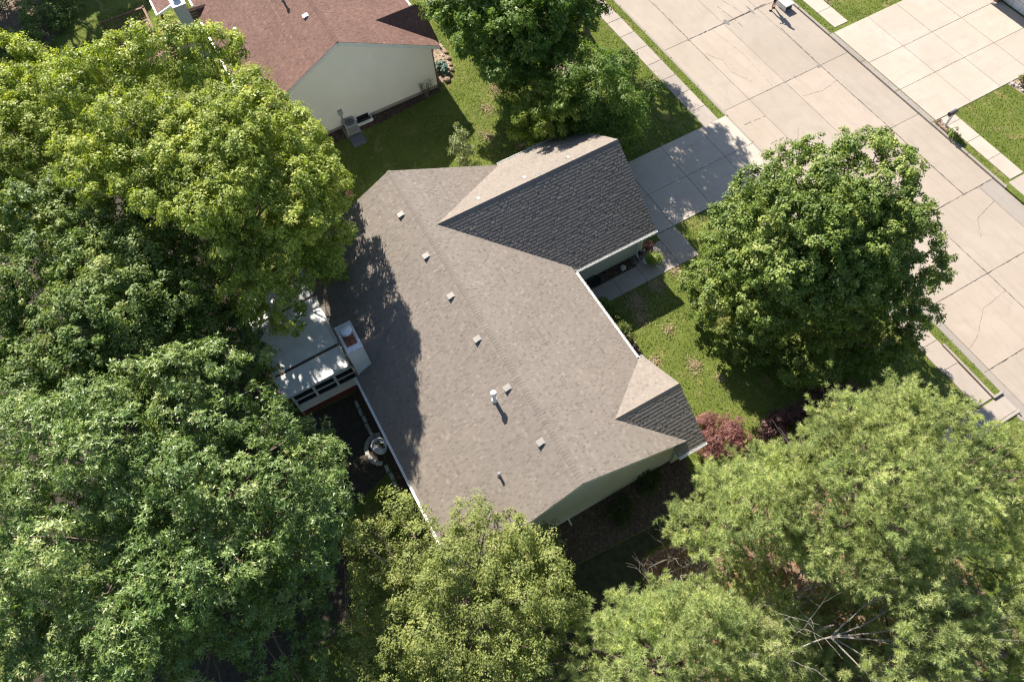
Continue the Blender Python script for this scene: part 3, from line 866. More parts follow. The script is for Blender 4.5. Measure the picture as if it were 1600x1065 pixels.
for k in range(5):
    x0, x1 = SX0 + .15 + k * 1.1, SX0 + 1.15 + k * 1.1
    f = MB()
    for (a, b, c, d) in ((x0 - .05, x0, 1.05, 2.20), (x1, x1 + .05, 1.05, 2.20), (x0, x1, 1.05, 1.10), (x0, x1, 2.15, 2.20), (x0, x1, 1.60, 1.66)):
        f.box(a, b, SYW + .0, SYW + .09, c, d)
    H(f, 'window', M['white'], sun_room)
    g = MB(); g.box(x0 + .002, x1 - .002, SYW + .05, SYW + .06, 1.10, 2.15); H(g, 'pane', M['glass'], sun_room)
def sunz(y): return SZ0 + (SZ1 - SZ0) * (y - (SYW - .2)) / (-5.80 - (SYW - .2))
for x0, x1 in ((SX0 - .15, 2.42), (2.54, 5.52), (5.66, SX1 + .04)):
    p = MB(); ring = [(x0, SYW - .2, sunz(SYW - .2)), (x1, SYW - .2, sunz(SYW - .2)), (x1, -5.80, SZ1), (x0, -5.80, SZ1)]
    p.prism(ring, (0, 0, .05)); H(p, 'roof_panel', M['panel'], sun_room)
for x in (2.48, 5.59):
    p = MB(); p.bar((x, SYW - .2, sunz(SYW - .2) + .03), (x, -5.80, SZ1 + .03), .10, .09); H(p, 'roof_beam', M['beam'], sun_room)
p = MB(); p.bar((SX1 + .06, SYW - .25, SZ0 + .02), (SX1 + .06, -5.86, SZ1 + .02), .05, .10); p.bar((SX0 - .2, SYW - .25, SZ0 - .01), (SX1 + .08, SYW - .25, SZ0 - .01), .08, .12); H(p, 'roof_edge_trim', M['white'], sun_room)
sk = MB()
n = 24
for k in range(n):
    y0 = SYW - .05 + k * (3.45 / n); sk.box(SX1 - .06, SX1 + .02, y0 + .006, y0 + 3.45 / n - .006, .02, .44)
sk.box(SX1 - .10, SX1 + .06, SYW - .05, YB - .05, .40, .439)
H(sk, 'deck_skirt', M['redwood'])

# ------------------------------------------------------------------ the neighbouring house
NX, N0, NW, NZ, NR = -9.19, 1.29, 5.713, 3.178, 6.003
NS = (NR - NZ) / NW
NXE = -26.9
nb = tag(empty('neighbour_house', (-18, 1.3, 0)), 'cream sided house with a russet shingle roof and a pale chimney', 'house')
def HN(mb, name, mat, parent=None, smooth=False):
    mb.v = [(x + 18, y - 1.3, z) for x, y, z in mb.v]
    return mb.build(name, mat, parent or nb, smooth=smooth)
nback = [(NXE, N0 - NW, NZ), (NX, N0 - NW, NZ), (NX, N0, NR), (NXE, N0, NR)]
nfront = [(NXE, N0 + NW, NZ), (NX, N0 + NW, NZ), (NX, N0, NR), (NXE, N0, NR)]
QX, QW, QS, QV = -11.50, 1.85, .775, 7.06
QE = 3.10
QR = QE + QS * QW
QA = N0 + (NR - QR) / NS
qr = [(QX + QW, QV, QE), (QX, QV, QR), (QX, QA, QR), (QX + QW, N0 + (NR - QE) / NS, QE)]
ql = [(QX - QW, QV, QE), (QX, QV, QR), (QX, QA, QR), (QX - QW, N0 + (NR - QE) / NS, QE)]
dk = MB()
for pl in (nback, nfront, qr, ql): deck(dk, pl)
nroof = HN(dk, 'roof', M['deck_felt'])
def clipx(c): return c.x < -23.0
sh = MB(); shingle_plane(sh, None, nback, (1, 0, 0), clipx); o = HN(sh, 'shingle_field', M['shingle_red'], nroof); o['kind'] = 'stuff'
sh = MB(); shingle_plane(sh, None, nfront, (1, 0, 0), lambda c: c.x < -19 or (c.y > QA + .3 and abs(c.x - QX) < (c.y - QA) * NS / QS - .25)); o = HN(sh, 'shingle_field', M['shingle_red'], nroof); o['kind'] = 'stuff'
sh = MB(); shingle_plane(sh, None, qr, (0, 1, 0)); shingle_plane(sh, None, ql, (0, 1, 0)); o = HN(sh, 'shingle_field', M['shingle_red'], nroof); o['kind'] = 'stuff'
rc = MB(); ridge_caps(rc, (NX, N0, NR), (NXE, N0, NR), (0, -1, -NS), (0, 1, -NS)); ridge_caps(rc, (QX, QV, QR), (QX, QA, QR), (-1, 0, -QS), (1, 0, -QS)); o = HN(rc, 'ridge_cap', M['shingle_red'], nroof); o['kind'] = 'stuff'
for a, b in (((NX, N0 - NW, NZ), (NX, N0, NR)), ((NX, N0, NR), (NX, N0 + NW, NZ))):
    mb = MB(); off = Vector((-.012, 0, -.125)); mb.bar(Vector(a) + off, Vector(b) + off, .03, .21); HN(mb, 'rake_board', M['white'])
for a, b in (((QX - QW, QV, QE), (QX, QV, QR)), ((QX, QV, QR), (QX + QW, QV, QE))):
    mb = MB(); off = Vector((0, -.012, -.11)); mb.bar(Vector(a) + off, Vector(b) + off, .025, .17); HN(mb, 'rake_board', M['white'])
for a, b, out in (((NXE, N0 - NW, NZ), (-20.65, N0 - NW, NZ), (0, -1, 0)), ((-19.1, N0 - NW, NZ), (NX, N0 - NW, NZ), (0, -1, 0)), ((NXE, N0 + NW, NZ), (QX - QW, N0 + NW, NZ), (0, 1, 0)), ((QX + QW, N0 + NW - .5, QE), (QX + QW, QV, QE), (1, 0, 0))):
    HN(gutter(MB(), a, b, out), 'gutter', M['white'])
nx = NX - .32
nzt = NZ + NS * (NW - 5.3) - .13
mb = MB(); pl = [(-5.3, .28), (5.3, .28), (5.3, nzt), (0, NR - .16), (-5.3, nzt)]
wall_solid(mb, (nx, N0, 0), (0, 1, 0), (1, 0, 0), pl); lap_wall(mb, (nx, N0, 0), (0, 1, 0), (1, 0, 0), pl, .118); HN(mb, 'wall', M['cream'])
for sgn in (-1, 1):
    mb = MB(); pl = [(NXE + .3, .28), (nx, .28), (nx, nzt), (NXE + .3, nzt)]
    wall_solid(mb, (0, N0 + 5.3 * sgn, 0), (1, 0, 0), (0, sgn, 0), pl); lap_wall(mb, (0, N0 + 5.3 * sgn, 0), (1, 0, 0), (0, sgn, 0), pl, .118); HN(mb, 'wall', M['cream'])
mb = MB(); mb.box(NXE + .31, nx - .01, N0 - 5.28, N0 + 5.28, -.1, .29); HN(mb, 'foundation', M['walk'])
mb = MB(); mb.box(QX - 1.5, QX + 1.5, N0 + 5.31, QV - .32, .05, QE); HN(mb, 'wall', M['brick'])
mb = MB(); downspout(mb, nx - .15, N0 + 5.28, NZ - .12, (0, 1, 0)); HN(mb, 'downspout', M['brownwood'])
mb = MB(); mb.box(nx - .03, nx + .035, N0 + 5.27, N0 + 5.34, .28, nzt - .1); HN(mb, 'corner_board', M['brownwood'])
# chimney with a saddle
KX0, KX1, KY0, KY1, KZ = -20.55, -19.12, -5.56, -4.85, 4.45
ch = MB()
for (p0, d, nr, a, b) in (((KX1, 0, 0), (0, 1, 0), (1, 0, 0), KY0, KY1), ((KX0, 0, 0), (0, 1, 0), (-1, 0, 0), KY0, KY1), ((0, KY0, 0), (1, 0, 0), (0, -1, 0), KX0, KX1), ((0, KY1, 0), (1, 0, 0), (0, 1, 0), KX0, KX1)):
    lap_wall(ch, p0, d, nr, [(a, 0), (b, 0), (b, KZ), (a, KZ)])
ch.box(KX0 + .002, KX1 - .002, KY0 + .002, KY1 - .002, 0, KZ)
chn = HN(ch, 'chimney', plain('blue_grey_chimney', (0.50, .545, .56), .5, var=.04))
cc = MB(); cc.box(KX0 - .05, KX1 + .05, KY0 - .05, KY1 + .05, KZ, KZ + .05, bev=.012); HN(cc, 'chase_cap', M['white'], chn)
cc = MB(); cc.lathe([(.2, .05), (.2, .35), (.24, .38), (.24, .46), (.02, .5)], 16, (-19.9, -5.2, KZ)); HN(cc, 'flue', M['zinc'], chn)
def nbz(y): return NR + NS * (y - N0)
sad = MB(); sp = (-19.84, -3.75, nbz(-3.75) + .02); a1 = (KX0 - .02, KY1, nbz(KY1) + .02); a2 = (KX1 + .02, KY1, nbz(KY1) + .02); m1 = (-19.84, KY1, 3.62)
sad.add([a1, sp, m1], [(0, 1, 2)], .8)  # sunward face given a lighter tone as painted sunlight
for k in range(6):                                     # stepped courses on the saddle's far side, toned darker as painted shade
    t0, t1 = k / 6, (k + 1) / 6
    A2, M1, SP = Vector(a2), Vector(m1), Vector(sp)
    p, q = A2.lerp(M1, t0), A2.lerp(M1, t1); r_, s_ = A2.lerp(SP, t0), A2.lerp(SP, t1)
    up = Vector((.012, 0, .022))
    sad.add([p + up, r_ + up, s_, q], [(0, 1, 2, 3)], .3 + .1 * (k % 2))
HN(sad, 'chimney_saddle', M['shingle_red'])
# back porch roof
pr = MB(); pr.prism([(-26, -6.62, 2.55), (-21.95, -6.62, 2.55), (-21.95, -5.2, 2.95), (-26, -5.2, 2.95)], (0, 0, .05)); por = HN(pr, 'porch_roof', M['deck_felt'])
sh = MB(); shingle_plane(sh, None, [(-26, -6.62, 2.605), (-21.95, -6.62, 2.605), (-21.95, -5.2, 3.005), (-26, -5.2, 3.005)], (1, 0, 0)); o = HN(sh, 'shingle_field', M['shingle_red'], por); o['kind'] = 'stuff'
pr = MB(); pr.bar((-26, -6.68, 2.58), (-21.85, -6.68, 2.58), .10, .13); pr.bar((-21.89, -6.62, 2.58), (-21.89, -5.2, 2.98), .10, .13); HN(pr, 'porch_trim', M['white'], por)
for x in (-22.1, -24.0, -25.8):
    pr = MB(); pr.box(x - .07, x + .07, -6.55, -6.41, 0, 2.55); HN(pr, 'porch_post', M['brownwood'], por)
for (x, y) in ((-12.45, .68),):
    roof_vent(x + 18, y - 1.3, nbz(y), (0, -1, -NS), (1, 0, 0), nb, M['zinc'])
vent_pipe(-15.38 + 18, -3.0 - 1.3, nbz(-3.0), .07, .45, True, nb, M['whitepipe'])
vent_pipe(-14.9 + 18, .1 - 1.3, nbz(.1), .06, .75, True, nb, M['whitepipe'])

# deck behind the neighbouring house
dkk = tag(empty('wooden_deck', (-23, -8.6, 0)), 'low brown wooden deck with a slatted railing behind the cream house', 'deck')
def HD(mb, name, mat): 
    mb.v = [(x + 23, y + 8.6, z) for x, y, z in mb.v]; return mb.build(name, mat, dkk)
for k in range(20):
    mb = MB(); y0 = -10.2 + k * .145; mb.box(-25.05, -20.5, y0 + .004, y0 + .139, .52, .56); HD(mb, 'plank', M['brownwood'])
for x in (-25.0, -22.8, -20.6):
    for y in (-10.1, -7.4):
        mb = MB(); mb.box(x - .05, x + .05, y - .05, y + .05, 0, .37); HD(mb, 'leg', M['brownwood'])
mb = MB(); mb.box(-25.0, -20.55, -7.40, -7.34, .38, .515); HD(mb, 'beam', M['brownwood'])
mb = MB(); mb.box(-25.0, -24.94, -10.1, -7.41, .38, .515); HD(mb, 'beam', M['brownwood'])
for a, b in (((-25.0, -10.15), (-25.0, -7.33)), ((-25.0, -7.33), (-22.6, -7.33))):
    mb = MB(); mb.bar((*a, 1.42), (*b, 1.42), .14, .045); mb.bar((*a, .70), (*b, .70), .04, .09); HD(mb, 'rail', M['brownwood'])
    ln = math.hypot(b[0] - a[0], b[1] - a[1]); n = int(ln / .16)
    for k in range(1, n):
        t = k / n; x, y = a[0] + (b[0] - a[0]) * t, a[1] + (b[1] - a[1]) * t
        mb = MB(); mb.box(x - .018, x + .018, y - .018, y + .018, .70, 1.40); HD(mb, 'baluster', M['brownwood'])
for x, y in ((-25.0, -7.33), (-25.0, -10.1), (-22.6, -7.33)):
    mb = MB(); mb.box(x - .055, x + .055, y - .055, y + .055, .5, 1.5); HD(mb, 'post', M['brownwood'])

# ------------------------------------------------------------------ the garage across the street
fg = tag(empty('far_garage', (5.6, 44, 0)), 'garage front with a white panelled door at the head of the bright wide driveway', 'garage')
def HF(mb, name, mat, parent=None):
    mb.v = [(x - 5.6, y - 44, z) for x, y, z in mb.v]; return mb.build(name, mat, parent or fg)
mb = MB(); mb.box(-.6, 2.83, 40.95, 47, 0, 2.9); mb.box(8.15, 12, 40.95, 47, 0, 2.9); mb.box(2.83, 8.15, 41.2, 47, 2.35, 2.9); HF(mb, 'wall', M['cream'])
mb = MB()
for r in range(32):
    for c in range(2):
        x0 = 2.45 + c * .225 + (r % 2) * .05; mb.box(x0, min(x0 + .215, 2.90), 40.55, 40.95, r * .078 + .004, r * .078 + .070)
mb.box(2.46, 2.89, 40.56, 40.94, 0, 2.5); HF(mb, 'brick_pier', M['brick'])
d = MB()
for r in range(4):
    for c in range(8):
        d.box(2.94 + c * .65, 2.94 + c * .65 + .61, 41.02, 41.06, .06 + r * .56, .06 + r * .56 + .52, bev=.012)
d.box(2.90, 8.14, 41.06, 41.12, .02, 2.34); HF(d, 'garage_door', M['white'])
mb = MB(); mb.prism([(-1, 40.3, 2.9), (12.5, 40.3, 2.9), (12.5, 44.2, 4.9), (-1, 44.2, 4.9)], (0, 0, .12)); mb.prism([(-1, 47.8, 2.9), (-1, 44.2, 4.9), (12.5, 44.2, 4.9), (12.5, 47.8, 2.9)], (0, 0, .12)); HF(mb, 'roof', M['shingle'])

# ------------------------------------------------------------------ foliage
def leaf_pieces(C, Nn, T, ln, wd):
    """one pointed leaf per row: a triangle, broad at the stalk end"""
    B = unit(np.cross(Nn, T))
    T = unit(np.cross(B, Nn))
    l = ln[:, None]; w = wd[:, None]
    return np.stack([C - T * l * .38 - B * w * .5, C - T * l * .38 + B * w * .5, C + T * l * .62], axis=1)

def rand_dirs(n, zmin=-.5):
    out = np.zeros((0, 3))
    while len(out) < n:
        d = unit(RNG.normal(size=(n * 2, 3)))
        out = np.vstack([out, d[d[:, 2] > zmin]])
    return out[:n]

def crown_leaves(lobes, per=11, nl=26, rs=.30, ln=.12, wd=.085, style='leaf', up=.55, zmin=-.45, name='crown', mat=None, parent=None, loose=0.06, centre=None, extent=1.0):
    V, TN = [], []
    lobes = np.array(lobes, dtype=float)
    for (x, y, z, r) in lobes:
        n = max(4, int(per * (r / .8) ** 2 * 1.6))
        d = rand_dirs(n, zmin)
        c = np.array([x, y, z]) + d * (r * RNG.uniform(.62, 1.04, (n, 1))) * np.array([1, 1, .85])
        sub_t = np.clip(RNG.normal(.5, .14, n), 0, 1)
        lt = RNG.normal(0, .10)
        if style == 'leaf':
            m = nl
            off = unit(RNG.normal(size=(n, m, 3))) * (RNG.uniform(0, 1, (n, m, 1)) ** .45) * rs * RNG.uniform(.7, 1.25, (n, 1, 1)) * np.array([1, 1, .75])
            Cn = c[:, None, :] + off
            nrm = unit(d[:, None, :] * .55 + off / rs * .55 + np.array([-.30, 0, up]) + RNG.normal(size=(n, m, 3)) * .38)
            T = unit(off / rs * .8 + d[:, None, :] * .4 + np.array([0, 0, -.25]) + RNG.normal(size=(n, m, 3)) * .6)
            s = RNG.uniform(.7, 1.25, (n, m))
            P = leaf_pieces(Cn.reshape(-1, 3), nrm.reshape(-1, 3), T.reshape(-1, 3), (ln * s).reshape(-1), (wd * s).reshape(-1))
            V.append(P); TN.append(np.clip(sub_t[:, None] + lt + RNG.normal(0, .16, (n, m)), 0, 1).reshape(-1))
        elif style == 'rosette':
            k = max(3, nl // 8)                      # rosettes per sub-clump, eight leaves each
            off = unit(RNG.normal(size=(n, k, 3))) * (RNG.uniform(0, 1, (n, k, 1)) ** .4) * rs * np.array([1, 1, .75])
            ax = unit(d[:, None, :] * .6 + off / rs * .5 + np.array([-.25, 0, .75]) + RNG.normal(size=(n, k, 3)) * .3)
            h = np.where(np.abs(ax[..., 2:3]) > .9, np.array([1., 0, 0]), np.array([0, 0, 1.]))
            e1 = unit(np.cross(ax, h)); e2 = np.cross(ax, e1)
            cen = c[:, None, :] + off
            for j in range(8):
                a = 2 * math.pi * j / 8 + RNG.uniform(-.4, .4, (n, k, 1))
                rad = e1 * np.cos(a) + e2 * np.sin(a)
                el = RNG.uniform(-.35, .55, (n, k, 1))
                T = unit(rad + ax * el)
                nn = unit(ax - rad * el + RNG.normal(size=(n, k, 3)) * .25)
                s = RNG.uniform(.7, 1.3, (n, k)) * RNG.uniform(.7, 1.25, (n, 1))
                P = leaf_pieces((cen + T * (ln * .45)).reshape(-1, 3), nn.reshape(-1, 3), T.reshape(-1, 3), (ln * s).reshape(-1), (wd * s).reshape(-1))
                V.append(P); TN.append(np.clip(sub_t[:, None] + lt + RNG.normal(0, .13, (n, k)), 0, 1).reshape(-1))
            m = nl // 2                              # plus loose single leaves between the whorls
            off = unit(RNG.normal(size=(n, m, 3))) * (RNG.uniform(0, 1, (n, m, 1)) ** .45) * rs * np.array([1.15, 1.15, .8])
            nrm = unit(d[:, None, :] * .5 + np.array([-.25, 0, .6]) + RNG.normal(size=(n, m, 3)) * .5)
            s = RNG.uniform(.5, 1.0, (n, m))
            P = leaf_pieces((c[:, None, :] + off).reshape(-1, 3), nrm.reshape(-1, 3), unit(off + RNG.normal(size=(n, m, 3)) * .2).reshape(-1, 3), (ln * s).reshape(-1), (wd * 1.5 * s).reshape(-1))
            V.append(P); TN.append(np.clip(sub_t[:, None] + lt + RNG.normal(0, .15, (n, m)), 0, 1).reshape(-1))
        elif style == 'pine':
            ax = unit(d * .75 + np.array([0, 0, .65]) + RNG.normal(size=(n, 3)) * .25)
            tufts, nd = 5, nl
            for j in range(tufts):
                cc = c + ax * (j * .085 - .16) * (rs / .3) + RNG.normal(size=(n, 3)) * .045
                dr = unit(ax[:, None, :] * (.55 + .12 * j) + unit(RNG.normal(size=(n, nd, 3))) * .85)
                l = ln * RNG.uniform(.7, 1.2, (n, nd, 1))
                sd = unit(np.cross(dr, RNG.normal(size=(n, nd, 3)))) * (wd * .5)
                b0 = cc[:, None, :] + dr * .015
                tri = np.stack([b0 - sd, b0 + sd, b0 + dr * l], axis=2)
                V.append(tri.reshape(-1, 3, 3))
                TN.append(np.clip(sub_t[:, None] + lt + .05 * (j - 2) + RNG.normal(0, .12, (n, nd)), 0, 1).reshape(-1))
    V = np.concatenate(V); TN = np.concatenate(TN)
    return np_mesh(name, V, 3, [(0, 1, 2)], TN, mat, parent)

def limb_pts(a, b, n=6, sag=.12, wob=.08):
    a = Vector(a); b = Vector(b); ln = (b - a).length
    pts = []
    for i in range(n + 1):
        t = i / n
        p = a.lerp(b, t)
        p.z += -sag * ln * math.sin(math.pi * t) * .6
        if 0 < i < n: p += Vector((random.uniform(-1, 1), random.uniform(-1, 1), random.uniform(-.6, .6))) * (wob * ln * .35)
        pts.append(p)
    return pts

def make_trunk(base, centre, lobes, r0, mat, parent, nlimb=36, lean=.6, twigs=2):
    mb = MB()
    base = Vector((base[0], base[1], -.1)); c = Vector(centre)
    top = Vector((c.x * lean + base.x * (1 - lean), c.y * lean + base.y * (1 - lean), c.z))
    tp = limb_pts(base, top, 7, 0, .05)
    mb.tube(tp, [r0 * 1.35] + [r0 * (1 - .12 * i) for i in range(1, 8)], 9)
    lb = list(lobes); random.shuffle(lb)
    for (x, y, z, r) in lb[:nlimb]:
        t = random.uniform(.35, 1.0)
        i = min(6, int(t * 7)); f = t * 7 - i
        s = tp[i].lerp(tp[i + 1], f)
        if s.z > z + .4: s = tp[max(1, i - 3)]
        e = Vector((x, y, z + r * .3))
        pts = limb_pts(s, e, 6, .10, .12)
        rr = r0 * .42 * random.uniform(.6, 1.0)
        mb.tube(pts, [rr * (1 - .13 * k) for k in range(7)], 5)
        for _ in range(twigs):
            q = pts[random.choice((3, 4, 5))]
            dd = Vector((random.uniform(-1, 1), random.uniform(-1, 1), random.uniform(-.1, .9))).normalized() * r * random.uniform(.5, 1.0)
            mb.tube(limb_pts(q, q + dd, 3, .05, .15), [rr * .45, rr * .35, rr * .25, rr * .12], 4)
    return mb.build('trunk', mat, parent)

def tree(name, label, key, base, lobes, leaf, r0=.2, bark='bark', nlimb=36, group=None, cat='tree', **kw):
    lobes = [tuple(l) for l in lobes]
    c = np.mean(np.array(lobes)[:, :3], axis=0)
    t = tag(empty(name, (base[0], base[1], 0)), label, cat, group)
    off = lambda L_: [(x - base[0], y - base[1], z, r) for x, y, z, r in L_]
    lo = off(lobes)
    make_trunk((0, 0), (c[0] - base[0], c[1] - base[1], c[2]), lo, r0, M[bark], t, nlimb)
    crown_leaves(lo, mat=M[leaf], parent=t, **kw)
    return t

def extra_lobes(c, r, n, lr=(.7, 1.1), zmin=1.2):
    out = []
    for d in rand_dirs(n, -.6):
        k = RNG.uniform(.72, .98)
        p = np.array(c) + d * np.array(r) * k
        if p[2] > zmin: out.append((round(p[0], 2), round(p[1], 2), round(p[2], 2), round(RNG.uniform(*lr), 2)))
    return out

# branch-end positions of the tree crowns: x, y, z, radius
LOBES = {}
LOBES['maple_left'] = [(-3.06,-9.25,11.47,1.19),(4.03,-5.87,6.63,0.98),(0.49,-8.07,10.41,1.03),(3.26,-5.13,9.11,1.24),(0.61,-7.12,10.67,1.21),(-2.51,-9.9,11.09,0.75),(-5.75,-10.13,10.23,1.19),(-4.59,-11.82,9.94,0.91),(-0.12,-3.39,9.44,1.24),(2.84,-7.15,9.7,1.09),(-1.06,-4.54,10.68,1.19),(-6.99,-4.67,8.79,0.85),(3.34,-4.24,8.18,1.03),(2.54,-3.3,6.24,0.52),(0.16,-9.08,10.41,1.13),(2.19,-4.49,9.75,1.11),(3.65,-4.69,6.56,1.04),(-6.65,-10.9,10.86,1.21),(2.42,-8.11,10.74,1.08),(-8.08,-8.58,11.26,0.52),(-6.3,-8.62,10.45,1.03),(-6.85,-7.38,10.75,1.06),(4.47,-7.96,8.25,1.15),(4.72,-7.34,7.02,1.2),(-0.91,-9.77,10.94,1.08),(-1.82,-8.1,10.67,1.02),(-6.71,-5.6,10.57,1.13),(-7.74,-9.59,10.81,0.79),(3.9,-6.74,7.64,1.16),(3.19,-7.28,8.43,1.25),(0.32,-4.49,10.42,1.17),(-2.99,-12.07,9.96,0.77),(-2.22,-6,10.77,1.01),(-0.35,-6.53,10.7,1.15),(3.47,-5.97,8.1,1.17),(-0.43,-5.51,11.24,1.22),(-2.08,-2.86,9.27,0.52),(-3.85,-3.94,9.7,1.03),(2.25,-7.1,10.6,1.22),(-6.99,-4.45,9.97,1.05),(0.97,-5.47,11.13,1.03),(2.55,-6.11,9.77,0.96),(1.66,-3.34,8.89,1.09),(-5.18,-6.08,10.52,0.88),(-1.62,-10.89,10.35,1.01),(-7.57,-7.29,11.51,0.52),(1.44,-5.13,10.12,0.82),(-1.93,-9.02,10.66,0.76),(-5.92,-11.62,10.32,0.52),(2.16,-3.09,7.51,0.52),(-0.38,-8.37,10.76,1.17),(4.64,-8.45,7.09,0.52),(1.98,-6.06,10.72,0.78),(3.55,-8.21,8.64,0.52),(3.83,-7.66,3.6,0.52),(-0.26,-2.4,8.12,0.52),(2.76,-4.03,8.96,0.87),(2.98,-8.12,9.82,0.52),(-2.34,-10.85,10.85,1),(0.09,-10.02,10.55,0.52),(-3,-7.6,10.79,1.05),(-2.94,-8.51,10.86,0.85),(1.82,-9.09,10.51,0.52),(-2.95,-4.99,10.55,1.12),(-6.41,-6.4,11.47,1.07),(-1.76,-6.92,10.77,0.88),(-0.42,-7.42,10.83,0.79),(-7.17,-8.25,10.92,1.02),(2.2,-3.36,4.86,0.54),(2.03,-3.17,6.55,0.47),(-1.95,-11.9,9.57,0.53),(-2.57,-3.26,9.6,0.53),(4.23,-8.45,5.57,0.43),(-6.55,-6.81,10.11,0.58),(0.3,-2.27,6.72,0.55),(-7.17,-9.71,10.33,0.49),(2.72,-8.38,8.64,0.59),(0.75,-9.94,10.47,0.62),(-7.56,-10.09,11.44,0.44),(-1.81,-3.51,9.36,0.58),(-7.01,-3.6,9.35,0.52),(2.81,-4.46,3.75,0.61),(-4.48,-10.73,10.17,0.46),(-6.38,-10.32,12.06,0.3),(-6.95,-9.74,11.54,0.46),(-7.08,-8.78,11.85,0.42),(-6.52,-7.33,12.12,0.48),(-6.61,-5.73,11.63,0.4),(-6.67,-4.82,11.31,0.39),(-6.09,-3.8,10.46,0.43),(-5.81,-3.92,9.81,0.38),(-4.42,-3.96,10.06,0.48),(-1.84,-3.85,10.72,0.47),(-1.48,-3.61,10.4,0.4),(-0.61,-2.88,10.07,0.41),(-0.33,-2.72,9.15,0.48),(1.45,-2.6,9.1,0.44),(1.84,-2.99,8.28,0.41),(2.68,-3.08,8.06,0.34),(2.77,-3.14,6.1,0.4),(4.11,-4,7.09,0.28),(4.45,-4.57,6.52,0.45),(4.57,-4.85,6.41,0.47),(4.73,-6.35,5,0.42),(4.95,-7.15,4.49,0.45),(4.82,-7.71,4.61,0.33),(4.9,-7.85,6.52,0.3),(4.96,-8.53,7.18,0.4),(5.11,-8.27,9.18,0.39),(4.24,-8.12,10.13,0.31),(2.85,-8.47,10.56,0.34),(2.03,-9.26,10.54,0.34),(1.81,-9.59,11.54,0.44),(0.22,-10.43,11.03,0.31),(-0.06,-11.37,11.1,0.37),(-1.18,-11.77,10.92,0.41),(-4.19,-12.1,10.3,0.5),(-5.27,-11.94,10.31,0.37),(-5.92,-11.6,10.87,0.31),(-6.55,-11.1,11.57,0.35),(-11.81,-9.27,6.4,0.85),(-11.77,-8.23,6.6,0.85),(-9.84,-7.77,6.8,0.85),(-9.75,-6.7,7,0.85),(-10.35,-8.42,6.2,0.85),(-13.29,-10.13,6,0.85),(-10.25,-6.04,7,0.85),(-2.27,-5.54,4.26,0.8),(-4.76,-9.14,4.28,1),(-3.15,-10.72,9.4,1.22),(-5.85,-8.27,6.15,1.18),(-2.86,-8.04,3.79,0.97),(-4.87,-10.14,6.7,1.18),(-4.2,-3.71,5.86,1.07),(-3.6,-11.7,8.01,0.75),(-4.48,-10.39,8.65,1.21),(1.61,-4.85,5.35,0.87),(2.42,-4.75,7.11,1.19),(-2.47,-3.01,7.69,1.06),(-1.72,-7.96,3.44,0.93),(-4.43,-3.93,8.54,0.79),(-1.1,-4.71,4.91,1.03),(-3.1,-9.64,10.1,1.1),(-4.32,-10.78,5.39,1.04),(-4.95,-4.43,7.36,0.8),(3.79,-7.36,5.99,1.04),(-5.92,-10.35,7.2,0.86),(-3.47,-9.12,4.37,1.2),(0.52,-4.74,3.68,0.83),(-3.43,-4.47,5.09,0.99),(-6.46,-6.48,6.09,0.82),(3.06,-4.6,5.48,0.84),(-5.27,-9.53,5.59,0.93),(-3.56,-5.69,5.03,0.95),(-5.27,-7.93,4.47,1),(-0.77,-2.88,5.06,1.14),(-3,-4.11,6.46,1.22),(-3.61,-2.8,7.44,0.82),(-1.97,-2.84,5.25,0.89),(-6.63,-7.01,7.17,0.93),(-1.62,-4.62,3.62,0.82),(-0.83,-3.97,5.88,1.05),(-5.14,-4.56,5.96,1.25),(-1.02,-6.01,3.5,1.09),(-5.44,-6.47,4.92,1.04),(-0.47,-3.2,7.25,1.03),(-4.74,-11.96,7.31,0.99),(-5.4,-7.01,6.31,1.03),(-4.41,-7.02,5.16,0.85)]
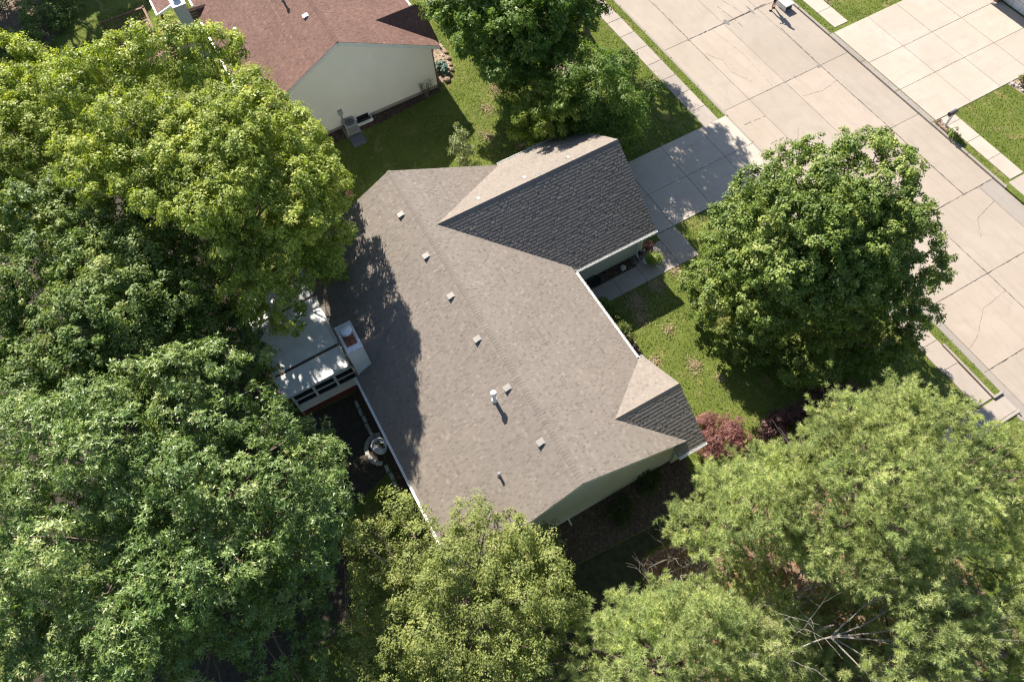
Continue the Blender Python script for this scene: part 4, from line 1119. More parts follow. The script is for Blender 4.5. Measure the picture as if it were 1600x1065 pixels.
LOBES['maple_edge'] = [(-4.88,-16.32,7.31,0.76),(-4.87,-15.76,5.86,0.98),(-7.48,-18.09,7.14,0.52),(-6.71,-15.68,8.41,1.09),(-7.44,-19.04,5.33,1.07),(-5.71,-14.04,6.26,1),(-5.67,-13.74,5.07,0.85),(-14.61,-14.03,8.38,1.09),(-5.81,-14.43,7.67,0.89),(-7.84,-13.37,8.62,0.98),(-6.98,-16.76,8.26,0.85),(-11.84,-15.65,8.91,0.98),(-9.24,-13.73,8.97,1.08),(-12.63,-14.78,8.91,0.84),(-6.6,-12.66,7.56,0.99),(-15.9,-15.37,8.73,0.52),(-7.66,-15.46,9.32,0.86),(-9.77,-14.53,9.16,1.11),(-10.17,-12.85,9.4,0.93),(-14.03,-12.66,8.22,0.52),(-5.97,-16.76,7.68,1),(-8.11,-12.3,8.68,0.52),(-8.06,-16.61,8.96,0.52),(-5.75,-15.64,7.93,1.05),(-5.16,-15.2,7.11,1.17),(-7.48,-14.37,8.93,1.05),(-9.33,-12.66,8.88,0.52),(-6.74,-18.26,5.09,0.89),(-6.94,-13.87,8.16,0.88),(-14.91,-16.09,8.29,0.52),(-9.23,-15.49,9.38,1.11),(-4.82,-15.16,5.08,0.52),(-6.04,-12.78,6.07,0.52),(-5.35,-17.11,5.16,0.52),(-11.37,-12.04,8.74,0.52),(-5.04,-16.5,6.37,0.62),(-5.42,-13.17,6.27,0.43),(-10.9,-12.43,8.29,0.6),(-6.36,-13.8,7.2,0.48),(-8.7,-12.25,7.48,0.55),(-6.84,-19.29,4.34,0.44),(-6.07,-13.08,6.76,0.45),(-7.42,-12.67,8.35,0.51),(-14.29,-14.92,9.2,0.61),(-6.48,-14.65,8.44,0.57),(-8.25,-12.64,7.34,0.53),(-12.02,-14.05,8.89,0.6),(-13.94,-12.56,7.8,0.49),(-5.14,-14.48,4.37,0.57),(-6.79,-12.82,8.36,0.43),(-5.03,-14.53,5.12,0.57),(-5.83,-13.59,3.68,0.6),(-4.98,-14.61,5.93,0.54),(-6.81,-12.53,6.17,0.5),(-6.11,-13.21,6.22,0.56),(-8.56,-12.49,8.81,0.45),(-7.91,-16.55,8.58,0.54),(-14.44,-15.44,8.48,0.61),(-6.25,-13.61,6.89,0.45),(-5.61,-12.72,5.71,0.49),(-14.74,-13.01,8.3,0.58),(-8.79,-16.3,8.93,0.54),(-14.68,-14.35,9.23,0.47),(-6.09,-17.86,4.69,0.45),(-13.7,-13.13,8.02,0.62),(-5.99,-13.42,8.11,0.43),(-8.76,-15.01,8.79,0.47),(-7.51,-12.04,7.82,0.6),(-5.77,-17,4.25,0.49),(-13.62,-12.02,8.04,0.5),(-14.54,-14.78,9.63,0.48),(-14.14,-14.02,9.43,0.39),(-13.62,-12.97,8.99,0.33),(-13.03,-12.31,8.94,0.33),(-12.65,-11.95,8.41,0.3),(-9.27,-12.41,8.97,0.44),(-8.11,-12.4,8.73,0.49),(-7.22,-11.93,8.75,0.46),(-6.3,-12.32,7.6,0.43),(-4.88,-12.18,7.55,0.45),(-5.02,-12.72,5.9,0.34),(-4.47,-13.89,5.09,0.39),(-4.51,-15.33,5.11,0.37),(-4.55,-16.39,5.51,0.3),(-4.92,-17.04,5.72,0.43),(-5.87,-18.27,5.07,0.31),(-5.3,-18.76,5.88,0.38),(-12.38,-17.13,5.49,0.94),(-12.81,-16.48,7.16,1.05),(-8.49,-16.74,4.65,1.08),(-6.93,-16.31,3.89,0.87),(-13.42,-14.19,7.21,1),(-9.07,-17.94,6.16,0.98),(-12.29,-13,6.99,0.79),(-7.38,-14.96,3.14,1.1),(-11.78,-14.67,3.4,1.08),(-10.22,-17.3,5.2,0.79),(-8.85,-15.21,3.37,0.92),(-11.32,-16.26,3.76,0.83),(-13.03,-13.04,4.74,0.87),(-11.23,-13.55,3.83,1.12),(-13.77,-13.22,6.34,0.8),(-9.09,-13.61,3.46,0.8),(-13.2,-14.78,5.19,0.86),(-9.74,-17.25,7.31,1.03),(-7.61,-13.66,3.64,0.97),(-10.33,-16.76,8.54,0.94),(-7.01,-17.01,6.61,1.18),(-7.13,-16.78,5.35,1.08),(-11.66,-17.19,7.21,0.88)]
LOBES['dark_maple'] = [(5.47,-15.98,7.86,0.87),(-5.03,-13.41,8.2,0.52),(4.92,-14.67,8.46,1.05),(0.02,-18.02,7.98,0.79),(1.36,-17.46,7.97,1.13),(-3.13,-16.35,8.01,0.85),(1.52,-9.23,7.17,0.9),(2.47,-11.58,8.98,0.8),(5.34,-11.8,7.16,0.78),(1.23,-13.81,8.79,0.9),(-0.96,-17.61,8.2,1.08),(3.43,-11.63,8.03,0.83),(4.8,-16.66,8.45,1.09),(-0.56,-9.31,7.64,0.9),(0.24,-15.17,8.9,0.91),(2.68,-15.68,8.31,0.85),(4.6,-13.72,8.27,0.8),(4.43,-12.79,8.29,1.06),(-2.4,-14.14,8.49,1.12),(-0.71,-10.88,8.06,0.9),(5.24,-13.83,7.21,0.83),(-0.22,-16.63,8.2,1.13),(-0.71,-14.6,8.93,0.95),(-4.63,-12.35,7.93,0.87),(4.89,-10.35,5.37,1.02),(-4.54,-11.48,7.09,0.95),(3.57,-10.16,7.1,0.88),(-2.02,-13.1,7.89,1.2),(-3.98,-17.22,8.69,0.95),(2.96,-13.31,9.1,1.1),(2.42,-10.86,8.09,0.87),(4.18,-9.33,3.03,0.52),(3.6,-12.24,8.99,1.2),(2.64,-18.41,7.58,0.83),(-4.45,-16.12,9.01,0.77),(-3.51,-14.54,8.86,1.16),(0.96,-15.44,8.24,1.12),(5.66,-15.52,6.85,0.52),(-1.17,-11.89,8.24,1.06),(-0.16,-8.23,5.32,1.11),(-1.69,-8.07,6.13,0.52),(2.26,-12.43,9.16,1),(-1.98,-16.85,8.09,0.95),(5.45,-12.79,7.66,1.19),(-2.81,-10.26,6.95,1),(0.23,-19.34,6.97,0.52),(1.49,-10.93,8.78,1.11),(3.35,-16.65,8.35,0.9),(4.34,-9.44,5.22,1.12),(-3.13,-17.85,8.24,0.52),(1.84,-20.04,5.83,1),(4.39,-11.17,7.14,1.11),(4.93,-17.7,7.21,0.52),(-0.23,-13.27,8.41,1.02),(1.15,-10.06,8.25,0.89),(-3.97,-13.41,7.46,0.91),(5.18,-9.4,2.39,0.52),(2.66,-14.33,9.06,0.92),(0.47,-12.04,8.48,1.06),(4.1,-17.95,7.63,0.95),(4.23,-14.07,9,0.95),(5.44,-11.31,6.01,1.02),(4.22,-15.49,8.5,0.94),(0.89,-16.46,7.88,0.79),(4.7,-10.65,3.11,0.52),(2.59,-9.07,6.38,0.82),(-4.67,-16.85,9.46,0.52),(3.64,-9.59,6.03,0.82),(4.64,-11.92,7.85,1.13),(0.79,-20.04,6.21,0.52),(2.82,-19.85,5.48,0.52),(5.38,-14.65,7.44,0.99),(2.73,-10.01,7.69,1.01),(-2.79,-17.64,7.99,0.61),(5.49,-12.56,5.98,0.49),(4.5,-10.14,6.74,0.6),(5.56,-16.2,6.48,0.55),(-3.83,-16.22,10.47,0.28),(-3.86,-15.41,9.88,0.31),(-4.19,-14.73,9.3,0.35),(-4.38,-13.55,8.89,0.47),(-4.04,-12.63,9.28,0.46),(-3.44,-11.66,8.9,0.36),(-3.87,-10.7,8.07,0.33),(-2.97,-9.87,7.95,0.36),(-2.16,-9.09,7.21,0.31),(-0.34,-7.75,6.08,0.36),(0.23,-7.89,5.41,0.36),(4.08,-8.85,5.24,0.44),(4.54,-8.88,4.19,0.46),(5.46,-9.02,3.12,0.45),(5.48,-10.36,3.76,0.38),(6.07,-10.56,5.34,0.4),(6.12,-11.38,6.53,0.31),(5.81,-12.34,7.02,0.49),(5.75,-13.6,7.4,0.34),(6.33,-13.91,8.25,0.47),(6.21,-14.97,7.57,0.31),(6.14,-15.92,7.71,0.36),(5.97,-16.41,7.91,0.41),(4.55,-18.23,6.63,0.37),(3.4,-19.32,5.93,0.49),(3.73,-19.58,6.9,0.38),(2.84,-14.58,2.74,1.11),(-2.41,-12.97,6.46,1.12),(-1.56,-13.57,4.15,0.91),(-0.74,-11.35,3.05,1.16),(1.05,-12.86,2.14,1.04),(-1.2,-15.12,3.17,1.08),(0.62,-17.05,3.64,1.09),(-2.02,-12.29,3.93,0.87),(0.85,-15.51,3.31,0.79),(-0.36,-18.14,5.89,1.02),(4.7,-16.69,5.11,0.83),(-1.99,-15.04,5.94,1.16),(2.09,-17.38,4.74,0.88),(2.87,-10.91,3.92,0.92),(3.57,-17.6,4.6,0.85),(1.43,-10.75,3.75,0.97),(3.49,-12.59,3.17,0.75),(-0.01,-18.08,4.59,1.06),(-3.13,-14.43,6.57,0.93),(1.91,-17.73,5.98,1.16),(2.79,-9.74,4.23,0.81),(-2.31,-11.23,5.96,1.05),(-1.03,-11,5.81,1.11),(-0.99,-13.08,2.8,1.16),(-1.43,-10.42,4.73,1.11),(1.75,-12.16,2.99,1.06),(-0.8,-17.16,5.24,0.8),(2.61,-16.4,3.64,0.77),(-1.29,-9.73,6.51,1.11),(-2.08,-15.21,4.37,0.9),(0.62,-16.79,9.1,1.15),(4.93,-11.83,4.9,1.03),(-1.46,-15.56,7.65,0.83),(-2.64,-12.13,5.16,1.15),(-2.64,-11.54,7.26,1.19),(3.99,-10.6,8.66,0.97)]
LOBES['oak'] = [(16,-16.61,7.23,1.17),(6.42,-12.97,8.7,0.66),(11.68,-12.96,7.84,1.01),(12.51,-11.31,8.05,1.44),(10.51,-13.05,8.83,1.25),(11.88,-8.5,5.79,1.18),(15.53,-11.51,5.53,1.13),(14.01,-16.04,8.47,1.06),(15.01,-10.18,6.1,1.22),(12.53,-16.78,8.18,1.15),(10.63,-15.22,9.25,1.37),(10.97,-19.25,8.57,1.28),(14.15,-9.28,6.75,1.18),(9.72,-16.51,9.42,1.02),(18.1,-13.05,2.2,0.98),(9.94,-17.86,9.31,1.05),(8.23,-18.16,9.48,1.13),(7.76,-14.09,9.53,1.24),(12.73,-19.55,6.96,1.33),(13.96,-10.69,7.42,1.03),(12.98,-13.49,8.6,1.41),(6.35,-17.07,8.73,1.3),(16.57,-11.78,1.59,0.66),(13.24,-23.08,4.56,0.66),(12.48,-22.07,5.59,0.66),(11.96,-19.71,8.01,1.28),(7.67,-10.17,8.47,1.09),(14.9,-13.52,8.73,1.4),(12.2,-15.59,8.02,1.08),(9.46,-13.5,9.79,1.24),(8.54,-9.39,6.31,0.66),(11.05,-10.57,7.81,1.22),(16.2,-12.88,6.52,1.09),(14.77,-20.2,5.43,0.66),(15.76,-14.41,6.76,1.19),(12.03,-16.38,9.86,1.09),(9.82,-10.97,8.37,1.12),(14.55,-14.86,8.15,1.33),(16.82,-12.94,4.28,1.3),(9.04,-11.88,8.96,1.21),(16.64,-14.93,5.47,1.11),(15.72,-15.27,8.59,1.24),(16.7,-16.64,5.36,1.18),(17.17,-16.17,3.65,0.66),(8.02,-15.48,9.81,1.35),(10.88,-9.01,7.22,0.66),(14.28,-18.94,6.46,1.37),(15.51,-17.81,7,1.28),(17.72,-15.09,1.52,0.66),(11.07,-14.13,9,1.12),(14.72,-12.2,8.1,1.37),(4.08,-19.61,7.21,0.66),(13,-18.37,6.96,1.32),(13.01,-9.66,7.68,1.33),(13.38,-20.71,5.92,0.96),(12.18,-17.96,9.02,1.25),(10.53,-12.18,7.28,1.04),(6.26,-8.91,5.36,0.66),(7.83,-11.36,9.63,0.99),(13.34,-12.36,8.34,1.22),(14.91,-16.61,8.04,1.42),(9.39,-19.72,8.37,0.66),(9.58,-14.49,10.12,1.32),(13.2,-14.73,7.94,1.4),(15.59,-10.96,2.6,0.66),(4.87,-18.36,8.44,0.33),(5.12,-17.66,8.25,0.44),(6.64,-16.11,9.79,0.43),(7.19,-15.3,9.99,0.42),(7.57,-14.65,9.85,0.36),(7.97,-13.94,10.46,0.4),(7.31,-13.44,9.73,0.46),(6.57,-12.62,9.12,0.39),(7.34,-11.74,9.85,0.5),(7.11,-11.1,9.22,0.34),(6.93,-10.6,8.46,0.5),(6.59,-9.91,8.09,0.33),(7.9,-8.75,8.16,0.41),(7.37,-8.47,6.69,0.39),(9.91,-8.63,8.26,0.33),(11.09,-8.82,8.95,0.4),(11.75,-8.58,8.19,0.3),(11.71,-7.68,6.57,0.42),(13.48,-8.22,7.1,0.49),(13.9,-8.4,6.09,0.29),(14.91,-9.24,6.29,0.45),(15.43,-9.56,5.45,0.45),(16.01,-10.14,5.19,0.31),(16.35,-10.83,3.9,0.45),(17.27,-11.23,4.05,0.4),(18.09,-11.65,3.82,0.44),(19,-11.75,3.87,0.46),(19.54,-12.29,3.45,0.46),(19.11,-12.75,4.09,0.44),(18.51,-13.58,3.4,0.46),(18.22,-14.25,4.09,0.39),(17.97,-14.8,4.34,0.43),(17.89,-15.25,4.68,0.33),(17.27,-16.21,4.6,0.47),(17.07,-16.71,4.18,0.34),(17.04,-16.45,6.19,0.49),(16.63,-17.25,6.52,0.48),(16.19,-18.41,5.18,0.46),(16.02,-18.51,6.14,0.39),(15.45,-19.66,5.66,0.44),(15.13,-20.16,5.66,0.34),(14.72,-20.91,5.88,0.38),(14.55,-21.31,6.2,0.29),(14.43,-21.4,7.07,0.47),(11.87,-12.07,9.87,1.23),(8.51,-12.66,2.31,1.31),(8,-17.01,2.02,1.27),(12.86,-18.97,5.18,1.37),(6.37,-15.68,2.52,1.28),(5.92,-10.69,4.09,1.19),(10.45,-8.63,4.42,1.15),(12.36,-20.76,4.58,1.07),(12.75,-14.58,1.92,0.99),(12.99,-16.32,1.6,1.23),(7.2,-17.06,3.49,1.17),(13.12,-8.95,4.27,1.28),(14.68,-16.35,3.43,1.01),(14.6,-18.44,3.78,1.17),(13.32,-10.52,4.36,1.25),(14.28,-12.19,3.71,1.24),(6.76,-13.62,1.68,1.02),(11.12,-19.54,3.96,1.44),(9.18,-14.91,1.63,1.17),(7.56,-19.44,5.15,1.21),(5.97,-17.81,5.87,1.34),(9.89,-11.47,1.25,1.03),(15.05,-17.24,5.11,1.2),(9,-17.9,2.9,1.1),(5.03,-12.64,5.74,1.35),(12.81,-18.12,2.28,1.16),(8.88,-9.67,4.68,1.12),(6.47,-11.85,5.21,1.35),(6.39,-15.18,8.08,1.2),(7.8,-10.6,2.38,1.11),(9.33,-19.62,5.57,1.18),(5.67,-15.3,5.83,1.12),(13.49,-19.71,3.83,1.44),(14.71,-13.87,2.95,1.41),(9.59,-16.79,1.81,1.15),(9.75,-9.28,2.35,1.43),(12.26,-12.38,1.91,1.06),(4.64,-14.66,4.75,1.27),(8.02,-18.28,7.1,1.12),(5.33,-13.97,2.71,0.98),(4.8,-12.13,4.22,1.2),(10.68,-20.89,4.94,1.04),(5.24,-11.26,6.82,1.16),(6.65,-18.58,3.57,1.38),(10.57,-13.85,1.31,1.24),(4.99,-16.8,6.75,1.22),(11.97,-10.24,3.47,1.32),(10.53,-11.02,2.69,1.15),(9.18,-19.55,3.29,1.41)]
LOBES['lacebark'] = [(20.11,-8.51,3.38,0.55),(19.54,-3.12,4.89,0.83),(19.67,-9.38,3.34,0.82),(21.44,-3.83,5.68,0.71),(17.17,-7,5.79,0.63),(20.82,-7.71,4.19,0.89),(16.16,-9.15,4.22,0.35),(22.05,-4.51,5.76,0.57),(20.04,-4.13,5.66,0.76),(21.32,-4.97,6.21,0.78),(21.04,-8.68,2.22,0.69),(17.88,-7.62,5.2,0.84),(21.79,-6.32,5.35,0.72),(19.27,-7.71,5.2,0.69),(18.06,-9.48,3.34,0.76),(19.58,-5.77,6.37,0.5),(19.28,-4.7,5.86,0.79),(16.81,-3.69,5.02,0.58),(15.1,-8.93,4.69,0.35),(20.71,-6.71,4.96,0.82),(20.41,-9.99,2.69,0.35),(18.07,-5.29,6.37,0.53),(20.39,-5.63,5.77,0.7),(18.38,-6.4,6.67,0.68),(19.31,-10.33,3.97,0.35),(17.88,-4.37,5.93,0.5),(19.15,-8.74,4.29,0.77),(22.26,-5.57,5.52,0.54),(14.93,-6.45,4.76,0.53),(20.74,-3.43,5.89,0.54),(15.61,-8.13,3.91,0.61),(15.46,-7.22,4.09,0.71),(19.15,-6.74,5.62,0.67),(21.81,-7.62,3.2,0.35),(18.29,-2.8,4.82,0.52),(19.34,-2.13,4.75,0.35),(19.94,-7.03,5.44,0.65),(18.71,-3.77,5.19,0.59),(18.22,-8.41,4.31,0.6),(16.54,-6.23,5.51,0.81),(16.81,-8.54,3.35,0.83),(16.83,-4.77,5.54,0.35),(17.01,-9.43,3.6,0.35),(19.99,-10.71,3.57,0.35),(15.06,-7.9,5.25,0.35),(21.22,-5.8,6.36,0.57),(17.2,-5.48,5.56,0.45),(20.56,-9.26,2.5,0.55),(15.55,-3.83,3.02,0.6),(17.39,-9.06,3.52,0.56),(18.11,-5.79,6.18,0.55),(19.04,-5.55,5.73,0.45),(16.88,-4.31,5.52,0.43),(17.86,-3.02,5.83,0.47),(19.94,-6.19,5.7,0.54),(22.26,-6.73,3.3,0.45),(22.61,-4.94,3.43,0.44),(20.23,-4.82,6.35,0.57),(15.37,-5.91,4.23,0.53),(21.07,-2.9,4.27,0.62),(19.9,-5.33,6.67,0.55),(19.09,-2.51,5.45,0.46),(21.6,-5.48,4.99,0.59),(17.43,-3.55,4.96,0.46),(20.02,-10.06,3.7,0.42),(22.53,-6.54,1.55,0.5),(18.76,-4.67,6.95,0.51),(22.1,-4.97,5.05,0.52),(19.99,-7.85,5.41,0.54),(22.97,-5.61,1.99,0.54),(19.04,-6,6.06,0.52),(20.74,-4.17,5,0.61),(14.57,-7.12,3.68,0.47),(15.05,-8.35,4.41,0.49),(18.56,-9.94,3.9,0.5),(14.64,-7.55,4.35,0.45),(18.31,-3.44,5.86,0.52),(18.31,-3.97,6.18,0.43),(18.7,-5.67,6.27,0.54),(22.08,-7.28,2.69,0.61),(18.7,-5.13,6.39,0.46),(15.8,-8.75,4.27,0.56),(17.61,-5.96,6.17,0.44),(17.33,-5.06,5.89,0.43),(21.6,-7.27,4.72,0.45),(15.9,-7.64,3.65,0.53),(17.44,-4.7,5.57,0.52),(17.36,-6.44,5,0.6),(20.01,-2.36,4.84,0.6),(18.68,-7.22,5.7,0.46),(22.51,-6.03,2.35,0.56),(19.07,-9.84,3.53,0.56),(18.68,-10.5,3.48,0.44),(21.62,-8.08,2.48,0.48),(19.67,-10.45,3.19,0.57),(18.76,-3.17,5.02,0.59),(16.65,-7.69,4.29,0.51),(17.22,-9.82,2.88,0.46),(17.83,-10.11,3.79,0.51),(18.51,-7.84,4.57,0.46),(16.16,-4.52,4.95,0.49),(19.56,-3.96,6.67,0.61),(16.74,-9.22,4.18,0.48),(14.22,-6.6,4.27,0.51),(15.27,-8.63,5.75,0.39),(15.14,-7.88,5.89,0.47),(15.07,-6.61,5.66,0.41),(14.95,-6.1,5.43,0.31),(15.67,-5.78,4.34,0.37),(17.82,-5.62,7.29,0.5),(17.81,-5.56,7.36,0.45),(16.96,-4.94,6.22,0.28),(16.19,-3.83,4.81,0.44),(17.21,-3.68,6.14,0.33),(18.23,-3.01,6.53,0.49),(18.75,-2.29,5.53,0.41),(19.67,-2.49,6.03,0.45),(20.25,-2.76,6.74,0.31),(20.4,-2.93,6.02,0.28),(20.98,-3.11,6.64,0.5),(21.38,-3.31,6.29,0.4),(21.97,-4.38,6.06,0.34),(22.34,-4.84,5.93,0.44),(22.74,-5.17,3.24,0.3),(22.78,-5.85,3.48,0.46),(22.49,-6.42,3.86,0.44),(22.04,-7.09,5.24,0.49),(21.59,-8.03,3.55,0.43),(21.16,-8.53,3.94,0.4),(20.69,-9.59,3.44,0.37),(20.49,-9.96,4.55,0.5),(19.36,-10.37,3.89,0.48),(18.88,-10.26,4.3,0.41),(18.07,-10.02,4.46,0.48),(17.25,-9.26,4.51,0.47),(16.55,-8.88,5.04,0.5),(15.4,-8.97,5.38,0.31),(16.77,-3.86,3.15,0.59),(20.35,-4.45,1.54,0.78),(17.54,-4.33,1.72,0.61),(17.4,-2.95,3.78,0.74),(21.79,-4.08,2.04,0.69),(20.83,-6.94,1.32,0.52),(21,-2.71,2.87,0.89),(20.84,-6.86,2.57,0.9),(21.49,-4.08,3.21,0.78),(17.13,-5.06,2.46,0.71),(18.59,-7.21,1.86,0.58),(19.38,-2.93,2.33,0.64),(20.54,-4.13,7.17,0.64),(20.41,-3.26,1.49,0.7),(19.24,-7.82,3.75,0.66),(18.91,-4.16,1.47,0.59),(20.01,-2.53,3.36,0.56),(20.75,-7.07,6.23,0.7),(20.13,-7.99,2.2,0.83),(19.68,-7.1,1.71,0.72),(16.77,-4.93,4.03,0.7),(17.66,-7.09,3.12,0.71),(16.56,-6.83,3.46,0.81),(18.44,-2.08,3.47,0.68),(20.82,-5.49,1.42,0.83),(17.89,-3.13,2.58,0.62),(19.18,-2.99,1.24,0.88),(19.75,-7.45,6.87,0.71),(18.11,-5.4,1.32,0.89),(16.57,-6.04,2.06,0.79)]
LOBES['front_maple_a'] = [(15.67,11.89,4.44,0.6),(10.53,14.23,7.67,0.42),(14.88,12.35,7.17,0.79),(12.87,10.58,5.74,0.63),(16.36,12.8,0.9,0.62),(10.28,15.55,7.8,0.42),(11.92,10.6,1.25,0.82),(12.11,12.44,8.42,0.79),(14.54,10.83,0.8,0.61),(14.74,12.7,8.17,0.66),(13.49,13.56,8.42,0.95),(16.13,13.37,4.28,0.72),(15.17,10.85,5,0.79),(13.5,12.28,7.04,0.93),(14.07,11.48,6.05,0.91),(10.89,12.13,6.38,0.86),(12.4,14.74,8.17,0.84),(15.41,11.96,0.81,0.64),(14.24,10.37,5.13,0.77),(10.9,11.36,5.49,0.66),(11.76,10.4,3.79,0.8),(17.49,13.54,1,0.87),(15.8,13.16,7.09,0.42),(12.57,11.72,6.39,0.69),(12.33,12.21,7.22,0.96),(14.63,13.51,8.61,0.42),(15.52,12.48,5.94,0.99),(13.67,10.6,2.12,0.96),(10.23,13.25,6.88,0.78),(16.67,14.75,1,0.42),(13.21,12.59,8.35,0.9),(14.97,10.74,3.12,0.95),(12.26,13.59,8.33,0.91),(16.02,13.61,1.55,0.62),(13.2,10.14,4.33,0.88),(15.11,11.51,6.05,0.66),(11.76,11,5.31,0.49),(12.9,11.44,5.18,0.55),(11.71,11.46,6.22,0.52),(16.02,11.9,0.7,0.58),(10.2,11.84,5.48,0.53),(17.12,12.19,0.71,0.43),(10.4,15.68,7.03,0.55),(15.27,14.21,6.68,0.58),(10.18,16.21,7.74,0.59),(9.32,15.55,6.55,0.56),(14.74,11.83,6.58,0.46),(15.52,12.4,1.66,0.44),(15.18,11.19,0.75,0.62),(16.29,14.44,2.14,0.43),(16.56,13.9,1.52,0.53),(13.62,13.67,7.11,0.43),(13.49,10.75,0.7,0.59),(15.94,13.67,5.38,0.43),(16.45,12.16,0.7,0.52),(16.26,14.06,4.55,0.5),(15.89,14.02,5.67,0.49),(13.41,11.17,6.75,0.59),(10.74,13.92,7.45,0.44),(15.44,11.98,3.12,0.48),(13.35,11.27,4.86,0.62),(16,12.76,4.02,0.62),(15.35,13.14,7.29,0.43),(14.59,13.99,7.24,0.51),(13.32,15.15,7.84,0.52),(15.6,13.45,0.7,0.6),(16.37,15.06,1.94,0.58),(13.57,13.32,6.84,0.52),(9.74,13.04,5.91,0.47),(11.09,14.38,7.83,0.43),(10.95,16.13,7.66,0.46),(10.83,10.58,1.7,0.62),(14.48,10.23,0.7,0.49),(14.42,11.11,5.21,0.43),(11.23,15.52,7.69,0.55),(15.08,13.4,6.27,0.45),(14.09,14.17,8.44,0.61),(17.51,12.72,0.7,0.6),(9.61,15.71,7.17,0.43),(14.15,13.65,7.86,0.44),(12.39,11.07,5.89,0.45),(11.96,10.72,4.91,0.56),(15.64,13.32,6.14,0.46),(11.65,10.28,4.26,0.36),(11.64,10.74,5.81,0.41),(10.38,11.59,6.51,0.29),(10.64,12.31,7.71,0.39),(10.03,13.74,7.13,0.48),(11.1,13.25,8.5,0.45),(10.78,14.8,8.61,0.37),(11.82,15.05,8.58,0.49),(12.27,15.12,8.69,0.43),(13.57,14.51,8.67,0.28),(14.48,13.55,8.47,0.48),(15.16,13.82,7.67,0.41),(15.74,13.36,7.57,0.36),(16.53,13.34,5.19,0.43),(16.6,14.1,3.18,0.38),(17.68,13.31,1.81,0.33),(17.63,12.5,1.65,0.33),(17.2,11.54,1.59,0.42),(15.97,11.13,1.34,0.35),(15.22,10.31,1.48,0.34),(14.34,9.83,1.28,0.35),(12.68,10.06,2.29,0.49),(11.19,10.11,2.05,0.38),(12.24,15.15,7,0.76),(13.81,16.08,3.8,0.81),(10.72,14.24,6.25,0.98),(10.26,13.32,4.43,0.95),(10.82,11.56,4.29,0.78),(11.78,11.85,2.12,0.98),(13.21,15.24,2.6,0.88),(11,14.57,3.88,0.77),(11.98,16.25,3.75,0.69),(12.98,16.56,4.52,0.94),(10.33,12.54,2.85,0.88),(11.51,14.64,1.47,0.93),(14.74,14.5,2.3,0.76),(11.09,15.74,5.1,0.88),(14.74,15.92,3,0.73),(12.79,14.12,1.69,0.83),(12.45,16.35,5.77,0.72),(12.76,10.95,3.45,0.88),(12.26,15.95,2.14,0.69),(14.04,11.69,2.73,0.93),(14.01,12.61,1.59,0.88),(10.43,13.88,2.96,0.75),(11.53,13.21,2.22,0.77)]
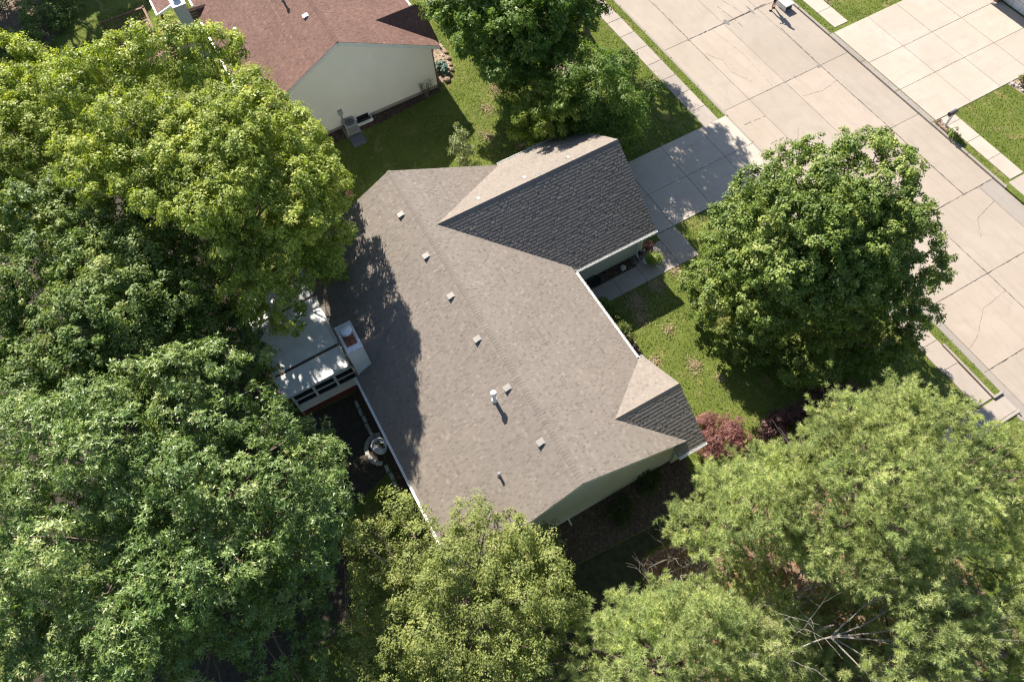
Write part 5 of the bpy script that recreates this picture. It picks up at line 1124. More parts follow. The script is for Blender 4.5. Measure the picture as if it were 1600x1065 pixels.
LOBES['front_maple_b'] = [(16.4,17.59,6.7,0.81),(18.27,16.26,2.3,0.89),(13.93,16.85,8.9,0.83),(12.65,15.61,7.55,0.42),(16.56,15.11,6.31,0.68),(15.42,13.9,6.23,0.64),(14.22,15.77,8.47,0.86),(15.41,16.62,7.86,0.76),(15.66,14.17,7.34,0.68),(16.93,15.55,0.8,0.62),(11.11,17.24,7.18,0.42),(16.83,15.32,2.49,0.88),(16.93,16.98,5.91,0.74),(15.65,15.72,7.6,0.97),(12.95,16.62,8.06,0.79),(17.73,16.81,4.05,0.61),(17.24,15.69,3.66,0.72),(11.82,17.69,8.27,0.8),(14.22,14.73,7.81,0.76),(16.44,14.59,5.47,0.7),(18.59,15.48,0.8,0.42),(16.17,14.12,4.27,0.42),(14.79,17.09,8.63,0.42),(16.96,18.96,4.79,0.42),(18.91,16.65,3.08,0.42),(12.8,17.66,9.01,0.42),(17.57,16.2,0.8,0.65),(14.95,13.6,7.56,0.42),(15.4,16.93,8.66,0.59),(14.86,14.66,7.07,0.55),(17.79,15.93,0.7,0.51),(17.52,16.2,5.67,0.49),(17.25,15.43,5.51,0.53),(14.41,17.03,7.86,0.57),(14.78,16.37,7.57,0.55),(14.93,15.21,7.25,0.42),(15.8,14.56,5.12,0.56),(12.16,15.84,7.63,0.55),(16.47,16.27,6.81,0.42),(17.03,15.92,6.2,0.46),(13.32,15.39,7.86,0.5),(17.65,14.92,0.7,0.58),(15.5,14.78,7.5,0.59),(16.32,14.43,2.47,0.55),(16.91,15.01,5.48,0.48),(16.68,14.65,1.69,0.62),(17.32,18.17,4.43,0.56),(16.05,14.52,4.4,0.57),(14.71,15.09,8.12,0.58),(13.5,14.66,7.96,0.45),(19.26,16.79,1.95,0.58),(19.05,16.23,1.62,0.55),(16.23,15.26,7.11,0.61),(18.6,16.32,0.7,0.48),(15.8,17.1,8.09,0.58),(16.99,18.49,5.91,0.48),(16.75,15.6,6.96,0.42),(16.99,15.71,0.7,0.5),(17.65,15.31,0.7,0.6),(14.13,18.05,8.08,0.49),(15.45,14.26,4.64,0.62),(18.37,17.71,2.41,0.59),(17.67,17.95,3.57,0.44),(18.36,17.49,3.97,0.58),(13.68,18.46,8.33,0.58),(12.47,18.2,7.44,0.51),(11.13,16.94,8.02,0.45),(14.32,14.22,7.05,0.45),(13.11,15.65,8.17,0.48),(16.21,16.51,7.08,0.46),(11.46,17.43,7.33,0.44),(17.8,17.28,2.63,0.47),(11.01,17.34,6.47,0.5),(17.54,15.92,4.48,0.62),(18.33,15.19,0.7,0.62),(12.9,18.88,7.95,0.6),(11.85,16.98,6.99,0.56),(12.51,18.64,7.57,0.46),(11.16,16.99,8.52,0.44),(16.73,14.93,4.33,0.51),(16.15,14.79,6.11,0.43),(17.41,18.62,4.75,0.55),(15.64,14.78,5.72,0.55),(17.16,16.05,5.48,0.45),(11.89,18.56,8.19,0.57),(17.42,16.38,1.55,0.62),(11.63,16.13,8.14,0.46),(11.72,16.8,8.95,0.45),(12.5,17.3,9.38,0.48),(13.67,17.81,8.98,0.45),(14.09,17.82,8.67,0.35),(16.1,16.42,8.93,0.3),(16.4,17.04,7.96,0.5),(17.23,18.08,6.06,0.28),(17.46,17.69,5.21,0.49),(17.59,17.47,4.55,0.28),(18.64,16.68,4.26,0.38),(19.1,16.36,3.27,0.45),(18.96,15.82,2.78,0.49),(18.81,15.4,1.52,0.34),(18.07,14.42,0.7,0.49),(17.48,14.03,0.99,0.46),(16.76,14.19,2.27,0.5),(16.43,13.85,3.87,0.47),(16.13,13.08,5.82,0.32),(15.56,13.35,6.52,0.41),(14.84,13.8,7.12,0.36),(14.27,13.91,8.1,0.3),(13.23,14.9,7.99,0.49),(13.02,14.91,8.63,0.47),(12.41,17.54,5.58,0.86),(16.23,18.06,3.59,0.64),(16.4,16.88,2.94,0.71),(13.85,17.32,1.79,0.85),(13.5,17.68,4.73,0.76),(14.48,18.4,6.13,0.8),(14.63,16.3,1.51,0.94),(15.06,18.02,2.9,0.93),(15.85,17.4,1.65,0.62),(15.88,15.93,1.47,0.75),(13.47,17.34,3.16,0.94),(12.63,16.01,6.41,0.73),(13.86,17.34,6.81,0.7),(14.8,18.11,4.35,1)]
LOBES['top_maple'] = [(-5.74,8.25,5.56,0.96),(-5.18,10.84,7.97,1.02),(-3.73,10.8,6.55,1.05),(-3.61,11.35,4.27,0.49),(-5.35,13.62,7.08,0.96),(-4.89,9.56,6.44,0.74),(-10.05,8.18,5.44,0.85),(-4.01,11.84,7.44,0.72),(-7.22,8.74,6.63,0.87),(-3.82,9.72,4.22,0.49),(-4.28,8.41,4.74,1.06),(-3.96,13.25,5.55,1.07),(-5.37,15.24,5.53,0.49),(-8.66,7.45,5.05,0.49),(-8.38,8.77,7.09,0.92),(-6.98,9.76,7.75,0.49),(-5.36,9.78,7.42,0.89),(-3.78,9.91,5.79,0.95),(-5.45,12.2,7.73,0.49),(-3.35,12.2,5.2,0.49),(-6.49,7.86,6.53,0.59),(-9.76,7.54,4.86,0.47),(-6.87,9.26,7.32,0.54),(-9.86,7.13,5.21,0.59),(-3.6,10.71,4.82,0.53),(-6.45,8.53,6.29,0.52),(-5.48,8.66,6.96,0.48),(-6.04,10.29,8.2,0.42),(-3.9,11.05,5.1,0.46),(-6.49,7.25,5.1,0.58),(-4.81,9.37,5.25,0.5),(-6.24,15.07,5.07,0.51),(-7.64,7.92,5.1,0.56),(-5.75,15.16,5.79,0.46),(-5.26,10.98,6.63,0.56),(-3.88,9.25,4.08,0.43),(-4.69,13.62,6.06,0.6),(-9.95,8.04,6.51,0.56),(-4.9,8.89,6.32,0.52),(-5.21,10.35,6.39,0.44),(-5.98,15.78,5.69,0.6),(-7,10.02,7.06,0.42),(-6.06,9.09,7,0.44),(-3.35,10.48,4.28,0.56),(-5.34,15.44,4.59,0.6),(-4.26,12.44,5.07,0.58),(-8.16,7.26,4.88,0.48),(-4.29,11.96,4.52,0.58),(-8.39,8.09,5.85,0.56),(-6.42,15.38,6.06,0.43),(-4.09,11.92,6.62,0.61),(-5.09,11.78,7.16,0.62),(-5.43,12.48,7.11,0.52),(-6.08,8.2,3.84,0.48),(-5.44,13.5,6.05,0.59),(-4.7,9.82,4.08,0.52),(-5.46,14.92,5.12,0.53),(-6.17,10.34,7.61,0.54),(-4.43,13.6,3.81,0.55),(-6.13,7.46,4.78,0.61),(-5.5,9.26,6.62,0.57),(-10.33,7.52,5.93,0.46),(-4.24,9.1,3.26,0.43),(-6.92,9.22,8.03,0.58),(-4.29,10.45,4,0.46),(-8.5,7.57,5.72,0.57),(-5.13,11.58,6.46,0.47),(-7.5,8.01,7,0.43),(-7.17,10.46,7.6,0.44),(-9.51,7.55,6.82,0.46),(-8.58,7,5.52,0.34),(-6.22,7.13,5.79,0.39),(-5.34,7.59,4.75,0.32),(-4.39,8.29,4.24,0.32),(-2.99,9.95,4.56,0.28),(-2.6,10.89,5.54,0.38),(-3.39,12.6,5.01,0.44),(-4.33,14.31,5.74,0.42),(-4.78,14.93,6.55,0.39),(-5.32,14.51,7.16,0.35),(-4.89,12.58,8.12,0.29),(-5.49,11.35,8.21,0.36),(-4.87,10.36,8.8,0.36),(-6.28,9.19,8.44,0.31),(-7.21,8.99,8,0.41),(-8.5,8.21,7.44,0.44),(-9.93,10.11,4.66,1.02),(-5.52,9.73,2.45,0.89),(-7.2,13.41,6.46,0.74),(-5.88,12.74,3.35,0.97),(-5.95,13.5,4.73,1.07),(-8.12,13.45,4.86,0.94),(-8.44,10.75,2.86,1.07),(-6.97,9.23,2.01,0.71),(-5.51,11.91,2.05,0.91),(-6.85,12.25,2.44,0.96),(-8.78,12.52,3.95,0.85),(-4.13,9.16,7.58,1.08),(-8.72,8.82,4.52,1.09),(-9.54,9.69,3.35,0.83),(-9.31,9.84,5.95,0.81)]
LOBES['wispy_tree'] = [(-0.69,11.73,5.54,0.55),(0.09,9.7,3.19,0.61),(-2.05,11.26,4.69,0.62),(1.05,11.3,3.4,0.82),(1.36,12.2,3.87,0.56),(-1.54,12.53,5.94,0.35),(0.33,10.96,4.3,0.8),(-4.82,10.07,3.4,0.35),(-4.72,8.38,3.05,0.35),(-2.98,9.21,2.29,0.64),(-1.31,9.03,2.21,0.78),(1.33,12.29,5.6,0.73),(-2.33,10.65,3.75,0.56),(1.94,12.52,2.29,0.35),(-2.16,10.08,2.61,0.62),(-0.78,10.96,4.56,0.77),(-5.12,11.88,3.2,0.35),(0.73,11.49,5.41,0.7),(-3.29,8.22,1.95,0.35),(-4.1,10.44,2.69,0.66),(-3.65,12.59,4.86,0.35),(1.87,13.31,3.83,0.35),(0.23,12.41,6.01,0.35),(-4.3,9.36,2.42,0.54),(1.66,11.43,2.5,0.35),(-0.68,10.65,2.69,0.6),(-4.87,9.22,3.19,0.49),(1.02,11.83,4,0.59),(-2.48,11.87,5.32,0.58),(1.78,12.63,4.33,0.44),(2.05,12.07,3.49,0.62),(0.03,10.53,2.45,0.55),(-0.77,10.02,3.5,0.46),(-3.94,8.46,3.12,0.59),(-0.55,12.5,6.17,0.61),(-0.7,10.56,3.91,0.42),(-4.75,10.77,3.17,0.6),(-3.08,8.44,2.66,0.6),(-3.14,10.08,2.35,0.55),(-1.79,10.19,1.68,0.47),(1.92,13.45,2.36,0.43),(-0.25,12.14,5.84,0.62),(-3.23,10.95,3.64,0.58),(1.93,13.11,4.72,0.56),(-2.97,8.66,1.59,0.49),(-3.02,11.22,4.72,0.52),(-1.68,12.31,5.37,0.43),(0.5,11.06,1.95,0.55),(-1.89,12.05,5.02,0.43),(-4.33,9.59,3.35,0.62),(2.32,12.57,3.51,0.47),(-1.18,10.19,3.73,0.61),(1.76,12.05,2.06,0.51),(0.3,13.02,5.33,0.53),(1.59,12.4,4.87,0.6),(-4.18,11.82,4.23,0.57),(-3.09,10.43,2.92,0.52),(2.16,12.92,2.33,0.59),(-4.2,8.24,2.27,0.51),(-3.35,9.54,2.72,0.5),(1.73,12.63,3.61,0.5),(-2.6,12.41,5.46,0.48),(1.67,11.68,2.89,0.54),(-2.16,9.47,2.28,0.45),(0.73,10.52,3.55,0.53),(0.95,12.17,4.59,0.54),(-0.37,12.83,4.78,0.55),(-0.53,11.76,4.84,0.54),(1.82,13.54,3.02,0.56),(-1.25,11.49,5.17,0.5),(1.01,11.37,2.13,0.59),(-3.95,8.97,3.89,0.42),(-4.12,9.83,4.02,0.31),(-3.27,10.46,5.03,0.49),(-2.49,11.45,5.94,0.36),(-1.43,12.09,6.39,0.32),(0.24,12.06,6.53,0.32),(2.04,12.34,5.72,0.42),(2.74,12.78,4.32,0.32),(2.72,11.73,3.3,0.35),(1.84,10.55,3.58,0.44),(-1.02,9.49,1.73,0.28),(-1.41,8.47,2.49,0.45),(-3.03,7.83,2.74,0.39),(-2.75,13.32,3.57,0.76),(-1.39,11.64,1.5,0.66),(0.49,13.22,1.96,0.52),(-1.64,14.6,2.7,0.53),(-2.58,11.98,2.83,0.62),(-1.32,13.7,1.47,0.59),(-0.71,10.58,5.87,0.75),(0.37,14.67,2.02,0.69),(-0.29,12.02,1.85,0.81),(-0.23,9.76,4.77,0.71),(-2.02,12.8,2.1,0.64)]
LOBES['young_maple'] = [(-0.24,9.35,3.48,0.64),(-0.52,10.2,4.47,0.55),(-0.85,8.78,4.29,0.45),(-1.57,9.61,4.82,0.41),(-1.81,8.15,1.93,0.28),(0.11,10.18,3.05,0.28),(-1.15,8.52,3.04,0.44),(-2.18,8.56,3.46,0.56),(-1.69,10.72,4.64,0.44),(-0.86,11,4.59,0.28),(-0.22,10.84,3.98,0.28),(-1.89,8.94,4.44,0.28),(-0.42,8.76,2.82,0.28),(-1.67,7.92,3.23,0.43),(-0.37,9.35,4.39,0.45),(-3.18,10.75,3.88,0.5),(-1.6,10.17,4.33,0.59),(-0.97,11.38,3.74,0.52),(-2.18,9.82,3.6,0.51),(-2.65,8.92,1.99,0.48),(-0.59,8.86,3.63,0.44),(-0.13,10.29,3.98,0.55),(-3.29,9.85,3.46,0.53),(-2.75,8.1,1.31,0.43),(0.02,10.48,3.36,0.46),(-2.25,11.72,3.77,0.47),(-0.14,9.9,2.68,0.56),(-0.55,9.39,2.25,0.46),(-1.94,8.94,1.16,0.58),(-2.2,9.27,3.48,0.45),(-0.41,10.15,3.14,0.5),(-3.31,10.3,3.77,0.45),(-1.37,9.92,3.89,0.61),(-1.69,11.02,4,0.6),(-2.4,8.71,3.53,0.39),(-2.29,9.56,4.42,0.4),(-2.33,10.42,4.63,0.33),(-0.87,10.8,5.03,0.3),(0.7,10.25,4.69,0.35),(0.5,9.53,3.8,0.43),(0.15,8.53,3.85,0.44),(-1.31,7.87,2.68,0.39),(-1.43,7.94,3.59,0.43),(-1.46,9.27,2.57,0.41),(-1.34,10.76,2.92,0.49),(0.33,9.34,4.99,0.57),(-0.59,10.62,2.2,0.52),(-0.12,10.09,5.23,0.63)]
LOBES['pine_a'] = [(22.68,10.23,8.23,0.52),(24.71,7.72,7.53,0.73),(22.12,8.39,7.65,0.61),(22.21,5.92,5.87,0.64),(24.66,5.68,6.48,0.66),(27.09,9.63,4.67,0.58),(28.16,10.55,5.61,0.73),(23.16,6.25,6.75,0.79),(26.11,9.15,6.5,0.59),(25.8,6.69,6.22,0.32),(20.74,9,6.92,0.53),(22.68,12.63,7.29,0.75),(27.12,13.21,5.09,0.47),(28.56,11.09,6.29,0.53),(25.21,6.84,7.11,0.67),(22.09,7.29,6.28,0.73),(21.65,6.72,6,0.46),(26.18,7.7,6,0.48),(24.54,11.66,7.99,0.49),(26.44,14.16,6.25,0.32),(24.59,8.32,9.01,0.72),(23.61,6.76,7.04,0.57),(20.36,8.56,5.53,0.32),(26.27,11.66,6.21,0.75),(20.91,13.3,5.76,0.32),(23.75,8.34,8.94,0.57),(24.76,13.67,6.66,0.66),(27.35,9.05,4,0.32),(26.36,14.03,4.53,0.63),(26.56,10.64,6.32,0.53),(25.59,14.3,7.01,0.65),(27.06,11.35,6.04,0.79),(28,12.08,6.28,0.48),(20.81,7.42,5.39,0.63),(21.49,9.33,7.65,0.5),(23.11,8.58,7.48,0.77),(22.54,9.16,8.33,0.59),(23.48,8.99,9.14,0.67),(25.04,11.04,7.73,0.49),(19.66,10.37,5.66,0.32),(28.13,10.19,4.72,0.67),(23.72,5.71,5.93,0.77),(21.3,7.67,6.45,0.66),(23.03,7.6,6.93,0.55),(24.15,7.25,7.26,0.55),(23.79,11.75,8.27,0.7),(21.8,9.7,8.3,0.61),(21.37,11.03,7.55,0.66),(24.62,9.28,8.9,0.68),(23.7,10.3,8.65,0.46),(25.74,10.3,7.17,0.47),(27.43,10.5,5.57,0.5),(24.87,14.48,6.86,0.63),(22.35,7.91,7.01,0.58),(27.1,13.58,5.83,0.52),(25.28,8.98,8.01,0.74),(27.91,11.24,6.26,0.68),(24.16,6.12,6.82,0.52),(25.15,5.95,7,0.57),(22.17,11.29,7.79,0.64),(25.3,8.32,7.53,0.48),(24.01,8.15,7.55,0.47),(25.46,7.87,6.61,0.48),(25.56,13.93,5.5,0.73),(28.75,9.88,4.83,0.32),(19.95,7.61,3.57,0.32),(28.19,10.26,3.05,0.69),(20.63,11.01,6.92,0.32),(22.96,5.71,5.84,0.52),(26.17,8.59,5.9,0.73),(22.96,11.01,8.13,0.74),(21.3,8.59,6.43,0.72),(26.78,9.94,5.68,0.78),(24.37,10.56,8.4,0.45),(26.08,10.05,7.16,0.61),(20.43,9.93,6.44,0.57),(26.03,13.36,6.54,0.47),(25.04,14.12,8.41,0.53),(20.71,10.22,6.88,0.5),(28.8,11.09,5.08,0.56),(24.92,10.08,8.38,0.5),(24.53,6.4,7.11,0.54),(25.51,10.45,7.77,0.55),(24.11,8.82,7.21,0.5),(23.57,7.33,8.05,0.52),(27.82,11.74,4.64,0.44),(25.93,7.08,6.42,0.57),(25.32,9.72,8.01,0.59),(26.54,7.38,6.25,0.54),(20.78,7.05,4.21,0.43),(24.76,8.32,7.81,0.55),(24.39,5.67,5.22,0.54),(24.15,11.17,8.19,0.52),(23.02,9.13,8.08,0.51),(28.69,9.81,4.18,0.46),(22.05,10.68,7.42,0.49),(22.91,7.25,6.39,0.51),(20.75,12.67,6,0.46),(28.45,12.4,5.84,0.54),(21.52,6.89,6.72,0.48),(23.81,9.89,8.58,0.57),(20.33,12.03,6.19,0.44),(27.59,12.6,6.35,0.52),(22.18,6.33,6.41,0.47),(25.43,11.16,7.68,0.58),(27.57,8.42,5.31,0.44),(22.17,8.68,8.33,0.43),(24.12,9.37,8.55,0.46),(26.69,7.79,6.61,0.62),(23.87,13.08,7.37,0.5),(27.5,9.78,5.29,0.47),(26.74,13.61,6.64,0.56),(21.42,9.03,7.09,0.47),(24.47,7.37,6.14,0.45),(27.7,12.27,5.59,0.55),(25.84,8.95,7.89,0.59),(20.56,8.6,6.5,0.49),(24.06,6.67,6.78,0.54),(21.54,6.41,4.76,0.57),(28.69,11.67,6.2,0.48),(19.9,9.61,5.53,0.62),(25.5,14.03,6.43,0.44),(23.15,7.53,8.05,0.55),(25.07,11.93,7.3,0.49),(25.75,7.37,7.1,0.61),(22.57,7.41,6.94,0.45),(21.32,6.41,6.09,0.48),(26.92,10.28,6.55,0.59),(28.91,10.89,4.46,0.53),(23.15,10.26,8.14,0.5),(25.55,8.35,6.66,0.6),(22.53,8.8,7.98,0.46),(21.02,9.34,7.01,0.44),(21.23,10.13,7.71,0.47),(24.87,5.91,4.29,0.54),(26.58,13.27,6.39,0.51),(20.55,8.07,5.59,0.55),(25.72,6.81,5.02,0.56),(20.51,7.29,6.12,0.4),(20.81,7.58,7.94,0.42),(20.54,8.31,7.29,0.38),(20.18,9.1,7.76,0.43),(20.44,9.31,7.82,0.36),(21.02,9.52,8.28,0.36),(20.85,10.57,7.8,0.36),(20.7,12.07,6.95,0.4),(21.5,11.45,8.18,0.48),(22.47,11.05,8.89,0.45),(22.76,11.66,8.68,0.49),(23.57,12.17,8.14,0.33),(24.34,13.17,7.99,0.4),(24.64,13.85,7.98,0.49),(25.03,13.74,8.55,0.47),(25.71,13.65,7.65,0.34),(26.2,13.05,8.13,0.38),(26.89,12.78,7.43,0.39),(27.41,12.4,7.12,0.31),(27.97,12.08,6.94,0.41),(28.32,11.43,7.18,0.37),(28.49,11.1,6.81,0.44),(28.67,10.58,5.68,0.36),(28.46,9.59,6.11,0.38),(28.25,9,5.79,0.39),(27.53,8.36,5.57,0.38),(26.86,7.56,6.29,0.43),(26.01,7,6.84,0.46),(25.76,6.16,7.01,0.47),(25.13,5.72,6.44,0.33),(24.39,5.12,6.48,0.29),(23.89,5.31,6.92,0.4),(23.06,5.62,6.17,0.44),(22.09,5.47,6.61,0.44),(21.55,6.02,5.91,0.33),(20.39,6.77,4.95,0.3),(21.04,12.12,5.2,0.73),(23.91,11.55,1.5,0.52),(22.01,11.92,6.73,0.59),(23.33,12.37,4.18,0.59),(21.17,11.77,4.22,0.7),(20.22,9.27,4.08,0.47),(22.7,6.01,4.49,0.62),(25.07,6.73,2.61,0.65),(23.74,12.3,5.05,0.63),(24.88,12.44,3.8,0.69),(26.59,10.02,2.34,0.69),(25.82,11.04,1.82,0.58),(21.24,10.57,2.43,0.6),(22.16,7,8.02,0.51),(22.34,10.31,2.05,0.61),(24.73,12.41,5.6,0.56),(24.62,7.29,8.53,0.52),(26.34,10.23,4.26,0.6),(20.51,10.53,3.61,0.75),(24.22,8.15,1.23,0.58),(22.81,12.03,1.85,0.68),(23.37,7.84,1.84,0.47),(22.88,9.88,1.26,0.53),(23.11,12.51,6.44,0.46),(24.09,6.44,3.32,0.63),(25.5,12.79,4.97,0.58),(25.29,11.35,3.31,0.68),(25.87,7.83,3.05,0.46),(20.51,11.05,5.56,0.56),(21.65,9.24,1.38,0.72),(20.98,9.1,2.1,0.54),(25.68,8.57,2.27,0.6),(21.25,11.46,2.88,0.75),(22.46,7.1,2.41,0.55),(20.42,9.85,2.42,0.63),(25.21,12.24,2.51,0.59),(20.52,8.22,2.76,0.75),(21.28,8.16,1.55,0.61),(22.26,11.67,2.82,0.55),(22.96,7.58,9.12,0.57),(25.28,7.37,1.61,0.7),(24.41,9.49,1.7,0.61),(23.84,12.49,3.34,0.68),(20.74,10.13,5.43,0.69),(22.39,12.48,3.67,0.58),(25.71,9.6,2.06,0.74)]
LOBES['pine_b'] = [(19.61,5.26,4.32,0.32),(23.39,5.36,5.32,0.71),(21.67,5.12,5.55,0.68),(21.05,4.71,4.3,0.59),(23.14,4.8,4.66,0.6),(19.93,5.85,4.85,0.65),(22.02,4.04,4.56,0.64),(21.72,3.17,4.15,0.46),(22.57,4.84,6.21,0.5),(20.48,6.99,4.59,0.68),(22.23,5.87,6.52,0.51),(20.85,3.19,3.49,0.51),(20.16,2.77,1.73,0.32),(20.25,4.76,4.1,0.72),(20.81,5.59,5.77,0.56),(22.98,5.84,5.94,0.56),(21.37,6.02,5.89,0.58),(22.8,4.13,4.62,0.52),(23.71,6.76,3.55,0.67),(20.49,3.89,3.67,0.55),(19.98,3.34,3.3,0.32),(21.57,2.71,4.16,0.45),(22.41,5.42,6.36,0.56),(21.17,6.99,5.2,0.42),(21.44,3.54,6.02,0.53),(22.2,2.97,4.91,0.49),(22.09,4.49,5.64,0.43),(20.59,2.91,2.6,0.57),(19.67,4.36,5.38,0.46),(21.1,4.81,5.74,0.5),(21.35,3.09,4.96,0.45),(20.57,5.26,5.25,0.54),(22.55,3.49,4.5,0.42),(22.43,4.15,5.9,0.55),(21.71,4.17,5.78,0.45),(21.22,2.51,3.68,0.53),(22.78,5.6,5.13,0.59),(21.89,5.59,5.98,0.44),(21.67,3.58,4.61,0.54),(21.79,6.28,6.28,0.57),(20.06,2.74,3.46,0.48),(19.72,7.01,3.95,0.48),(20.16,2.75,4.25,0.36),(20.24,2.93,5.45,0.43),(20.27,3.9,5.86,0.5),(20.09,4.04,6.33,0.48),(20.11,4.84,7.04,0.4),(20.12,6.03,6.14,0.38),(21.56,6.1,6.97,0.35),(22.34,5.7,6.86,0.47),(22.75,5.53,6.98,0.37),(23.65,6.53,4.81,0.28),(23.67,5.33,5.39,0.45),(23.19,4.34,5.65,0.43),(22.39,2.96,6.29,0.35),(21.87,2.5,5.07,0.31),(21.21,2.32,4.72,0.47),(21.98,5.79,1.25,0.5),(21.27,4.08,7.18,0.61),(21.18,6.52,3.01,0.6),(22.81,5.74,1.77,0.47),(22.13,6.79,4.43,0.67),(19.76,6.05,3.69,0.54),(22.82,5.97,2.82,0.49),(22.9,6.45,3.93,0.47),(22.72,5.02,1.21,0.46),(22.37,6.71,2.47,0.63),(19.66,5.26,2.9,0.74),(22.3,4.53,7.08,0.5),(22.1,3.58,7.17,0.74),(21,6.34,1.91,0.54),(21.27,5.16,7.17,0.6),(20.29,4.17,1.82,0.57),(23.65,5.76,3.97,0.58),(20.87,5.52,1.43,0.7),(20.61,6.27,3.96,0.68),(20.29,6.25,2.94,0.63)]
LOBES['pine_c'] = [(23.64,-1.95,6.82,0.5),(23.91,0.85,7.33,0.62),(27.14,2.42,4.23,0.49),(21,-2.61,3.08,0.32),(26.07,2.09,5.96,0.55),(24.76,-2.01,6.86,0.72),(23.85,-3.61,3.79,0.71),(25.03,-1.24,6.89,0.51),(25.6,0.53,5.94,0.73),(25.16,2.08,6.42,0.69),(21.97,-4.6,2.21,0.66),(24.95,-0.06,6.73,0.79),(22.89,-5.9,2.37,0.57),(24.25,1.91,6.54,0.32),(22.74,-1.38,5.52,0.51),(26.8,1.29,5.51,0.73),(21.94,-3.19,1.78,0.6),(22.63,-2.62,3.7,0.72),(24.11,-2.5,6.7,0.6),(21.39,-4.09,2.43,0.71),(23.65,-0.49,6.68,0.54),(21.95,-6.6,3.77,0.51),(20.72,-3.89,3.6,0.57),(24.79,0.91,6.87,0.63),(20.53,-5.06,3.66,0.75),(26.35,0.57,5.66,0.69),(23.07,0.51,6.41,0.65),(22.47,-3.7,0.83,0.59),(24.17,-1.48,7.61,0.67),(25.88,-0.51,6.37,0.49),(22.37,-5.28,2.67,0.7),(22.87,-4.55,0.96,0.74),(21.97,-7.4,3.89,0.62),(21.29,-6.52,4.86,0.32),(21.45,-5.8,4.01,0.54),(24.1,0.05,6.95,0.57),(24.59,-3.26,5.19,0.32),(21.88,-2.16,3.93,0.32),(22.59,-0.16,4.9,0.55),(25.61,1.1,6.62,0.47),(25.44,-1.73,6.87,0.32),(23.66,-4.81,1.76,0.32),(23.52,-2.88,5,0.47),(21.82,-8.15,4.39,0.32),(24.83,-2.67,6.26,0.32),(24.46,-0.52,6.67,0.71),(22.65,-1.05,6.39,0.5),(23.31,-2.42,6.31,0.46),(23.28,-5.45,3,0.6),(21.51,-6.92,4.25,0.46),(22.6,-2.11,5.96,0.57),(22.9,-6.43,3.67,0.45),(22.43,-6.78,2.56,0.49),(25.32,3.25,4.67,0.56),(21.41,-2.36,2.6,0.46),(20.68,-3.24,2.89,0.62),(21.53,-3.05,3.45,0.54),(24.64,1.75,6.53,0.43),(25.99,3.2,3.88,0.5),(22.36,0.25,5.27,0.43),(27.63,2.26,4.62,0.59),(22.21,-6.16,2.48,0.47),(20.89,-6.11,3.48,0.52),(24.07,-3.09,5.64,0.57),(26.16,1.26,5.37,0.58),(23.39,-1.28,5.78,0.6),(23.2,-0.4,6.73,0.57),(26.25,-0.4,6.39,0.43),(26.53,1.96,5.1,0.47),(25.82,-1.09,6.17,0.56),(23.03,-1.84,5.9,0.59),(22.14,-1.32,5.54,0.61),(21.73,-5.36,3.31,0.59),(23.26,-3.47,4.64,0.42),(23.62,0.31,6.29,0.56),(23.37,1.13,6.64,0.61),(25.49,-0.64,6.32,0.58),(25.26,-2.25,5.7,0.5),(26.65,2.97,4.26,0.51),(21.26,-4.95,2.47,0.46),(23.89,1.68,6.4,0.47),(25.65,1.78,5.88,0.59),(24.36,1.36,7.01,0.52),(24.64,2.59,5.37,0.58),(23.17,-0.9,6.48,0.51),(24.43,0.67,6.01,0.42),(23.19,-3.88,3.14,0.61),(23.57,-4.31,2.11,0.47),(22.18,-0.72,5.89,0.55),(20.36,-5.07,4.14,0.31),(20.6,-3.77,4.49,0.44),(20.83,-2.9,4.6,0.37),(21.48,-2.13,3.6,0.4),(22.4,-1.98,6.39,0.38),(22.46,-0.7,6.54,0.39),(22.68,0.22,7.03,0.29),(23.5,1.18,7.14,0.48),(24.06,1.67,6.94,0.31),(24.87,2.42,6.63,0.33),(25.72,2.81,5.12,0.5),(26.28,2.73,5.07,0.43),(27.27,2.29,5.62,0.37),(27.3,1.54,5.69,0.44),(26.99,0.85,6.43,0.3),(26.69,0.32,6.67,0.44),(26.02,-0.72,7.89,0.32),(25.78,-1.19,7.84,0.32),(25.62,-1.6,7.45,0.38),(25,-2.36,7.71,0.38),(24.65,-2.91,7.04,0.42),(24.32,-3.29,6.38,0.47),(24.14,-3.85,5.92,0.33),(23.8,-4.51,3.51,0.45),(23.54,-5.19,3.87,0.3),(23.12,-6,4.56,0.31),(22.65,-6.77,3.87,0.33),(22.46,-7.17,4.42,0.31),(22.02,-7.84,5.07,0.36),(21.78,-7.84,5.69,0.41),(21.6,-7.55,4.8,0.29),(21.19,-6.42,5.23,0.28),(20.7,-6,4.26,0.35),(22.56,-1.45,2.15,0.52),(25.36,1.44,2.84,0.49),(23.24,1,2.47,0.54),(24.24,1.5,2.09,0.8),(23.54,2.16,3.58,0.51),(23.15,0.15,1.5,0.69),(25.95,1.75,3.8,0.74),(24.36,-0.18,7.91,0.69),(24.21,0.11,1.56,0.46),(24.08,-3.24,2.95,0.68),(23.36,-1.72,1.25,0.53),(24.15,2.36,4.36,0.61),(25.47,-1.49,1.7,0.47),(22.33,-0.75,3.16,0.8),(22.81,0.17,2.64,0.76),(24.28,-2.14,1.86,0.73),(24.67,-3.12,2.31,0.59),(22.64,-1.41,7.37,0.6),(26.83,0.66,4.37,0.48),(25.48,-0.37,1.48,0.79),(23.54,-2.81,2.21,0.61),(22.46,-1.62,3.23,0.49),(22.35,0.65,4.17,0.66),(23.22,-0.02,7.83,0.78),(24.94,2.01,3.43,0.45),(26.31,0.19,2.72,0.59),(25.93,0.96,2.16,0.55),(24.83,-2.96,3.36,0.53),(25.35,0.53,1.56,0.65),(23.08,1.66,4.33,0.65)]
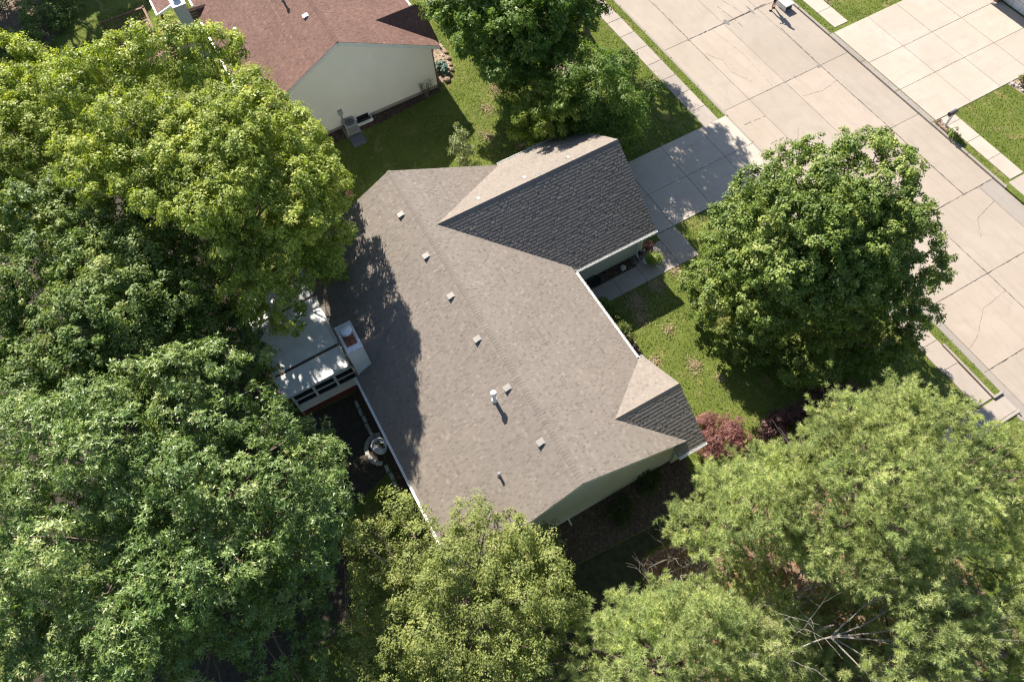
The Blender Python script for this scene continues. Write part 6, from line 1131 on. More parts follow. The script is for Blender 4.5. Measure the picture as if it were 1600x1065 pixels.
LOBES['pine_d'] = [(27.7,8.54,5.66,0.76),(30.49,7.16,3.69,0.51),(28.06,8.78,6.36,0.54),(29.15,6.9,6.38,0.52),(30.12,10.37,5.04,0.52),(28.76,5.88,5.63,0.59),(29.16,9.42,5.58,0.52),(28.66,8.2,6.24,0.65),(27.2,8.01,5,0.68),(31.57,9.45,5.41,0.32),(28.96,11.59,5.96,0.75),(29.85,8.32,5.17,0.64),(28.58,7.18,6.59,0.71),(30.79,9.44,4.36,0.46),(29.98,9.72,4.61,0.71),(27.89,6.72,6.24,0.79),(28.64,10.54,6.34,0.51),(29.47,5.54,4.95,0.68),(30.95,7.73,4.31,0.32),(29.46,10.44,5.49,0.77),(30.58,10.17,5.65,0.46),(30.19,7.74,4.77,0.78),(29.34,5.21,3.91,0.32),(31.14,8.45,4.63,0.68),(29.29,6.14,6.41,0.71),(29.94,10.75,6.02,0.32),(31.01,9.45,5.31,0.56),(28.06,7.63,6.02,0.48),(28.79,10.17,5.53,0.58),(31.54,8.9,4.97,0.32),(28.11,6.07,5.78,0.32),(28.56,6.48,6.34,0.59),(29.97,6.24,4.82,0.48),(28.58,9.79,5.38,0.46),(29.13,8.03,6.1,0.56),(29.53,10.92,6.18,0.54),(26.74,7.87,6.5,0.57),(30.59,9.52,5.14,0.59),(30.56,8.39,4.95,0.53),(28.48,5.36,5.65,0.43),(30.37,9.19,4.59,0.52),(30.12,10.61,5.51,0.49),(31.21,9.23,4.51,0.48),(31.1,9.5,6.04,0.55),(28.89,5.31,4.86,0.51),(30.67,9.69,5.68,0.6),(29.12,8.56,6.2,0.49),(31.84,9.19,5.13,0.42),(27.11,6.56,6.57,0.56),(30.46,10.73,5.54,0.53),(30.7,7.22,4.49,0.58),(26.59,7.73,5.71,0.5),(31.18,8.81,5.95,0.48),(27.63,7.67,5.85,0.53),(26.66,7.19,7.8,0.38),(27.31,7.99,6.95,0.4),(27.64,8.18,6.98,0.39),(28.08,8.78,6.71,0.36),(28.46,10.03,6.25,0.44),(28.5,10.49,6.27,0.41),(28.59,11.39,6.28,0.37),(28.72,11.6,6.61,0.4),(29.3,10.39,7.22,0.29),(29.69,10.29,6.74,0.42),(30.28,9.96,6.44,0.3),(30.77,9.26,6.8,0.45),(31.2,8.93,6.64,0.32),(31.28,8.17,6.96,0.33),(31.27,8.1,5.54,0.29),(30.8,7.37,5.9,0.43),(30.68,7.37,5.15,0.46),(30.43,7.05,4.22,0.34),(29.92,5.98,5.49,0.4),(29.46,5.24,5.96,0.46),(29.21,4.62,5.74,0.3),(29.09,4.62,5.12,0.46),(28.23,5.22,6.59,0.31),(27.73,5.78,6.77,0.28),(27.25,6.03,7.25,0.34),(26.7,6.76,7.07,0.36),(28.56,9.49,4.33,0.67),(27.69,10.17,2.97,0.64),(27.78,9.75,1.82,0.64),(29.44,7.82,4.02,0.6),(29.08,7.48,1.71,0.8),(28.03,6.61,7.43,0.58),(29.04,8.25,2.6,0.6),(28.56,8.64,1.56,0.47),(29.87,6.04,3.35,0.75),(29.38,6.3,2.08,0.69),(28.65,9.41,3.3,0.5)]
LOBES['pine_e'] = [(25.99,1.78,3.58,0.28),(23.78,4.22,2.59,0.43),(27.97,7.72,1.62,0.67),(26.65,7.64,1.97,0.49),(28.75,6.65,0.8,0.57),(26.26,3.76,3.6,0.57),(23.39,3.37,3.07,0.5),(29.5,5.67,0.99,0.28),(27.73,7.13,0.8,0.58),(25.81,4.69,3.22,0.65),(25.19,4.1,3.51,0.42),(27.27,5.74,1.22,0.45),(26.29,8.17,2.67,0.28),(25.39,2.77,3.48,0.6),(27.37,3.55,2.92,0.67),(24.53,3.6,3.35,0.46),(27.83,2.66,2.09,0.49),(28.61,7.54,2.56,0.68),(29.28,6.99,2.44,0.49),(23.4,2.44,2.98,0.64),(25.13,5.55,2.04,0.42),(28.75,5.02,0.81,0.61),(24.75,2.03,3.71,0.55),(24.26,2.81,3.56,0.48),(27.97,9.15,1.86,0.28),(29.79,6.28,2.73,0.57),(27,8.66,2.22,0.54),(26.43,6.85,1.79,0.55),(26.68,2.07,2.92,0.28),(28.42,3.78,1.86,0.59),(28.02,5.69,0.8,0.65),(26.39,2.78,3.67,0.45),(22.98,4.82,1.14,0.28),(26.44,5.25,2.69,0.62),(25.6,6.42,1.65,0.45),(28.96,6.87,1.4,0.48),(27.16,4.48,2.4,0.48),(27.11,2.71,3.22,0.62),(27.07,9.63,2.04,0.28),(22.74,3.01,2.62,0.28),(28.48,8.19,3.06,0.45),(27.99,4.43,1.77,0.65),(25.87,7.07,3.1,0.28),(27.28,7.87,2.14,0.48),(28.5,5.47,1.21,0.44),(25.84,3.43,3.12,0.53),(25.2,1.94,2.32,0.42),(29.3,6.09,1.13,0.52),(26.49,4.54,2.85,0.49),(25.75,2.13,3.91,0.59),(27.08,2.15,2.85,0.57),(24.23,1.88,3.34,0.45),(26.6,3.22,3.77,0.43),(29.71,5.75,2.03,0.55),(25.32,2.44,2.61,0.57),(24.2,4,3.31,0.42),(24.02,2.69,2.24,0.62),(22.74,3.87,1.32,0.51),(28.96,4.36,1.36,0.57),(29.4,6.33,2.12,0.56),(24.86,4.71,2.65,0.59),(27.94,3.03,2.84,0.43),(25.35,3.63,3.2,0.5),(29.59,7.72,1.93,0.51),(27.22,6.39,1.72,0.47),(27.92,6.04,2.38,0.58),(27.37,8.45,3.3,0.49),(26.04,7.63,2.9,0.46),(26.76,3.87,3.28,0.48),(25.85,7.05,1.73,0.45),(27.35,7.22,2.33,0.42),(26.85,6.57,1,0.54),(27.47,5.86,2.38,0.49),(24.1,3.71,2.18,0.61),(25.97,6.64,1.59,0.58),(28.89,5.38,1.57,0.6),(27.68,8.35,1.82,0.58),(26.86,6.88,2.09,0.48),(29.08,4.64,2.16,0.6),(28.34,6.73,2.83,0.55),(29.04,8.09,2.47,0.43),(24.99,3.47,2.48,0.48),(26.51,8.85,2.27,0.6),(29.81,7.21,2.06,0.5),(25.85,6.08,1.43,0.43),(26.9,4.79,2.69,0.49),(26.4,2.46,3.15,0.62),(28,7.71,3.08,0.52),(22.8,2.97,2.89,0.29),(22.9,4.02,2.41,0.32),(23.75,4.19,4,0.47),(24.79,4.47,3.88,0.37),(25.5,5.73,2.56,0.39),(25.85,7.05,3.08,0.45),(25.97,7.09,3.87,0.42),(26.52,8.15,4.02,0.5),(26.96,8.61,3.55,0.36),(27.9,7.93,3.99,0.31),(28.48,7.74,3.5,0.33),(28.99,7.03,4.02,0.42),(29.46,6.4,3.94,0.36),(29.77,6.05,2.84,0.42),(29.33,5.24,2.3,0.41),(28.85,4.6,3.02,0.38),(28.86,4.23,2.06,0.37),(28.02,2.94,3.39,0.28),(27.6,2.3,3.71,0.37),(27.1,1.78,4.42,0.38),(26.31,1.74,4.78,0.41),(25.48,1.8,4.72,0.45),(24.75,1.9,4.09,0.4),(23.91,1.97,3.63,0.42),(26.46,4.48,1.37,0.65),(23.16,3.27,1.86,0.5),(25.03,3.14,4.35,0.51),(25.9,3.55,4.48,0.5),(25.3,4.89,1.24,0.63),(23.82,4.13,1.39,0.47),(23.99,2.45,4.4,0.59)]

# ------------------------------------------------------------------ grass blades on the lawns
FPX = 25.43 / 36.0
CAMP = np.array([23.91042, -5.19635, 32.38534])
def in_view(P, m=.03):
    d = P - CAMP
    z = d @ np.array(_F)
    u = (d @ np.array(_R)) / z * FPX; v = (d @ np.array(_U)) / z * FPX
    return (np.abs(u) < .5 + m) & (np.abs(v) < .333 + m)
KEEP_OUT = [(-60, 60, 20.42, SY1 + .15), (-60, 6.6, SY0 - .16, 20.5), (22.5, 60, SY0 - .16, 20.5), (-.2, 7.9, 5.0, 10.4), (.1, 17.7, -5.4, 5.4), (13.7, 17.7, 5.3, 5.8), (1.2, 6.9, -8.9, -5.3), (1.64, 6.66, 10.3, 20.3),
            (-27, 1.7, 18.52, 19.65), (6.6, 18.4, 18.75, 19.93), (18.3, 22.6, 18.8, 19.99), (22.5, 23.75, 15.4, 20.5), (-27, -.4, 30.47, 31.63), (8.3, 13.65, 30.40, 31.44), (-.5, 8.36, 30, 41),
            (13.65, 19.3, 30, 36), (7.1, 8.98, 5.3, 13.1), (-27, -9.5, -4.1, 6.7), (8.36, 9.76, 29.9, 30.42), (8.3, 11.6, 35.8, 41), (-.7, 12, 40.4, 48), (-26.5, -20.4, -10.3, -5)]
def on_lawn(x, y):
    ok = np.ones(len(x), bool)
    for a, b, c, d in KEEP_OUT:
        ok &= ~((x > a) & (x < b) & (y > c) & (y < d))
    return ok
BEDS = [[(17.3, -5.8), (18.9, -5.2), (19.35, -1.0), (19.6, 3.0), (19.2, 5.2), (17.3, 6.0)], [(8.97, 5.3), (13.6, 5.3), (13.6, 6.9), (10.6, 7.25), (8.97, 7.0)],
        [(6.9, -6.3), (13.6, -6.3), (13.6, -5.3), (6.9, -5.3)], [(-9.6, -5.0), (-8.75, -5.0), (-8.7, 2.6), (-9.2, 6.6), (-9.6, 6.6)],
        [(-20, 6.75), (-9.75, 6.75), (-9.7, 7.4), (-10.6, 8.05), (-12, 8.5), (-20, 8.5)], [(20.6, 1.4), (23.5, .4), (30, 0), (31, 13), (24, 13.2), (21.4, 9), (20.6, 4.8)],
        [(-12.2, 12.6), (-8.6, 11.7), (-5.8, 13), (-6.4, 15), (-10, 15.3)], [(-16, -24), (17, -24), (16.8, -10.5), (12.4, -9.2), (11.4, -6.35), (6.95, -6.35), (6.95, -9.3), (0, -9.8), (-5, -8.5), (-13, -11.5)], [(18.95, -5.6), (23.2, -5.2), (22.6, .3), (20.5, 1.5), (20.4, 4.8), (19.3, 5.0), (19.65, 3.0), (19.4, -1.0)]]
def in_poly(x, y, poly):
    c = np.zeros(len(x), bool)
    n = len(poly)
    for i in range(n):
        (x1, y1), (x2, y2) = poly[i], poly[(i + 1) % n]
        hit = ((y1 > y) != (y2 > y)) & (x < (x2 - x1) * (y - y1) / (y2 - y1 + 1e-12) + x1)
        c ^= hit
    return c
def lawn_mask(x, y):
    ok = on_lawn(x, y)
    for b in BEDS: ok &= ~in_poly(x, y, b)
    return ok
def grass():
    n = 420000
    x = RNG.uniform(-28, 27, n); y = RNG.uniform(-13, 38, n)
    P = np.stack([x, y, np.zeros(n)], 1)
    ok = lawn_mask(x, y) & in_view(P)
    # bare patches by low-frequency variation
    P = P[ok]
    n = len(P)
    a = RNG.uniform(0, 2 * math.pi, n)
    side = np.stack([np.cos(a), np.sin(a), np.zeros(n)], 1)
    lean = np.stack([RNG.normal(0, .5, n), RNG.normal(0, .5, n), np.ones(n)], 1)
    h = RNG.uniform(.035, .085, n)[:, None]
    w = RNG.uniform(.016, .034, n)[:, None]
    tri = np.stack([P - side * w, P + side * w, P + unit(lean) * h], axis=1)
    tone = np.clip(.42 + .22 * np.sin(P[:, 0] * 1.3 + 1.7 * np.sin(P[:, 1] * .7)) * np.cos(P[:, 1] * 1.1) + RNG.normal(0, .22, n), 0, 1)
    o = np_mesh('grass', tri, 3, [(0, 1, 2)], tone, M['blade'])
    tag(o, 'short mown green grass growing on the lawns and verges', kind='stuff')
grass()
def scatter_chips(name, polys, n, mat, size=(.02, .06), z=.012):
    pts = []
    for poly in polys:
        xs = [p[0] for p in poly]; ys = [p[1] for p in poly]
        k = int(n / len(polys))
        x = RNG.uniform(min(xs), max(xs), k * 2); y = RNG.uniform(min(ys), max(ys), k * 2)
        m = in_poly(x, y, poly); pts.append(np.stack([x[m], y[m]], 1)[:k])
    P = np.concatenate(pts); n = len(P)
    C = np.concatenate([P, np.full((n, 1), z) + RNG.uniform(0, .03, (n, 1))], 1)
    nr = unit(np.array([0, 0, 1.0]) + RNG.normal(0, .45, (n, 3)))
    T = unit(RNG.normal(size=(n, 3)) * np.array([1, 1, .2]))
    s = RNG.uniform(*size, n)
    o = np_mesh(name, leaf_pieces(C, nr, T, s * 1.7, s * 1.1), 3, [(0, 1, 2)], np.clip(RNG.normal(.5, .25, n), 0, 1), mat)
    tag(o, kind='stuff')
    return o
tag(scatter_chips('mulch_chips', [BEDS[0], BEDS[1], BEDS[3], [(7.1, 5.4), (7.83, 5.4), (7.83, 9.66), (7.1, 11.6)]], 9000, M['chips'], (.03, .08)), 'brown bark chips and fallen leaves lying in the planting beds')
tag(scatter_chips('gravel', [[(8.42, 29.98), (9.75, 30.0), (9.7, 30.40), (8.4, 30.40)], [(8.4, 35.8), (9.9, 36.1), (9.9, 40), (8.4, 40)], BEDS[4]], 2600, M['gravel'], (.05, .10)), 'tan gravel in the small beds beside the drives')
M['litter'] = mat_tone('dry_needle', [(0, (0.20, 0.09, 0.045)), (0.5, (0.36, 0.19, 0.10)), (1, (0.50, 0.33, 0.2))], .95)
tag(scatter_chips('fallen_needles', [BEDS[5]], 9000, M['litter'], (.05, .12)), 'rust coloured fallen needles under the pines')

M['dead_blade'] = mat_tone('dead_grass_blade', [(0, (0.17, 0.13, 0.07)), (0.5, (0.30, 0.235, 0.125)), (1, (0.42, 0.35, 0.21))], .95)
def dead_patches():
    P = []
    for (x, y, r, n) in ((9.6, 8.5, .75, 900), (9.35, 9.9, .45, 700), (9.2, 11.3, .35, 350), (10.6, 8.1, .5, 350), (14.1, 8.9, .42, 420), (12.95, 7.35, .3, 300), (15.3, 9.6, .3, 160), (-6.3, 8.3, .6, 350), (-4.3, 7.3, .7, 350), (-2.6, 8.6, .5, 220), (-7.6, 9.6, .6, 300), (11.8, 9.0, .4, 160), (-2.9, 31.6, .4, 260)):
        a = RNG.uniform(0, 2 * math.pi, n); k = np.abs(RNG.normal(0, .55, n)) * r
        P.append(np.stack([x + k * np.cos(a) * 1.2, y + k * np.sin(a), np.full(n, .03) + RNG.uniform(0, .03, n)], 1))
    P = np.concatenate(P); P = P[lawn_mask(P[:, 0], P[:, 1])]; n = len(P)
    o = np_mesh('dry_grass', leaf_pieces(P, unit(np.array([0, 0, 1.]) + RNG.normal(0, .4, (n, 3))), unit(RNG.normal(size=(n, 3)) * np.array([1, 1, .3])), RNG.uniform(.06, .14, n), RNG.uniform(.03, .05, n)), 3, [(0, 1, 2)], np.clip(RNG.normal(.5, .25, n), 0, 1), M['dead_blade'])
    tag(o, 'worn tan patches of dry grass on the lawns', kind='stuff')
dead_patches()

# ------------------------------------------------------------------ trees
tree('maple_tree', 'tall yellow-green shade tree whose crown overhangs the sunroom roof and the house corner', 'a', (-1.2, -8.3), LOBES['maple_left'] + extra_lobes((-1.2, -7.9, 6.6), (4.4, 4.0, 3.6), 8), 'leaf_bright', .26, 'bark', 46,
     per=13, nl=58, rs=.29, ln=.115, wd=.085)
tree('maple_tree', 'yellow-green round crown at the edge of the shaded back lawn beyond the tall shade tree', 'b', (-10.0, -15.0), LOBES['maple_edge'] + extra_lobes((-10, -14.8, 5.8), (4, 3.2, 3.0), 24), 'leaf_bright', .2, 'bark', 24,
     per=13, nl=58, rs=.29, ln=.115, wd=.085)
tree('maple_tree', 'blue-green dense tree between the yellow-green shade tree and the glossy oak', 'c', (2.0, -13.6), LOBES['dark_maple'] + extra_lobes((2.2, -13.2, 5.4), (4.2, 4, 3.6), 30), 'leaf_dark', .24, 'bark', 36,
     per=13, nl=44, rs=.28, ln=.125, wd=.09)
tree('oak_tree', 'large glossy dark green oak with narrow leaves in star-shaped whorls beside the back yard', 'd', (11.0, -14.2), LOBES['oak'] + extra_lobes((11, -13.8, 3.8), (4.6, 4.6, 2.6), 16), 'leaf_oak', .32, 'bark', 60,
     per=11, nl=40, rs=.28, ln=.16, wd=.052, style='rosette')
tree('small_leaved_tree', 'olive green open tree with fine leaves reaching over the lower roof corner and its gutter', 'e', (19.5, -6.6), LOBES['lacebark'] + extra_lobes((19.4, -5.6, 3.6), (2.8, 3.0, 3.0), 26, (.5, .8)), 'leaf_fine', .15, 'bark', 50,
     per=14, nl=38, rs=.25, ln=.095, wd=.06)
tree('front_maple', 'broad dense green maple with a double crown on the front lawn beside the street', 'f', (13.9, 14.4), LOBES['front_maple_a'] + LOBES['front_maple_b'] + extra_lobes((13.8, 14.2, 4.6), (3.4, 3.6, 3.6), 50) + extra_lobes((14.6, 16.2, 6.6), (1.6, 1.5, 1.5), 10, (.6, .9)), 'leaf_maple', .24, 'bark', 50,
     per=14, nl=54, rs=.25, ln=.108, wd=.088)
tree('broad_leaved_tree', 'deep green broad leaved tree beside the russet roofed house, near the pavement', 'g', (-6.8, 11.8), LOBES['top_maple'] + extra_lobes((-6.5, 11.0, 4.6), (3.3, 3.0, 3.0), 26), 'leaf_shade', .2, 'bark', 30,
     per=12, nl=40, rs=.32, ln=.17, wd=.13)
tree('street_tree', 'tall green tree along the pavement casting its shade on the slabs and the drive', 'h', (-8.6, 16.9), extra_lobes((-8.6, 17.0, 8.2), (3.6, 2.5, 3.4), 60), 'leaf_shade', .2, 'bark', 26,
     per=9, nl=24, rs=.34, ln=.17, wd=.13)
tree('wispy_tree', 'muted green tree with grey twigs showing beside the garage and the drive', 'i', (-.3, 13.6), LOBES['wispy_tree'] + extra_lobes((-.2, 12.9, 3.4), (2.3, 2.4, 2.0), 16, (.6, .9)), 'leaf_shade', .11, 'silverbark', 34,
     per=17, nl=40, rs=.33, ln=.12, wd=.075)
tree('young_tree', 'small bright yellow-green tree behind the garage roof, in front of the darker crowns', 'j', (-1.1, 9.9), LOBES['young_maple'] + extra_lobes((-.8, 9.8, 2.8), (1.2, 1.1, 1.5), 12, (.4, .6)), 'leaf_young', .07, 'bark', 16,
     per=17, nl=40, rs=.24, ln=.13, wd=.10)
PK = dict(style='pine', per=17, nl=21, rs=.31, ln=.175, wd=.019, zmin=-.4)
tree('pine_tree', 'biggest soft needled pine, beside the pavement end and the dark plum bushes', 'k', (23.8, 9.4), LOBES['pine_a'] + extra_lobes((23.7, 9.4, 4.4), (3.4, 3.6, 3.6), 30, (.45, .75)), 'needle', .2, 'bark', 60, 'soft needled pines', **PK)
tree('pine_tree', 'pine whose boughs reach towards the red maple bush and the bare gable wall', 'l', (21.8, 4.9), LOBES['pine_b'], 'needle', .15, 'bark', 40, 'soft needled pines', **PK)
tree('pine_tree', 'low spreading pine beside the olive green tree, below the dark shaded lawn', 'm', (24.6, -.4), LOBES['pine_c'] + extra_lobes((24.6, -.6, 3.6), (2.6, 2.8, 3.0), 20, (.45, .75)), 'needle', .17, 'bark', 44, 'soft needled pines', **PK)
tree('pine_tree', 'pine in the corner of the plot beyond the pale fallen dead branches', 'n', (27.8, 7.2), LOBES['pine_d'] + extra_lobes((27.8, 7.2, 3.6), (2.4, 2.8, 3.0), 20, (.45, .75)), 'needle', .17, 'bark', 40, 'soft needled pines', **PK)
tree('pine_tree', 'small pine among bare grey stems between the two larger pines', 'o', (26.0, 3.0), LOBES['pine_e'] + extra_lobes((24.9, 4.2, 1.8), (2.0, 1.7, 1.4), 22, (.4, .6), .5), 'needle', .1, 'bark', 24, 'soft needled pines', **PK)
tree('shade_tree', 'tall tree past the far end of the back lawn that shades the dark hedge', 'p', (-37, -12), extra_lobes((-37, -12.2, 8.0), (4.5, 4.6, 4.6), 40, (1.0, 1.5)), 'leaf_dark', .26, 'bark', 20, per=8, nl=22, rs=.5, ln=.36, wd=.28)
tree('shade_tree', 'second tall tree past the far end of the back lawn, farther from the cream house', 'q', (-38, -20), extra_lobes((-38, -20.5, 8.0), (4.5, 4.6, 4.6), 40, (1.0, 1.5)), 'leaf_dark', .26, 'bark', 20, per=8, nl=22, rs=.5, ln=.36, wd=.28)

# bare, dead wood
def grow(mb, p, d, ln, r, lev, spread, droop=0.0, wob=.25):
    pts = [p.copy()]
    rr = [r]
    n = 4
    for i in range(n):
        d = (d + Vector((random.uniform(-1, 1), random.uniform(-1, 1), random.uniform(-1, 1))) * wob * .5 + Vector((0, 0, -droop))).normalized()
        p = p + d * (ln / n)
        pts.append(p.copy()); rr.append(r * (1 - .14 * (i + 1)))
    mb.tube(pts, rr, 4 if lev < 2 else 5)
    if lev <= 0: return
    for k in range(random.choice((2, 3, 3))):
        q = pts[random.choice((2, 3, 4, 4))]
        nd = (d + Vector((random.uniform(-1, 1), random.uniform(-1, 1), random.uniform(-.6, .8))) * spread).normalized()
        grow(mb, q, nd, ln * random.uniform(.55, .8), r * .58, lev - 1, spread, droop, wob)
def bare(name, label, base, stems, mat, cat='tree'):
    t = tag(empty(name, (base[0], base[1], 0)), label, cat)
    for (ofs, d, ln, r, lev, spread, droop) in stems:
        mb = MB(); grow(mb, Vector(ofs), Vector(d).normalized(), ln, r, lev, spread, droop)
        mb.build('branch', mat, t)
    return t
bare('bare_shrub', 'leafless pale brown shrub with twisted branches over the dark shaded lawn', (22.7, 2.3),
     [((0, 0, -.05), (-.35, .0, 1), 2.1, .034, 4, .7, 0), ((.1, .1, -.05), (-.1, -.4, 1), 2.1, .03, 4, .7, 0), ((.2, .3, -.05), (-.1, .2, 1), 2.1, .03, 4, .7, 0), ((.1, 0, -.05), (-.4, -.3, 1), 2.1, .03, 4, .7, 0), ((.3, .1, -.05), (0, 0, 1), 2.2, .03, 4, .7, 0)], M['palebark'], 'shrub')
bare('dead_tree', 'pale dead tree with long bare boughs fanned out among the pines', (26.0, 4.2),
     [((0, 0, 0), (.1, .1, 1), 5.0, .08, 0, .5, 0), ((.5, .5, 4.8), (.2, 1, .14), 2.4, .036, 4, .34, 0), ((.5, .55, 4.85), (.65, .95, .05), 2.5, .036, 4, .34, 0), ((.5, .55, 4.8), (-.15, .95, .25), 2.0, .032, 4, .36, 0), ((.5, .55, 4.7), (.95, .45, .0), 2.1, .034, 4, .34, 0),
      ((.5, .55, 4.8), (.4, 1, .1), 2.6, .034, 4, .3, 0), ((.5, .5, 4.8), (1, .05, .05), 1.7, .03, 3, .4, 0), ((.5, .5, 4.8), (-.3, -.8, .1), 1.4, .032, 3, .5, 0)], M['palebark'])
bare('bare_sapling', 'thin grey leafless saplings beside the rust coloured needle bed', (25.0, 4.6),
     [((0, 0, 0), (.1, .05, 1), 3.8, .042, 3, .45, 0), ((.5, -.5, 0), (.1, -.1, 1), 3.6, .038, 3, .45, 0), ((-.3, -.7, 0), (0, 0, 1), 3.4, .038, 3, .45, 0), ((.6, .3, 0), (-.1, .2, 1), 3.7, .038, 3, .5, 0)], M['silverbark'], 'sapling')
bare('bare_shrub', 'leafless reddish brown shrub beside the sunroom corner', (8.2, -9.6),
     [((0, 0, 0), (.6, .4, 1), 1.3, .025, 4, .7, 0), ((.1, -.2, 0), (.5, -.1, 1), 1.5, .025, 4, .7, 0), ((-.1, .2, 0), (.1, .5, 1), 1.3, .025, 4, .7, 0)], M['umberbark'], 'shrub')
bare('bare_shrub', 'tangle of bare stems in the deep shade under the oak', (17.6, -11.2),
     [((0, 0, 0), (.3, .2, 1), 1.8, .03, 4, .6, .03), ((-.5, -.6, 0), (0, -.2, 1), 2.0, .03, 4, .6, .03), ((.3, .6, 0), (.3, .3, 1), 1.6, .03, 4, .6, .03), ((-.8, .4, 0), (-.3, .3, 1), 2.0, .03, 4, .6, .03)], M['umberbark'], 'shrub')

# ------------------------------------------------------------------ shrubs and garden plants
def shrub(name, label, base, lobes, leaf, cat='shrub', group=None, stem=.03, bark='bark', **kw):
    t = tag(empty(name, (base[0], base[1], 0)), label, cat, group)
    mb = MB()
    for (x, y, z, r) in lobes[:14]:
        mb.tube(limb_pts((x * .15, y * .15, 0), (x, y, z), 4, -.05, .1), [stem, stem * .8, stem * .6, stem * .45, stem * .3], 5)
    mb.build('stem', M[bark], t)
    crown_leaves(lobes, mat=M[leaf], parent=t, name='foliage', **kw)
    return t
def dome(rx, ry, h, n, lr, z0=.25):
    out = []
    for d in rand_dirs(n, -.05):
        k = RNG.uniform(.55, .95)
        out.append((d[0] * rx * k, d[1] * ry * k, z0 + max(0, d[2]) * h * k, RNG.uniform(*lr)))
    return out
shrub('red_maple_bush', 'low mound of feathery burgundy leaves beside the small front gable', (17.95, 7.6), dome(1.45, 1.25, 1.1, 64, (.22, .38)), 'leaf_red', per=60, nl=16, rs=.13, ln=.085, wd=.032, up=.8)
shrub('plum_bush', 'purple leaved bush in the shade of the front maple, nearest the big pine', (19.7, 12.7), dome(1.7, 1.8, 2.0, 44, (.3, .55)), 'leaf_plum', per=34, nl=16, rs=.17, ln=.09, wd=.06)
shrub('plum_bush', 'purple leaved bush in the shade between the red mound and the big pine', (19.3, 10.2), dome(1.4, 1.2, 1.4, 32, (.3, .5)), 'leaf_plum', per=34, nl=16, rs=.17, ln=.09, wd=.06)
shrub('plum_bush', 'purple leaved bush in the shade closest to the pavement', (20.6, 15.0), dome(1.1, 1.1, 1.3, 24, (.3, .45)), 'leaf_plum', per=34, nl=16, rs=.17, ln=.09, wd=.06)
shrub('pale_shrub', 'pale cream-green shrub on the lawn behind the house roof edge', (-3.1, 5.1), [(0, 0, .6, .35), (.5, -.3, .9, .35), (-.4, .3, 1.0, .35), (.2, .45, 1.2, .35), (-.2, -.4, 1.3, .35), (.5, .2, 1.6, .3), (-.1, .1, 1.9, .3), (-.45, -.15, 1.75, .3), (.15, -.35, 2.05, .28), (-.7, .2, 2.3, .22), (-.25, .3, 2.35, .25), (.75, -.5, 1.3, .3), (.9, .0, .9, .3), (-.6, .6, 1.5, .25), (1.0, .4, .7, .3)], 'leaf_pale', per=62, nl=16, rs=.18, ln=.095, wd=.065)
for (x, y, lab, s, lf) in ((9.2, 6.75, 'darker clipped evergreen under the eave beside the front walk', 1.0, 'leaf_shade'), (9.95, 6.85, 'small yellow-green clipped bush under the front eave, between its two larger mates', .7, 'leaf_box'), (11.1, 6.75, 'oblong yellow-green clipped bush under the front eave, farthest from the walk', 1.1, 'leaf_box')):
    shrub('clipped_bush', lab, (x, y), dome(.62 * s, .42 * s, .65 * s, 22, (.18, .28)), lf, group='clipped bushes along the front eave', per=60, nl=14, rs=.10, ln=.06, wd=.045)
shrub('dark_bush', 'dark rounded bush against the bare gable wall, nearest the small front gable', (17.95, 3.5), dome(.6, .7, .6, 20, (.2, .32)), 'leaf_under', group='dark bushes along the gable wall', per=45, nl=14, rs=.13, ln=.08, wd=.05)
shrub('dark_bush', 'dark rounded bush in the leaf mulch near the middle of the gable wall', (18.4, 1.8), dome(.6, .7, .55, 20, (.2, .32)), 'leaf_under', group='dark bushes along the gable wall', per=45, nl=14, rs=.13, ln=.08, wd=.05)
shrub('grass_clump', 'bright green arching plant beside the white pot at the garage corner', (8.05, 10.62), dome(.40, .40, .45, 16, (.14, .22), .25), 'leaf_young', cat='plant', per=70, nl=14, rs=.12, ln=.16, wd=.026, up=.9)
shrub('red_plant', 'reddish brown plant against the garage corner beside the downspout', (7.32, 10.75), dome(.26, .30, .35, 10, (.12, .2)), 'leaf_red', cat='plant', per=60, nl=14, rs=.10, ln=.09, wd=.04)
shrub('hosta_plant', 'blue-green broad leaved plant in the rock edged bed by the cream gable', (-10.75, 7.45), dome(.62, .35, .2, 14, (.16, .24), .14), 'leaf_hosta', cat='plant', per=36, nl=9, rs=.16, ln=.20, wd=.12, up=1.1)
shrub('wall_shrub', 'thin half bare shrub against the cream gable wall near its downspout', (-9.15, 5.65), dome(.35, .75, 1.0, 12, (.2, .3)), 'leaf_under', per=14, nl=9, rs=.16, ln=.07, wd=.04)
shrub('dark_bush', 'low dark green bush at the shaded edge beside the bare shrub', (13.6, -6.0), dome(.5, .5, .4, 12, (.2, .3)), 'leaf_under', per=40, nl=14, rs=.13, ln=.08, wd=.05)
shrub('mailbox_plant', 'trailing green plant at the foot of the dark letter box', (9.75, 30.1), dome(.42, .22, .35, 10, (.14, .22), .1), 'leaf_maple', cat='plant', per=60, nl=14, rs=.11, ln=.08, wd=.05)
shrub('bed_shrub', 'small orange-green shrub in the gravel bed beside the bright driveway', (8.95, 36.6), dome(.45, .4, .5, 14, (.16, .25)), 'leaf_box', per=50, nl=14, rs=.12, ln=.08, wd=.05)
